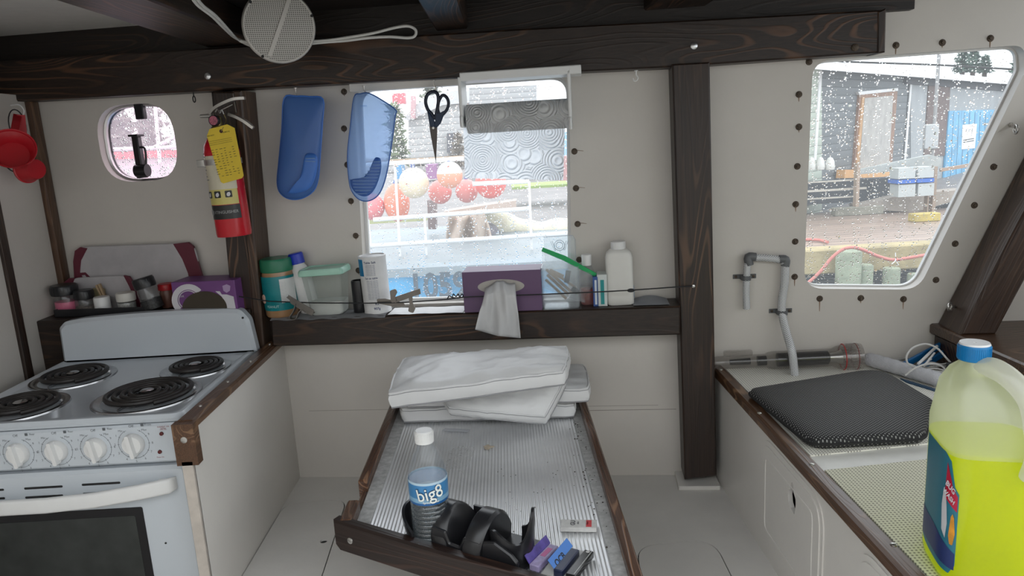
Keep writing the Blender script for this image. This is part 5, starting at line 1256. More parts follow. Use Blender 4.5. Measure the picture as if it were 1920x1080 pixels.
cushion('top white cushion of the stack, tilted and creased, nearest the window ledge', C4, .040, 4, .006)

# ---------------------------------------------------------------- water bottle
p = onZ(812, 1014, TZ0); k = K(p)
wb = thing('water_bottle', 'clear plastic water bottle with white cap and blue label, standing in the black cup holder', 'bottle', p)
A = Matrix.Translation(p+Vector((0, 0, .0015))); R_ = .0345; HB_ = .212
BOT = clear('bottle plastic', (.96, .97, .98), 1.3, .07, .04, milkcol=(.8, .85, .88))
ribs = []
for i in range(9): z = .012+i*.0085; ribs += [(R_-.0018, z), (R_, z+.003), (R_, z+.006)]
prof = [(.0001, .003), (R_*.55, .0), (R_*.9, .003)]+ribs+[(R_, .09), (R_, .128), (R_*.99, .134), (R_*.9, .150), (R_*.72, .168), (R_*.50, .182), (R_*.40, .188), (.0125, .193), (.0125, .198)]
m = MB(A); m.lathe(prof, 40); m.build('bottle_body', BOT, wb, smooth=50)
m = MB(A); m.lathe([(.0001, .005), (R_*.88, .006)]+[(r*.965, z) for r, z in ribs]+[(R_*.96, .09), (R_*.96, .126), (.0001, .126)], 32); m.build('water', clear('water', (.90, .94, .95), .9, .06, .03, milkcol=(.6, .68, .72)), wb, smooth=50)
m = MB(A); m.lathe([(.0168, .192), (.0165, .196), (.0160, .2115), (.0145, .2135), (.0001, .2135)], 36)
for i in range(36): m.box(.0158, .0170, -.0006, .0006, .196, .210, 0, RZ(i*10))
m.build('cap', WPLAST, wb, smooth=30)
m = MB(A); m.lathe([(R_+.0004, .086), (R_+.0008, .087), (R_+.0008, .127), (R_+.0004, .128)], 40)
lbm = bandmat('bottle label', 'Z', [(0, (.02, .12, .34)), (.0895, (.02, .12, .34)), (.0915, (.22, .42, .60)), (.100, (.05, .22, .46)), (.125, (.45, .60, .70)), (.14, (.1, .3, .5))], .35)
lb = m.build('label_wrap', lbm, wb)
phi = math.degrees(math.atan2(p.x-EYE.x, p.y))     # label turned to the cabin
m = MB(A @ T(0, 0, .108) @ RX(90) @ RY(10) @ RZ(9)); add_text(m, 'big8', .033, T(0, 0, .0002), wrap=R_+.0016, bold=.03, sx=.92); m.build('label_outline', plain('navy outline', (.01, .03, .10), .4), lb, smooth=0)
m = MB(A @ T(0, 0, .108) @ RX(90) @ RY(10) @ RZ(9)); add_text(m, 'big8', .033, T(0, 0, .0006), wrap=R_+.0024, bold=.008, sx=.92); m.build('label_lettering', plain('white lettering', (.78, .82, .78), .4), lb, smooth=0)
m = MB(A @ T(0, 0, .0925) @ RX(90) @ RY(12)); add_text(m, 'Spring Water', .0055, T(0, 0, .0002), wrap=R_+.0016, bold=.02); m.build('label_small_print', plain('white lettering', (.78, .82, .78), .4), lb, smooth=0)
# crumpled clear wrapper
c0 = onZ(852, 895, TZ0)
def wrap_(i, j):
    u, v = i*2-1, j
    x = c0.x+.028*u*(.75+.35*j)+.010*j; y = c0.y-.005+.125*j
    z = TZ0+.004+.016*math.sin(math.pi*i)*(1-.5*j)+.010*abs(noise.noise(Vector((i*9, j*7, 3))))+.005*abs(math.sin(i*16+j*5))
    return (x, y, z)
m = MB(); m.grid(30, 24, wrap_); tag(m.build('plastic_wrapper', clear('cellophane', (.96, .96, .96), 1.6, .26, .10, bump=.7, bscale=70, milkcol=(.85, .85, .85))), 'crumpled clear plastic wrapper lying behind the water bottle', 'wrapper')

# ---------------------------------------------------------------- black moulded cup holder along the front rim
BK = plain('satin black moulding', (.014, .014, .016), .30, var=.1)
hc = onZ(880, 1045, TZ0)
ch = thing('cup_holder', 'black moulded plastic cup holder console resting against the slanting table rim', 'cup holder', hc)
hx = d; org = onZ(744, 1006, TZ0+.002); F = frame((org.x, org.y, TZ0+.001), hx, (0, 0, 1)) @ Matrix.Scale(1.25, 4)     # x along the rim, y up, z toward the cabin viewer
FI = F.inverted()
# centre block: two rounded cheeks, a deep slot and low front wall
def cheek(x0, x1, depth, h, lean=0.0):
    prof = [(-depth*.5+depth*t, h*math.sin(math.pi*(.06+.88*t))**.55) for t in [i/14 for i in range(15)]]
    prof = [(-depth*.5, 0)]+prof+[(depth*.5, 0)]
    m = MB(F); rings = []
    for x, s in ((x0, .93), (x0+.004, 1), (x1-.004, 1), (x1, .93)): rings.append([(x+lean*y, y*s, -.030-z*s) for z, y in prof])
    m.loft(rings); return m.build('cheek', BK, ch, smooth=45)
cheek(.076, .104, .084, .060, -.20)
cheek(.124, .154, .090, .062, .10)
m = MB(F); m.prism(rpoly([(.072, 0), (.154, 0), (.156, .036), (.128, .036), (.120, .020), (.104, .022), (.098, .038), (.074, .040)], .003), .004, .010, .002); m.build('front_wall', BK, ch, smooth=40)
m = MB(F); m.prism([(.090, 0), (.136, 0), (.136, .036), (.090, .036)], -.078, -.072, .001); m.build('back_wall', BK, ch)
m = MB(F); m.prism(rrect(.010, .216, -.078, .006, .006), .0, .004, .001, frame((0, 0, 0), (1, 0, 0), (0, 0, 1), (0, -1, 0)) if False else Matrix(((1, 0, 0, 0), (0, 0, 1, 0), (0, 1, 0, 0), (0, 0, 0, 1)))); m.build('base_plate', BK, ch)
# two open cup shells with a wavy rim
def shell(cx, cz, r, a0, a1, hf, name='cup_shell'):
    m = MB(F @ T(cx, 0, cz)); N = 40; ro, ri = [], []
    for i in range(N+1):
        k_ = i/N; a = math.radians(a0+(a1-a0)*k_); h = hf(k_)
        for lst, rr in ((ro, r), (ri, r-.004)):
            lst.append([(rr*(.86+.14*min(1, s*1.3))*math.cos(a), h*s, rr*(.86+.14*min(1, s*1.3))*math.sin(a)) for s in (0, .25, .5, .75, 1)])
    rings = [o+list(reversed(q)) for o, q in zip(ro, ri)]
    m.loft(rings); return m.build(name, BK, ch, smooth=50)
shell(.047, -.026, .042, 95, 265, lambda k_: .022+.026*math.sin(math.pi*k_)**.7)
shell(.184, -.030, .032, -95, 150, lambda k_: .030+.046*math.exp(-((k_-.30)/.16)**2)+.022*math.exp(-((k_-.85)/.2)**2))
m = MB(F); m.prism(rpoly([(.152, 0), (.210, 0), (.212, .018), (.202, .028), (.176, .040), (.157, .036)], .006), .000, .007, .002); m.build('front_lip', BK, ch, smooth=40)

# ---------------------------------------------------------------- small packets near the front corner
def packet(name, label, cat, u, v, ln, w, h, ang, mat, tilt=0, z=TZ0+.0012, group=None):
    p = onZ(u, v, z); t = thing(name, label, cat, (p.x, p.y, z), group)
    M = Matrix.Translation((p.x, p.y, z)) @ RZ(ang) @ RX(tilt)
    m = MB(M); m.box(-ln/2, ln/2, -w/2, w/2, 0, h, min(h, w)*.12); m.build('packet_body', mat, t); return t, M
t, M = packet('filter_pack', 'small white packet with black letters and red patch, lying by the table edge', 'packet', 1085, 990, .066, .030, .009, -8, plain('packet white', (.55, .54, .52), .45, var=.12, nscale=90))
m = MB(M); m.box(.014, .024, -.011, .012, .009, .0094); m.build('red_patch', plain('red patch', (.55, .03, .04), .4), t)
m = MB(M @ T(-.010, .002, .0094) @ RZ(90)); add_text(m, 'GU', .012, T(0, 0, 0), bold=.03); add_text(m, 'slim', .006, T(0, -.009, 0), bold=.02); add_text(m, 'filter', .006, T(0, -.026, 0), bold=.02); m.build('packet_print', plain('soft black print', (.06, .06, .07), .5), t, smooth=0)
t, M = packet('paper_booklet', 'purple and lilac flip-top booklet standing open beside the black cup holder', 'packet', 1021, 1052, .070, .018, .012, 57, plain('lilac card', (.38, .32, .52), .4, var=.25, nscale=90))
m = MB(M @ T(0, .010, .010) @ RX(58)); m.box(-.033, .039, 0, .016, -.0006, .0006); m.build('flap', plain('violet flap', (.10, .07, .30), .35, var=.4, nscale=60), t)
m = MB(M); m.box(-.005, .022, -.004, .005, .0118, .0124); m.build('pink_print', plain('pink print', (.55, .15, .32), .5), t)
t, M = packet('paper_booklet', 'plain pale card packet between the purple booklet and the blue OCB packet', 'packet', 1043, 1058, .080, .020, .005, 62, plain('pale card', (.48, .48, .45), .6))
t, M = packet('paper_booklet', 'blue OCB rolling paper packet with raised flap', 'packet', 1063, 1062, .070, .016, .014, 60, plain('dark navy packet', (.015, .022, .06), .3))
m = MB(M @ T(0, .007, .0135) @ RX(50)); m.box(-.034, .040, 0, .017, -.0004, .0004); fl = m.build('flap', plain('bright blue flap', (.07, .22, .62), .3), t)
m = MB(M @ T(-.008, .009, .0142) @ RX(50)); add_text(m, 'OCB', .016, T(0, 0, .0016), bold=.03); m.build('flap_lettering', plain('black letters', (.01, .012, .02), .4), fl, smooth=0)
t, M = packet('slim_case', 'slim glossy black case next to the blue packet at the table corner', 'case', 1088, 1066, .078, .017, .012, 60, plain('gloss black', (.012, .012, .012), .15))
m = MB(M); m.box(-.036, .036, -.0058, -.0048, .0119, .0123); m.build('silver_line', STEEL, t)
m = MB(M @ T(.033, .0, .0122)); m.lathe([(.0035, .0002), (.0001, .0003)], 14); m.build('round_mark', plain('packet white', (.5, .5, .5), .4), t)
t, M = packet('paper_booklet', 'thin white paper booklet lying under the slim black case', 'packet', 1078, 1058, .080, .022, .002, 60, plain('booklet white', (.55, .55, .54), .6))

# ================================================================ on the locker top
NET = weave('cream non-slip net', (.86, .84, .76), (.34, .32, .28), .0062, .0062, .8, hole=.05, depth=.003)
NET2 = weave('yellowed non-slip net', (.74, .72, .58), (.28, .27, .21), .0066, .0066, .8, hole=.05, depth=.003)
def mat_(name, label, poly, m_):
    m = MB(); m.prism(poly, CZ+.0004, CZ+.003); return tag(m.build(name, m_), label, 'liner', 'non-slip liners')
mat_('non_slip_liner', 'cream non-slip net liner at the wall end of the locker, under the black cushion', [(.576, 1.345), (1.14, 1.40), (1.14, 1.85), (.576, 1.905)], NET)
mat_('non_slip_liner', 'yellowed non-slip net liner nearer the cabin, under the jug of green liquid', [(.576, .50), (1.14, .50), (1.14, 1.37), (.776, 1.30), (.576, 1.280)], NET2)
# dark tray edge/grey console under the sill
gc = thing('grey_console', 'dark grey flat console box on the locker behind the jug, under the sill', 'box', (1.02, 1.1, CZ+.003))
m = MB(); a0 = onZ(1893, 690, CZ+.05); a1 = onZ(1918, 830, CZ+.05)
m.box(1.145, 1.33, .95, 1.62, CZ+.0005, CZ+.055, .006)
# perforated black seat pad
PADM = weave('perforated black fabric', (.012, .012, .013), (.36, .36, .345), .0078, .0078, .7, dots=True, rot=math.radians(45)*0+.15, hole=.45, depth=.001)
ct = [onZ(1400, 723, .352), onZ(1650, 681, .356), onZ(1752, 742, .354), onZ(1735, 812, .348), onZ(1521, 822, .350)]
pd = thing('seat_pad', 'black perforated fabric seat pad lying on the cream net liner', 'cushion', (.78, 1.6, CZ+.003))
outl = [tuple(q.xy) for q in ct]; outl = rpoly(outl, [.03, .05, .03, .04, .035], 6)
m = MB(); cx = sum(q[0] for q in outl)/len(outl); cy = sum(q[1] for q in outl)/len(outl); rings = []
def wz(x, y): return .0022*noise.noise(Vector((x*14, y*14, 1)))
for k_, z in ((.90, CZ+.0035), (.97, CZ+.006), (1.0, CZ+.014), (1.0, CZ+.019), (.985, CZ+.026), (.95, CZ+.030), (.85, CZ+.031), (.6, CZ+.032), (.3, CZ+.032), (.02, CZ+.032)):
    rings.append([(cx+(x-cx)*k_, cy+(y-cy)*k_, z+(wz(x*k_, y*k_) if z > CZ+.02 else 0)) for x, y in outl])
m.loft(rings); m.build('pad_cover', PADM, pd, smooth=60)
m = MB(); m.tube([(x, y, CZ+.017) for x, y in [(cx+(x-cx)*1.003, cy+(y-cy)*1.003) for x, y in outl]], .003, 6, True); m.build('piping', BLACKM, pd)
# clear handheld tube lamp / pump lying along the wall
A0 = onW(1338, 684, .036); B0 = onW(1614, 664, .040); A0.z = CZ+.026; B0.z = CZ+.037
ax_ = (B0-A0); Lh = ax_.length; F = Matrix.Translation(A0) @ ax_.to_track_quat('Z', 'Y').to_matrix().to_4x4()
fl = thing('flashlight', 'long clear and black plastic hand lamp with red ring lying against the wall', 'flashlight', (A0+B0)/2-Vector((0, 0, .03)))
CP = clear('clear acrylic', (.88, .87, .86), 1.6, .14, .05, milkcol=(.6, .58, .56))
s = Lh/276.
m = MB(F); m.lathe([(.0001, 0), (.016, 2*s), (.018, 8*s), (.018, 98*s), (.022, 104*s), (.024, 112*s), (.024, 222*s), (.030, 232*s), (.033, 240*s), (.034, 272*s), (.034, Lh), (.031, Lh), (.031, 240*s)], 28); m.build('clear_housing', CP, fl, smooth=50)
m = MB(F); m.lathe([(.0001, 120*s), (.0185, 121*s), (.0185, 215*s), (.0001, 216*s)], 24); m.build('black_core', BLACK, fl)
m = MB(F); m.lathe([(.0001, 84*s), (.0135, 84*s), (.0135, 100*s), (.0001, 100*s)], 20); m.build('black_collar', BLACK, fl)
m = MB(F); m.lathe([(.0001, 30*s), (.007, 31*s), (.009, 70*s), (.0001, 71*s)], 16); m.build('black_switch', BLACK, fl)
m = MB(F); m.lathe([(.0001, 218*s), (.012, 218*s), (.014, 232*s), (.020, 240*s), (.019, 240*s), (.012, 233*s)], 24); m.build('reflector', STEEL, fl)
m = MB(F); m.tube([(.0342*math.cos(a), .0342*math.sin(a), 243*s) for a in [i/32*2*math.pi for i in range(32)]], .0013, 6, True); m.build('red_ring', plain('red o-ring', (.50, .03, .03), .4), fl)
m = MB(F)
for i in range(26): m.box(.0335, .0358, -.0012, .0012, 248*s, 270*s, 0, RZ(i*360/26))
m.build('grip_ribs', CP, fl)
m = MB(F); m.tube([(.0345*math.cos(a), .0345*math.sin(a), 266*s) for a in [i/32*2*math.pi for i in range(32)]], .0011, 6, True); m.build('red_line', plain('dull red', (.25, .05, .05), .4), fl)
q = (F @ Vector((0, 0, 45*s))); m = MB(Matrix.Translation(q) @ frame((0, 0, .016), ax_, (0, 0, 1))); m.box(-.036, .040, .0, .016, -.008, .008, .004); m.build('side_clip', CP, fl)
# white paint roller sleeve
A0 = onZ(1624, 672, CZ+.024); B0 = onZ(1765, 713, CZ+.022)
m = MB(); PL = []; rd = []
for i in range(22):
    k_ = i/21; q = A0.lerp(B0, k_); PL.append(q+Vector((.0008*random.uniform(-1, 1), .0008*random.uniform(-1, 1), 0))); rd.append(.018*(1 if 0 < i < 21 else .8)*(1+.05*random.uniform(-1, 1)))
m.tube(PL, rd, 20); tag(m.build('roller_sleeve', plain('white nap', (.62, .62, .65), .95, var=.06, nscale=60, bump=1.0, bscale=350, bdist=.003)), 'fluffy white paint roller sleeve lying behind the black seat pad', 'paint roller')
# blue sheet edge below sleeve
q0, q1 = onZ(1700, 716, CZ+.006), onZ(1772, 738, CZ+.006)
m = MB(); e = Vector((.0, -.03, 0)); m.add([q0, q1, q1-e, q0-e, q0+Vector((0, 0, -.004)), q1+Vector((0, 0, -.004)), q1-e+Vector((0, 0, -.004)), q0-e+Vector((0, 0, -.004))], [(0, 1, 2, 3), (4, 7, 6, 5), (0, 4, 5, 1), (1, 5, 6, 2), (2, 6, 7, 3), (3, 7, 4, 0)])
tag(m.build('blue_booklet', plain('dark blue sheet', (.02, .07, .14), .5)), 'thin dark blue booklet under the white roller sleeve', 'booklet')
# blue two-arm clamp tool
BLU = plain('blue tool plastic', (.006, .10, .26), .3)
a = onZ(1700, 690, CZ+.02); b = onZ(1775, 652, CZ+.055)
bc = thing('blue_clamp', 'blue plastic two-arm tool with white spring, on the locker under the sloping post', 'clamp', (a+b)/2-Vector((0, 0, .03)))
def bar(p, q, w, h, mat, name, par):
    m = MB(frame(p, q-p, Vector((0, 0, 1)).cross(q-p))); m.box(0, (q-p).length, -w/2, w/2, -h/2, h/2, min(w, h)*.25); return m.build(name, mat, par)
bar(onZ(1692, 686, CZ+.028), onZ(1768, 645, CZ+.064), .008, .018, BLU, 'arm', bc)
bar(onZ(1708, 700, CZ+.018), onZ(1781, 655, CZ+.050), .008, .018, BLU, 'arm', bc)
m = MB(); m.tube(smooth_path([onZ(1764, 646, CZ+.062), onZ(1774, 643, CZ+.064), onZ(1781, 648, CZ+.058), onZ(1779, 656, CZ+.05)]), .006, 8); m.build('end_loop', BLU, bc, smooth=50)
m = MB(); m.tube([onZ(1722, 682, CZ+.045), onZ(1757, 649, CZ+.066)], .0035, 8); m.tube([onZ(1733, 686, CZ+.042), onZ(1752, 662, CZ+.058)], .0025, 8); m.build('white_rod', WPLAST, bc)
q = onZ(1744, 673, CZ+.045); m = MB(); m.sphere(q, .0045, 10); m.build('pivot', WPLAST, bc)
# cable coil
WC = plain('white wire', (.58, .57, .55), .45)
m = MB(); c = onZ(1690, 678, CZ+.008)
pts = []
for i in range(90): a_ = i/14*2*math.pi*.5; r_ = .045+.006*math.sin(i*.7); pts.append((c.x+.012+r_*math.cos(a_)*1.1, c.y+.02+r_*math.sin(a_)*.6, CZ+.006+.0005*i*.3+.002*math.sin(i)))
m.tube(smooth_path(pts, 3), .0022, 6); tag(m.build('white_wire', WC), 'flat coil of white wire against the wall behind the blue tool', 'wire')
m = MB(); pts = []
c = onZ(1755, 705, CZ+.01)
for i in range(80): a_ = i/14*2*math.pi*.5; r_ = .048+.006*math.sin(i*.9); pts.append((c.x+.012+r_*math.cos(a_), c.y+r_*math.sin(a_)*.6, CZ+.024+.0004*i*.4+.002*math.sin(i*1.3)))
m.tube(smooth_path(pts, 3), .0018, 6); tag(m.build('white_wire', WC), 'small tight coil of white wire just behind the jug', 'wire')
m = MB(); m.tube(smooth_path([onZ(1735, 694, CZ+.02), onZ(1705, 684, CZ+.05), onZ(1700, 668, CZ+.07), onZ(1712, 652, CZ+.085), onZ(1735, 645, CZ+.09), onZ(1757, 653, CZ+.08), onZ(1775, 672, CZ+.06), onZ(1792, 690, CZ+.03)], 6), .0024, 8); tag(m.build('white_wire', WC), 'tall arch of white wire rising over the blue tool', 'wire')
m = MB(); m.tube(smooth_path([onZ(1697, 704, CZ+.03), onZ(1712, 692, CZ+.045), onZ(1735, 683, CZ+.055), onZ(1755, 683, CZ+.05), onZ(1770, 690, CZ+.04), onZ(1777, 705, CZ+.02)], 6), .0022, 8)
tag(m.build('white_wire', WC), 'low loop of white wire lying across the roller sleeve', 'wire')
m = MB(); q0 = onZ(1786, 700, CZ+.03); m.box(q0.x, q0.x+.06, q0.y-.03, q0.y+.03, CZ+.0035, CZ+.05, .003); tag(m.build('dark_case', plain('charcoal plastic', (.035, .035, .04), .5)), 'small charcoal case just behind the jug neck', 'case')
GC = plain('console grey', (.075, .08, .09), .5)
m = MB(); m.box(1.153, 1.33, .80, 1.45, CZ+.0005, CZ+.040, .005); m.build('console_body', GC, gc)
m = MB(); m.box(1.165, 1.21, 1.16, 1.27, CZ+.0398, CZ+.0415, .0005); m.build('console_panel', plain('console panel', (.11, .115, .125), .4), gc)

# ---------------------------------------------------------------- jug of yellow-green washer fluid
jg = onZ(1846, 1092, CZ); jc = Vector((.652, .950, CZ+.0032))
jug = thing('washer_fluid_jug', 'translucent jug of yellow-green washer fluid with blue cap, on the yellowed liner', 'jug', jc)
A = Matrix.Translation(jc) @ RZ(-14) @ Matrix.Diagonal((.73, .86, 1.18, 1))
JM = clear('milky jug plastic', (.96, .98, .88), .35, .55, .25, milkcol=(.88, .90, .74), mlight=.7)
def joff(z): t_ = min(1, max(0, (z-.195)/.06)); return -.030*t_*t_*(3-2*t_)
def oct_(a, b, z, e=.45, N=48): return [(x+joff(z), y, z) for x, y, z in se(a, b, z, e, N)]
JH = .292
secs = [(.070, .058, .0, .45), (.082, .070, .004, .45), (.085, .073, .014, .45), (.085, .073, .165, .45), (.0855, .073, .188, .45), (.083, .071, .200, .5), (.072, .062, .218, .55), (.056, .049, .238, .65), (.038, .035, .256, .85), (.0235, .0235, .264, 1), (.0225, .0225, .272, 1)]
LIQ = 0.170
JW = clear('wetted jug plastic', (.96, .99, .80), .35, .12, .25, milkcol=(.80, .88, .20), mlight=.7)
m = MB(A); m.loft([oct_(*q) for q in secs if q[2] <= .1651], caps=False); m.add([(x, y, 0) for x, y, z in oct_(.070, .058, 0)], [tuple(range(48))]); m.build('jug_body', JW, jug, smooth=60)
m = MB(A); m.loft([oct_(*q) for q in secs if q[2] >= .165], caps=False); m.build('jug_shoulder', JM, jug, smooth=60)
def liqmat():
    m, nt, out = _nodes('yellow-green fluid')
    d = nt.nodes.new('ShaderNodeBsdfDiffuse'); d.inputs[0].default_value = (.86, .86, .0, 1)
    tr = nt.nodes.new('ShaderNodeBsdfTranslucent'); tr.inputs[0].default_value = (.88, .97, .0, 1)
    x = nt.nodes.new('ShaderNodeMixShader'); x.inputs[0].default_value = .5; nt.links.new(d.outputs[0], x.inputs[1]); nt.links.new(tr.outputs[0], x.inputs[2])
    t = nt.nodes.new('ShaderNodeBsdfTransparent'); t.inputs[0].default_value = (.92, .99, .05, 1)
    y = nt.nodes.new('ShaderNodeMixShader'); y.inputs[0].default_value = .3; nt.links.new(x.outputs[0], y.inputs[1]); nt.links.new(t.outputs[0], y.inputs[2]); nt.links.new(y.outputs[0], out.inputs[0]); return m
m = MB(A); m.loft([oct_(a_*.975+.0005, b_*.97+.0005, z, e) for a_, b_, z, e in [(.070, .058, .003, .45), (.082, .070, .006, .45), (.085, .073, .014, .45), (.085, .073, .165, .45), (.0852, .073, LIQ, .45)]]); m.build('fluid', liqmat(), jug, smooth=50)
# moulded handle: hollow grip from the shoulder down to the body corner
hd_ = [Vector(q) for q in ((-.008, -.026, .258), (.022, -.022, .264), (.052, -.012, .256), (.076, 0, .236), (.090, .002, .205), (.096, .002, .176), (.088, .002, .150))]
P = smooth_path(hd_, 5); m = MB(A @ RZ(-64))
rings = []
for i, q in enumerate(P):
    tt = (P[min(i+1, len(P)-1)]-P[max(i-1, 0)]).normalized(); s1 = Vector((0, 1, 0)); s2 = tt.cross(s1).normalized(); w_ = .021; h_ = .012
    rings.append([tuple(q+s1*math.cos(a_)*w_+s2*math.sin(a_)*h_) for a_ in [k_/16*2*math.pi for k_ in range(16)]])
m.loft(rings); m.build('handle', clear('milky handle plastic', (.95, .95, .92), .4, .62, .25, milkcol=(.84, .84, .76), mlight=.6), jug, smooth=60)
BC = plain('blue cap', (.0, .17, .42), .35)
m = MB(A @ T(-.030, 0, 0) @ Matrix.Diagonal((1.06, .9, 1, 1))); m.lathe([(.0252, .268), (.0262, .269), (.0262, .2845), (.0250, .2865)], 40)
for i in range(48): m.box(.0258, .0267, -.0007, .0007, .270, .284, 0, RZ(i*7.5))
cp = m.build('cap', BC, jug, smooth=30)
m = MB(A @ T(-.030, 0, 0) @ Matrix.Diagonal((1.06, .9, 1, 1))); m.lathe([(.0250, .2862), (.0235, .2885), (.0030, .2880), (.0026, .2868), (.0001, .2868)], 40); m.build('cap_top', WPLAST, cp)
# label on the side facing the cabin's aft end
def lab(poly, lift, mat, name, par, z0=0, N=22):
    """paints a polygon (angle in degrees, height) on the jug body"""
    pts = []
    for i in range(len(poly)):
        a0, b0 = poly[i], poly[(i+1) % len(poly)]
        for k_ in range(6): pts.append((a0[0]+(b0[0]-a0[0])*k_/6, a0[1]+(b0[1]-a0[1])*k_/6))
    tris = tessellate_polygon([[Vector((x, y*600, 0)) for x, y in pts]])
    # dense triangles would crease across the curved side, so cut the shape into thin strips
    lo = min(p_[0] for p_ in pts); hi = max(p_[0] for p_ in pts); vs, fs_ = [], []
    M_ = max(2, int((hi-lo)/3))
    def span(a_):
        ys = []
        for i in range(len(poly)):
            (x0, y0), (x1, y1) = poly[i], poly[(i+1) % len(poly)]
            if min(x0, x1)-1e-6 <= a_ <= max(x0, x1)+1e-6:
                if abs(x1-x0) < 1e-6: ys += [y0, y1]
                else: ys.append(y0+(y1-y0)*(a_-x0)/(x1-x0))
        return min(ys), max(ys)
    for i in range(M_+1):
        a_ = lo+(hi-lo)*i/M_; y0, y1 = span(a_)
        for y in (y0, y1):
            c_, s_ = math.cos(math.radians(a_)), math.sin(math.radians(a_)); e = .45
            A_, B_ = .085+lift, .073+lift
            vs.append((A_*math.copysign(abs(c_)**e, c_), B_*math.copysign(abs(s_)**e, s_), y))
    fs_ = [(2*i, 2*i+2, 2*i+3, 2*i+1) for i in range(M_)]
    m = MB(A); m.add(vs, fs_); return m.build(name, mat, par, smooth=60)
lb = lab([(165, .030), (180, .022), (225, .018), (237, .030), (237, .120), (228, .128), (216, .158), (200, .166), (168, .166)], .0006, plain('teal label print', (.02, .17, .24), .35), 'label_panel', jug)
lab([(218, .138), (224, .126), (235, .117), (235, .098), (204, .112), (207, .155)], .0012, plain('red label flash', (.45, .01, .04), .35), 'label_flash', lb)
lab([(166, .032), (236, .024), (236, .045), (200, .058), (166, .070)], .0011, plain('navy label foot', (.012, .03, .14), .35), 'label_foot', lb)
lab([(224, .055), (231, .056), (234, .070), (232, .088), (226, .096), (221, .085), (220, .066)], .0016, plain('orange fruit print', (.62, .26, .02), .4, var=.3, nscale=60), 'fruit_print', lb)
lab([(200, .070), (212, .060), (215, .080), (210, .110), (202, .125), (198, .100)], .0014, plain('white swirl print', (.60, .60, .62), .4), 'swirl_print', lb)
a_ = math.radians(222)
def onjug(deg, z, lift=.002):
    c_, s_ = math.cos(math.radians(deg)), math.sin(math.radians(deg)); e = .45
    f = lambda dg: Vector(((.085+lift)*math.copysign(abs(math.cos(math.radians(dg)))**e, math.cos(math.radians(dg))), (.073+lift)*math.copysign(abs(math.sin(math.radians(dg)))**e, math.sin(math.radians(dg))), z))
    return frame(f(deg), f(deg+2)-f(deg-2), (0, 0, 1))
m = MB(A @ onjug(219, .119) @ RZ(-30)); add_text(m, 'BUG', .0095, T(-.004, .006, 0), bold=.03); add_text(m, 'WASH', .0085, T(0, -.005, 0), bold=.03); m.build('label_lettering', PW, lb, smooth=0)

# ================================================================ drain hose on the wall
HO = weave('braided clear hose', (.52, .53, .53), (.20, .205, .21), .0055, .0055, .35, hole=.35, depth=.0006)
HM = None
def hosemat():
    m, nt, out = _nodes('braided hose')
    p = nt.nodes.new('ShaderNodeBsdfPrincipled'); p.inputs['Roughness'].default_value = .25
    co = _coord(nt, (1, 1, 1)); s = nt.nodes.new('ShaderNodeSeparateXYZ'); nt.links.new(co, s.inputs[0])
    def dg(sg):
        a = nt.nodes.new('ShaderNodeMath'); a.operation = 'MULTIPLY_ADD'; a.inputs[1].default_value = sg; nt.links.new(s.outputs['X'], a.inputs[0]); nt.links.new(s.outputs['Z'], a.inputs[2])
        b = nt.nodes.new('ShaderNodeMath'); b.operation = 'MULTIPLY'; b.inputs[1].default_value = 2*math.pi/.0042; nt.links.new(a.outputs[0], b.inputs[0])
        c = nt.nodes.new('ShaderNodeMath'); c.operation = 'SINE'; nt.links.new(b.outputs[0], c.inputs[0]); return c.outputs[0]
    mx = nt.nodes.new('ShaderNodeMath'); mx.operation = 'MAXIMUM'; nt.links.new(dg(.6), mx.inputs[0]); nt.links.new(dg(-.6), mx.inputs[1])
    mr = nt.nodes.new('ShaderNodeMapRange'); mr.inputs[1].default_value = .3; mr.inputs[2].default_value = .95; nt.links.new(mx.outputs[0], mr.inputs[0])
    c = _ramp(nt, mr.outputs[0], [(0, (.26, .265, .27)), (1, (.80, .81, .81))]); nt.links.new(c, p.inputs['Base Color'])
    nt.links.new(p.outputs[0], out.inputs[0]); return m
HM = hosemat()
hs = thing('drain_hose', 'grey braided clear hose bent over the wall and down onto the locker', 'hose', onW(1495, 695, .03))
DG = plain('grey fitting', (.12, .125, .13), .45)
nh = .022
def hose(px, ns, r=.0098):
    m = MB(); m.tube(smooth_path([onW(u, v, q) for (u, v), q in zip(px, ns)], 6), r, 16); return m.build('hose_length', HM, hs, smooth=60)
hose([(1400, 579), (1399, 545), (1401, 500), (1405, 488)], [nh]*4, .0092)
hose([(1410, 483), (1440, 484), (1468, 488)], [nh]*3, .0092)
m = MB(); 
hose([(1472, 492), (1471, 530), (1466, 565), (1467, 590), (1475, 625), (1485, 660), (1490, 703)], [nh, nh, nh, nh+.004, .050, .078, .082], .0104)
for (u, v), (u2, v2), (u3, v3) in (((1405, 497), (1403, 482), (1417, 482)), ((1461, 486), (1473, 487), (1472, 499))):
    m = MB(); m.tube(smooth_path([onW(u, v, nh), onW(u2, v2, nh), onW(u3, v3, nh)], 4), .0112, 14); m.build('elbow', DG, hs, smooth=50)
for u, v, r in ((1399, 521, .0105), (1467, 586, .0112)):
    q = L(u, v, nh); m = MB(WM @ T(q[0], q[1], 0)); 
    m.box(-.030, .030, -.006, .006, 0, .003, .001); m.loft([[(rr*math.cos(a_), y, nh+rr*math.sin(a_)) for rr, y in ((r, -.006), (r+.002, -.006), (r+.002, .006), (r, .006))] for a_ in [math.pi*i/14 for i in range(15)]])
    for sg in (-1, 1): m.box(sg*r, sg*(r+.002), -.006, .006, 0, nh)
    cl = m.build('pipe_clip', DG, hs)
    for sg in (-1, 1): q2 = WM @ Vector((q[0]+sg*.023, q[1], .003)); screw(cl, q2, WN, .004, RUST)
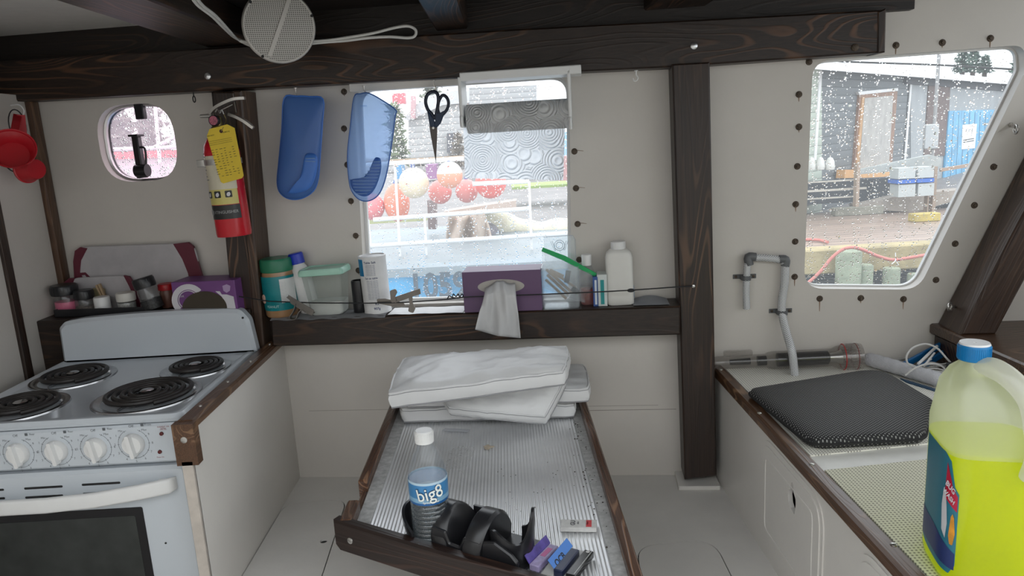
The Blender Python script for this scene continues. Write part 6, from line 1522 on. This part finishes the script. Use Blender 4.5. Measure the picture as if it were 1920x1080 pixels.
# eye bolts beside the forward window
def eyebolt(u, v, u2, v2, label, n0):
    a = onW(u, v, n0); b = onW(u2, v2, n0+.025); m = MB(); dd = (b-a).normalized()
    m.cyl(a, b, .003, 10); c = b+dd*.010; s1 = dd; s2 = Vector((0, 0, 1)); s2 = (s2-s1*s2.dot(s1)).normalized()
    m.tube([c+s1*.011*math.cos(t_)+s2*.010*math.sin(t_) for t_ in [i/24*2*math.pi for i in range(24)]], .0028, 8, True)
    m.cyl(a, a+dd*.004, .006, 6); return tag(m.build('eye_bolt', LEV), label, 'eye bolt', 'eye bolts')
eyebolt(1895, 234, 1902, 240, 'steel eye bolt on the wall beside the upper part of the forward window', .002)
eyebolt(1794, 575, 1784, 575, 'steel eye bolt at the foot of the sloping dark post', .03)
# ================================================================ outside: harbour in the rain
WATER = plain('harbour water', (.030, .040, .050), .12, var=.3, nscale=2, bump=.6, bscale=5, bdist=.05)
m = MB(); m.box(-70, 90, 2.6, 120, -2.3, -2.25); o = m.build('water', WATER); o['kind'] = 'structure'
PZ = -.80
def deckmat():
    m, nt, out = _nodes('wet pier planks')
    p = nt.nodes.new('ShaderNodeBsdfPrincipled'); co = _coord(nt, (1, 1, 1), (0, 0, 0))
    b = nt.nodes.new('ShaderNodeTexBrick'); b.inputs['Scale'].default_value = 1; b.inputs['Brick Width'].default_value = 5; b.inputs['Row Height'].default_value = .22; b.inputs['Mortar Size'].default_value = .012
    b.inputs['Color1'].default_value = (.37, .27, .21, 1); b.inputs['Color2'].default_value = (.30, .22, .175, 1); b.inputs['Mortar'].default_value = (.14, .10, .08, 1)
    nt.links.new(co, b.inputs['Vector']); n = _noise(nt, _coord(nt, (1, 9, 1)), 1.2, 5, .6)
    mx = nt.nodes.new('ShaderNodeMixRGB'); mx.blend_type = 'MULTIPLY'; mx.inputs[0].default_value = .6; nt.links.new(b.outputs['Color'], mx.inputs[1]); nt.links.new(_ramp(nt, n, [(.3, (.6, .6, .6)), (.7, (1.1, 1.1, 1.1))]), mx.inputs[2])
    nt.links.new(mx.outputs[0], p.inputs['Base Color']); p.inputs['Roughness'].default_value = .42; nt.links.new(p.outputs[0], out.inputs[0]); return m
m = MB(); m.box(-1.0, 24, 10.2, 14.2, PZ-.2, PZ); o = m.build('pier_deck', deckmat()); o['kind'] = 'structure'
GR = plain('wet asphalt ground', (.20, .185, .18), .55, var=.25, nscale=1.2, bump=.4, bscale=20, bdist=.01)
m = MB(); m.box(-60, 90, 14.2, 110, PZ-.25, PZ-.02); m.box(-60, -1.0, 10.2, 14.2, PZ-.25, PZ-.02); o = m.build('ground', GR); o['kind'] = 'structure'
def ebox(u0, v0, u1, v1, Y, dp, mb=None):
    a = onY(u0, v1, Y); b = onY(u1, v0, Y); mb = mb or MB(); mb.box(a.x, b.x, Y, Y+dp, min(a.z, b.z), max(a.z, b.z)); return mb
# cap timber and pilings of the pier edge
CAPM = plain('weathered cap timber', (.36, .29, .15), .7, var=.3, nscale=2.5, bump=.6, bscale=14, bdist=.02)
za = onY(1600, 456, 10.15).z; zb = onY(1560, 508, 10.15).z
m = MB(); m.box(2.2, 20, 9.95, 10.25, zb, PZ+.02, .02); m.box(-14, 2.19, 9.95, 10.25, zb, PZ+.02, .02); o = m.build('pier_edge_timber', CAPM); tag(o, 'long yellowish weathered timber along the pier edge, above the pilings', 'timber')
PIL = plain('piling wood', (.24, .27, .19), .75, var=.35, nscale=3, bump=.7, bscale=10, bdist=.03)
for u, vt, r, lb_ in ((1592, 470, .165, 'thickest grey-green piling, its top just under the red hose'), (1623, 496, .10, 'grey-green piling close beside the thickest one'), (1672, 502, .11, 'grey-green piling below the hose tie'), (1716, 513, .10, 'short grey-green piling at the slanting edge of the forward window')):
    c = onY(u, vt, 9.7); m = MB(); m.lathe([(r, -2.6), (r, c.z-.02), (r*.92, c.z), (.0001, c.z)], 18, T(c.x, 9.7, 0)); tag(m.build('piling', PIL), lb_, 'piling', 'pier pilings')
REDH = plain('faded red hose', (.50, .16, .13), .5)
m = MB(); m.tube(smooth_path([onY(u, v, 9.45) for u, v in ((1470, 560), (1515, 530), (1540, 507), (1560, 483), (1580, 468), (1600, 464), (1622, 470), (1645, 480), (1672, 487), (1700, 484), (1730, 479), (1780, 470))], 6), .022, 8)
tag(m.build('dock_hose', REDH), 'faded red hose sagging along the pilings', 'hose')
m = MB(); m.tube(smooth_path([onZ(u, v, PZ+.03) for u, v in ((1480, 447), (1510, 449), (1535, 450), (1552, 454))], 6), .022, 8); tag(m.build('dock_hose', REDH), 'short end of red hose lying on the pier planks', 'hose')
m = MB(); m.tube(smooth_path([onY(1679, 474, 9.42), onY(1679, 488, 9.42), onY(1672, 495, 9.42)]), .006, 6); m.tube([onY(1679, 488, 9.42), onY(1685, 497, 9.42)], .006, 6); tag(m.build('hose_tie', WPLAST), 'white string tied round the red hose', 'string')
# curb timbers on the far side of the pier
YC = plain('yellow curb paint', (.46, .36, .10), .7, var=.35, nscale=3); GC2 = plain('grey curb', (.26, .25, .20), .8, var=.3, nscale=3)
for u0, u1, v0, v1, mt, lb_ in ((1500, 1566, 386, 396, CAPM, 'mossy yellowish curb timber on the far side of the pier'), (1566, 1714, 391, 406, GC2, 'grey middle curb timber on the far side of the pier'), (1714, 1800, 402, 417, YC, 'yellow painted curb timber on the far side of the pier')):
    a = onZ(u0, v1, PZ); b = onZ(u1, v1+ (6 if u0 < 1700 else 4), PZ); h = (onY(u0, v0, a.y).z-PZ); m = MB(frame((a.x, a.y, PZ+.001), Vector((b.x-a.x, 0, 0)), (0, 1, 0))); m.box(0, b.x-a.x, 0, .2, 0, max(.1, h), .01); tag(m.build('curb_timber', mt), lb_, 'timber', 'curb timbers')
# ---- grey harbour building
fo = onY(1540, 300, 14.6); fd = Vector((1, 1.02, 0)).normalized(); fn = Vector((fd.y, -fd.x, 0))
FM_ = frame(fo, fd, (0, 0, 1), fn); FMI = FM_.inverted()
def lf(u, v, n=0): q = FMI @ onP(u, v, Vector(fo)+fn*n, fn); return (q.x, q.y)
def fpr(px, n0, n1, name, mat, par, b=0): m = MB(FM_); m.prism([lf(u, v, n1) for u, v in px], n0, n1, b); return m.build(name, mat, par, smooth=20)
def siding(name, col, k, var=.3):
    m, nt, out = _nodes(name); p = nt.nodes.new('ShaderNodeBsdfPrincipled'); s = nt.nodes.new('ShaderNodeSeparateXYZ'); nt.links.new(_coord(nt), s.inputs[0])
    a = nt.nodes.new('ShaderNodeMath'); a.operation = 'MULTIPLY'; a.inputs[1].default_value = 1/k; nt.links.new(s.outputs['Z'], a.inputs[0])
    b = nt.nodes.new('ShaderNodeMath'); b.operation = 'FRACT'; nt.links.new(a.outputs[0], b.inputs[0])
    c = _ramp(nt, b.outputs[0], [(0, tuple(x*.35 for x in col)), (.14, tuple(x*.9 for x in col)), (1, tuple(min(1, x*1.15) for x in col))]); nt.links.new(c, p.inputs['Base Color'])
    nt.links.new(_bump(nt, b.outputs[0], .6, .02), p.inputs['Normal']); p.inputs['Roughness'].default_value = .6; nt.links.new(p.outputs[0], out.inputs[0]); return m
bld = thing('harbour_building', 'grey sided harbour shed with boarded doorway and pale roof beyond the pier', 'building', (fo.x+4, fo.y+4, PZ))
fpr([(1540, 128), (1722, 140), (1722, 400), (1540, 400)], -.4, 0, 'siding_wall', siding('grey siding', (.14, .155, .165), .16), bld)
fpr([(1440, 118), (1541, 128), (1541, 400), (1440, 400)], -.4, .01, 'green_wall', siding('pale green siding', (.42, .47, .40), .16), bld)
fpr([(1708, 138), (1990, 165), (1990, 380), (1708, 400)], -.4, .02, 'concrete_wall', plain('grey panel wall', (.33, .35, .36), .7, var=.15, nscale=1.5), bld)
fpr([(1742, 160), (1782, 163), (1775, 292), (1733, 292)], .02, .05, 'brown_panel', plain('rusty brown panel', (.13, .085, .075), .7, var=.3, nscale=4), bld)
fpr([(1700, 142), (1990, 165), (1990, 178), (1700, 157)], .02, .08, 'eave_board', plain('dark eave board', (.07, .07, .08), .7), bld)  # dark strip along the wall just under the roof edge
WR = plain('pale wet roof', (.80, .82, .84), .35, var=.05)
m = MB(FM_); r0 = [lf(u, v, .35) for u, v in ((1430, 110), (1990, 162))]; 
m.loft([[(x, y-.0, .35), (x, y+.16, .35), (x, y+.75, -2.6), (x, y+.6, -2.6)] for x, y in (lf(1430, 122, .35), lf(1995, 166, .35))]); m.build('roof', WR, bld, smooth=0)
W2 = plain('white corner trim', (.72, .72, .72), .5)
fpr([(1537, 132), (1542, 132), (1531, 300), (1527, 300)], 0, .03, 'corner_trim', W2, bld); fpr([(1708, 148), (1711, 148), (1699, 300), (1696, 300)], .02, .04, 'corner_trim', W2, bld)
OR = plain('raw timber frame', (.48, .28, .13), .6, var=.25, nscale=5)
fpr([(1609, 172), (1684, 165), (1684, 170), (1612, 178)], .0, .06, 'door_surround', W2, bld)
fpr([(1612, 177), (1683, 171), (1671, 330), (1600, 330)], .0, .05, 'door_surround', plain('brown surround', (.26, .15, .10), .7, var=.3, nscale=6), bld)
fpr([(1617, 182), (1622, 182), (1611, 322), (1605, 322)], .05, .07, 'timber_batten', OR, bld)
fpr([(1622, 184), (1675, 179), (1666, 322), (1611, 322)], .05, .08, 'boarded_door', plain('grey plywood', (.40, .385, .36), .7, var=.2, nscale=4), bld)
fpr([(1585, 318), (1686, 318), (1686, 332), (1583, 334)], .05, .22, 'door_step', plain('orange timber step', (.60, .32, .12), .6, var=.15, nscale=4), bld)
bd = fpr([(1780, 208), (1876, 205), (1868, 368), (1768, 368)], .03, .08, 'blue_door', siding('blue', (.2, .5, .7), 5) if False else plain('peeling blue boards', (.13, .38, .60), .6, var=.35, nscale=2.5), bld)
fpr([(1805, 234), (1832, 232), (1828, 278), (1803, 280)], .081, .09, 'notice', plain('notice white', (.74, .74, .74), .5), bld)
m = MB(FM_); 
for u, v, w_, h in ((1812, 245, 4, 6), (1817, 245, 3, 5), (1823, 244, 4, 6)):
    a = lf(u, v, .092); m.box(a[0]-w_*.006, a[0]+w_*.006, a[1]-h*.008, a[1]+h*.008, .0905, .092)
for v in (263, 267): a = lf(1806, v, .092); b = lf(1826, v, .092); m.box(a[0], b[0], a[1]-.012, a[1]+.012, .0905, .092)
m.build('notice_print', BLACKM, bld)
for k_ in range(9):
    u = 1788+k_*10; fpr([(u, 210), (u+.8, 210), (u-7, 366), (u-7.8, 366)], .08, .083, 'board_groove', plain('blue groove', (.04, .13, .22), .7), bld)
pp = thing('power_pole', 'thin grey service pole with meter box rising past the shed roof', 'pole', onY(1752, 290, 15.4)); a = onY(1762, 84, 15.2); b = onY(1748, 292, 15.2)
m = MB(); m.cyl(b, a, .035, 10); m.build('pipe', plain('pole grey', (.30, .30, .30), .6), pp)
m = MB(); q = onY(1747, 256, 15.15); m.box(q.x-.16, q.x+.12, 15.1, 15.2, q.z-.25, q.z+.25, .02); m.build('meter_box', plain('meter grey', (.42, .44, .45), .5), pp)
m = MB(); m.tube(smooth_path([onY(u, v, 14.4) for u, v in ((1500, 112), (1620, 117), (1762, 122), (1900, 130))]), .018, 6); tag(m.build('overhead_wire', BLACKM), 'thin dark overhead wire running along the shed roof to the pole', 'wire')
# raised walkway, railings, ramp
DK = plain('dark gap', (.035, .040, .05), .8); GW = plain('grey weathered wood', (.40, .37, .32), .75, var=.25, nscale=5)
wk = thing('walkway', 'raised grey walkway with plank railings and ramp in front of the shed', 'walkway', onY(1600, 390, 13.4))
m = ebox(1440, 332, 1690, 388, 13.9, .3); m.build('gap_shade', DK, wk)  # dark box painted as the shade in the gap under the walkway
for v, u1 in ((342, 1606), (358, 1625), (373, 1608)):
    m = ebox(1440, v-3.5, u1, v+3.5, 13.3, .05); m.build('rail', GW, wk)
for u, v0, v1, w_ in ((1609, 306, 388, 4.5), (1753, 312, 400, 5.5), (1741, 330, 398, 3)): m = ebox(u-w_, v0, u+w_, v1, 13.15, .12); m.build('post', plain('bare post', (.34, .26, .20), .8, var=.2, nscale=6), wk)
m = MB(); 
def quad(px, Y, dp, mat, name, par):
    m = MB(); a = [onY(u, v, Y) for u, v in px]; b = [q+Vector((0, dp, 0)) for q in a]; n_ = len(a); m.loft([[tuple(q) for q in a], [tuple(q) for q in b]]); return m.build(name, mat, par, smooth=20)
quad([(1612, 318), (1745, 290), (1765, 296), (1765, 312), (1690, 320), (1612, 327)], 13.5, .1, plain('grey rail boards', (.36, .38, .37), .7, var=.15, nscale=6), 'ramp_board', wk)
quad([(1610, 385), (1690, 366), (1812, 355), (1806, 372), (1715, 398), (1612, 392)], 13.6, .4, plain('ramp planks', (.33, .29, .25), .7, var=.2, nscale=6), 'ramp', wk)
quad([(1765, 316), (1860, 300), (1860, 306), (1765, 322)], 13.3, .06, plain('brown rail', (.34, .25, .19), .7), 'rail', wk)
quad([(1728, 398), (1812, 372), (1800, 400), (1735, 404)], 13.9, .3, DK, 'gap_shade', wk)  # dark panel painted as the shade under the ramp
TT = plain('fish tote grey', (.46, .49, .49), .6); TB_ = plain('fish tote blue', (.03, .13, .50), .5)
for u0, u1, v, lb_ in ((1684, 1717, 336, 'pale tote with blue band standing on the ramp beside the post'), (1721, 1752, 334, 'pale tote with blue band partly behind the weathered post')):
    t = thing('fish_tote', lb_, 'tote', onY(u0, v+34, 13.0), 'blue and grey totes'); ebox(u0, v+9, u1, v+34, 13.0, .3).build('tote_body', TT, t); ebox(u0-1, v, u1, v+9, 12.98, .34).build('blue_band', TB_, t); ebox(u0, v-22, u1, v, 13.0, .3).build('upper_tote', TT, t)
for i, (u, r) in enumerate(((1521, .075), (1538, .08), (1556, .085))):
    c = onY(u, 319, 13.5); m = MB(); m.lathe([(.0001, .0), (r*.9, .01), (r, .06), (r*.85, .16), (r*.5, .22), (.0001, .24)], 20, T(c.x, 13.5, c.z)); m.lathe([(r*1.03, .05), (r*1.03, .07), (r*.98, .07)], 20, T(c.x, 13.5, c.z))
    tag(m.build('rope_tub', plain('off-white tub', (.60, .60, .57), .5)), ['pale upturned tub beside the green wall, first of three on the walkway', 'pale upturned tub between the two other tubs on the walkway', 'pale upturned tub closest to the boarded door'][i], 'tub', 'upturned tubs')
# trees
def tree(name, label, u, v0, v1, wpx, Y, col, n_=900, group='trees beyond the harbour'):
    base = onY(u, v1, Y); top = onY(u, v0, Y); H = top.z-base.z; w_ = wpx*Y/FOC/2
    t = thing(name, label, 'tree', (base.x, Y, PZ), group)
    m = MB(); m.lathe([(.18, PZ), (.12, base.z+H*.3), (.02, top.z)], 8, T(base.x, Y, 0)); m.build('trunk', plain('bark', (.10, .08, .07), .9), t)
    m = MB(); rs = random.Random(int(u*7+v0))
    for i in range(n_):
        k_ = rs.random(); r = w_*(1-k_)**.7*(.55+.45*math.sin(k_*38))*rs.random()**.5+.05; a = rs.random()*6.283
        c = Vector((base.x+r*math.cos(a), Y+r*math.sin(a)*.8, base.z+H*k_)); s = H*.05+.05
        d_ = [Vector((rs.gauss(0, 1), rs.gauss(0, 1), rs.gauss(0, .6)))*s for _ in range(3)]; m.add([c+q for q in d_], [(0, 1, 2)])
    m.build('foliage', plain('foliage %s' % (col,), col, .8, var=.4, nscale=1), t, smooth=0); return t
tree('spruce_tree', 'dark spruce behind the pale roof, beside the pole', 1804, 98, 134, 34, 40, (.10, .15, .12))
tree('spruce_tree', 'middle dark spruce of the clump behind the roof', 1824, 96, 134, 30, 41, (.09, .14, .11))
tree('spruce_tree', 'spruce with the lowest top in the clump behind the roof', 1846, 106, 136, 26, 42, (.11, .16, .13))
tree('spruce_tree', 'spruce cut by the upper forward corner of the window', 1912, 92, 134, 36, 40, (.10, .15, .12))
# ---- blue boat 1059 alongside, seen through the middle window
BB = thing('fishing_boat', 'blue-hulled boat numbered 1059 with white rails moored alongside', 'boat', (0, 5.5, -1.9))
BLUEH = plain('hull blue', (.015, .32, .62), .35, var=.08, nscale=3)
hy = 4.6; z0 = onY(800, 517, hy).z
def hl(pts, Y): return [onY(u, v, Y) for u, v in pts]
a = onY(560, 527, hy); b = onY(1200, 494, hy)
m = MB(); m.loft([[(x, hy, zt), (x, hy+.02, zt), (x, hy+.35, -2.2), (x, hy+.3, -2.2)] for x, zt in ((a.x, a.z), (b.x, b.z))]); m.build('hull', BLUEH, BB)
m = MB(); m.loft([[(x, hy-.03, zt-.005), (x, hy-.03, zt+.05), (x, hy+.1, zt+.055), (x, hy+.1, zt-.005)] for x, zt in ((a.x, a.z), (b.x, b.z))]); m.build('gunwale', plain('grey gunwale', (.20, .25, .28), .5, var=.1, nscale=4), BB)
m = MB(); za_ = onY(800, 500, hy+.1).z; m.loft([[(x, hy+.1, zt+.03), (x, 7.0, zt+.03), (x, 7.0, zt-.05), (x, hy+.1, zt-.05)] for x, zt in ((a.x, a.z), (b.x, b.z))]); m.build('deck', plain('deck grey blue', (.20, .24, .26), .45, var=.2, nscale=3), BB)
sl = math.atan2(b.z-a.z, b.x-a.x)
m = MB(frame(onY(822, 538, hy-.02), (math.cos(sl), 0, math.sin(sl)), (-math.sin(sl), 0, math.cos(sl)))); add_text(m, '1059', .235, T(0, 0, .012), bold=.028, sx=.80)
m.build('hull_number', plain('number grey', (.02, .05, .08), .6, var=.3, nscale=50), BB, smooth=0)
RWT = plain('white rail pipe', (.80, .80, .80), .35)
for (u0, v0, u1, v1, Y) in ((560, 318, 870, 297, 5.3), (700, 412, 992, 391, 5.25), (560, 470, 1180, 430, 5.2), (886, 345, 992, 340, 5.25)):
    m = MB(); m.cyl(onY(u0, v0, Y), onY(u1, v1, Y), .016, 10); m.build('rail', RWT, BB)
for u0, v0, u1, v1 in ((796, 405, 801, 503), (992, 340, 998, 495), (690, 412, 700, 510), (740, 305, 752, 505)): m = MB(); m.cyl(onY(u0, v0, 5.22), onY(u1, v1, 5.22), .009, 8); m.build('stanchion', RWT, BB)
BRG = plain('brown mast', (.17, .12, .12), .7, var=.2, nscale=6)
quad([(801, 376), (817, 376), (817, 430), (803, 430)], 6.3, .15, BRG, 'mast_step', BB)
CAN = plain('beige canvas', (.50, .41, .34), .85, var=.12, nscale=7, bump=.6, bscale=9, bdist=.03)
cv = thing('canvas_cover', 'beige canvas sheet draped over deck gear of the blue boat', 'cover', onY(860, 480, 6.0))
def drape(i, j):
    u = 846+62*i+(-14+30*i)*j; v = 400+8*math.sin(i*5)+84*j; q = onY(u, v, 6.0+.10*math.sin(i*14+j*2)); return tuple(q)
m = MB(); m.grid(24, 12, drape); o = m.build('canvas', CAN, cv, smooth=60); md = o.modifiers.new('t', 'SOLIDIFY'); md.thickness = .02
quad([(832, 397), (968, 376), (968, 390), (900, 402), (850, 410)], 6.1, .2, plain('beige board', (.52, .42, .36), .8, var=.1, nscale=6), 'wooden_board', cv)
m = MB(); P = smooth_path([onY(u, v, 6.4) for u, v in ((900, 408), (930, 416), (970, 426), (1010, 432), (1050, 430), (1110, 434), (1160, 436))], 6)
m.tube(P, [.11+.03*math.sin(i*.16+2)+.006*math.sin(i*.9) for i in range(len(P))], 14); tag(m.build('rolled_sail', plain('cream rolled cloth', (.72, .68, .52), .8, var=.1, nscale=8, bump=.8, bscale=12, bdist=.03)), 'long roll of cream cloth lying across the blue boat behind the rails', 'sail')
m = MB(); m.sphere(onY(905, 452, 6.3), .17, 16, None, 1.1); tag(m.build('net_ball', plain('dark net', (.20, .19, .22), .9, var=.5, nscale=14, bump=1, bscale=40, bdist=.02)), 'round dark bundle of net beside the beige canvas', 'net')
quad([(905, 492), (930, 452), (1020, 446), (1020, 486)], 5.9, .3, plain('white hatch cover', (.85, .86, .88), .4, var=.03), 'white_hatch', BB)
quad([(690, 472), (745, 470), (850, 480), (845, 500), (720, 503), (690, 500)], 5.7, .4, plain('deck box grey', (.24, .28, .30), .5, var=.15, nscale=5), 'deck_box', BB)
quad([(830, 478), (905, 474), (895, 492), (832, 496)], 5.8, .3, plain('dark deck gear', (.12, .15, .19), .7, var=.6, nscale=14), 'deck_gear', BB)
def buoy(u, v, r, sy, col, label, Y=5.55, two=None):
    c = onY(u, v, Y); R = r*Y/FOC
    t = thing('buoy', label, 'buoy', c, 'inflatable buoys on the rail')
    m = MB(); prof = []; N = 14
    for i in range(N+1): a_ = math.pi*i/N; prof.append((max(1e-4, R*math.sin(a_)), -R*math.cos(a_)*sy))
    m.lathe(prof, 24, T(*c))
    mt = plain('buoy %s' % (col,), col, .4, var=.08, nscale=9) if not two else two
    m.build('float', mt, t, smooth=60)
    m = MB(); m.lathe([(R*.16, R*sy-.01), (R*.14, R*sy+R*.22), (.0001, R*sy+R*.25)], 10, T(*c)); m.build('eye', plain('buoy eye', (.10, .16, .40), .5), t); return t
RZc = onY(842, 330, 5.55)
buoy(699, 388, 22, 1.15, (.74, .20, .22), 'pinkish red buoy just beside the window edge, below the pale blue mitt')
buoy(744, 380, 24, 1.5, (.80, .24, .15), 'long orange buoy, tallest of the row')
buoy(776, 343, 28, 1.02, (.78, .66, .48), 'cream coloured round buoy beside the long orange one', 5.35)
buoy(825, 360, 22, 1.02, (.72, .22, .20), 'red round buoy below the half-white one')
tw_ = bandmat('half white buoy', 'Z', [(-.2, (.80, .34, .22)), (.012, (.80, .78, .74)), (.3, (.8, .78, .74))], .4)
buoy(843, 328, 24, 1.04, None, 'half white, half orange round buoy at the top of the bunch', 5.3, tw_)
buoy(875, 358, 21, 1.05, (.72, .25, .23), 'red round buoy partly behind the paper towel corner')
buoy(920, 343, 29, 1.0, (.82, .16, .14), 'large bright red buoy hanging under the paper towel sheet', 5.4)
# far shore behind the middle window
def far(name, label, cat, px, Y, dp, mat, group=None):
    m = MB(); a = [onY(u, v, Y) for u, v in px]; m.loft([[tuple(q) for q in a], [tuple(q+Vector((0, dp, 0))) for q in a]]); o = m.build(name, mat, smooth=20); return tag(o, label, cat, group)
h1_ = thing('shore_house', 'pale grey shore house with one dark window, seen beside the scissors', 'house', onY(820, 306, 60))
quad([(766, 222), (830, 196), (900, 190), (900, 308), (766, 308)], 60, 6, siding('pale grey house siding', (.50, .50, .50), .5), 'house_wall', h1_)
quad([(755, 222), (800, 180), (900, 160), (905, 190), (830, 197), (766, 226)], 59.5, 7, plain('light roof', (.62, .63, .64), .6), 'roof', h1_)
quad([(838, 250), (858, 249), (858, 285), (838, 286)], 59.3, .8, plain('dark pane', (.10, .10, .12), .3), 'house_window', h1_)
h2 = thing('shore_building', 'large pale building on the far shore behind the paper towel', 'building', onY(980, 300, 34))
quad([(880, 165), (1006, 160), (1006, 345), (880, 345)], 34, 4, siding('pale building siding', (.44, .44, .44), .25), 'building_wall', h2)
far('blue_shed', 'narrow light blue shed at the window edge beside the towel sheet', 'shed', [(1050, 248), (1140, 246), (1140, 292), (1050, 292)], 30, 4, plain('light blue shed', (.30, .55, .75), .6))
far('red_fence', 'faded red fence panel under the light blue shed', 'fence', [(1050, 293), (1140, 292), (1140, 345), (1050, 345)], 29, 1, plain('faded red fence', (.55, .30, .30), .7, var=.25, nscale=3))
quad([(735, 176), (758, 174), (759, 194), (736, 195)], 59, 1, plain('sign red', (.70, .16, .20), .5, var=.2, nscale=4), 'red_sign', h1_)
quad([(770, 180), (778, 180), (778, 222), (770, 222)], 59, 1, plain('banner pink', (.62, .38, .40), .6), 'banner', h1_)
m = ebox(560, 296, 900, 310, 48, 1.5); tag(m.build('earth_bank', plain('brown bank', (.40, .28, .18), .9, var=.3, nscale=2)), 'brown earth bank along the far shore', 'bank')
m = ebox(960, 343, 1180, 351, 19, 1.5); tag(m.build('grass', plain('grass green', (.30, .42, .12), .9, var=.3, nscale=2)), 'strip of bright green grass on the far shore', 'grass', kind='stuff')
m = ebox(740, 306, 752, 336, 34.8, 1.2); tag(m.build('blue_drum', plain('drum blue', (.12, .34, .60), .5)), 'blue drum standing behind the cream buoy', 'drum')
m = ebox(800, 308, 818, 336, 34.8, 1.2); tag(m.build('purple_crate', plain('crate purple', (.36, .16, .34), .6)), 'purple crate seen between the cream and half-white buoys', 'crate')
m = ebox(560, 414, 800, 420, 9.9, .2); tag(m.build('mossy_timber', plain('mossy timber', (.38, .40, .20), .8, var=.2, nscale=3)), 'mossy green timber along the pier behind the blue boat', 'timber')
tree('leafy_tree', 'loose green tree on the far shore beside the pale blue mitt', 748, 196, 308, 46, 54, (.16, .20, .10), 700)
tree('leafy_tree', 'bare brownish shrub below the far house window', 862, 250, 312, 50, 52, (.22, .18, .14), 300)
tree('leafy_tree', 'grey-green tree rising over the far shore house roof', 815, 150, 300, 80, 70, (.24, .26, .20), 600)
# ---- behind the porthole: white boat with red stripe, trees
pb_ = thing('white_boat', 'white boat with red stripe and thin rails seen through the porthole', 'boat', onY(265, 420, 8))
quad([(120, 298), (420, 288), (420, 860), (120, 860)], 8, 1.5, plain('boat white', (.70, .68, .68), .4, var=.1, nscale=3), 'topsides', pb_)
quad([(120, 288), (420, 278), (420, 292), (120, 302)], 7.95, .1, plain('boat red', (.70, .08, .10), .4), 'red_stripe', pb_)
for u0, v0, u1, v1 in ((120, 284, 420, 272), (291, 200, 300, 305), (282, 280, 330, 256)): m = MB(); m.cyl(onY(u0, v0, 7.8), onY(u1, v1, 7.8), .02, 8); m.build('rail', RWT, pb_)
tree('leafy_tree', 'grey-green tree behind the white boat, filling the porthole upper part', 225, 190, 300, 90, 16, (.20, .22, .18), 900)
tree('leafy_tree', 'tree with pale leaves behind the porthole catch', 290, 200, 300, 70, 17, (.24, .25, .21), 700)
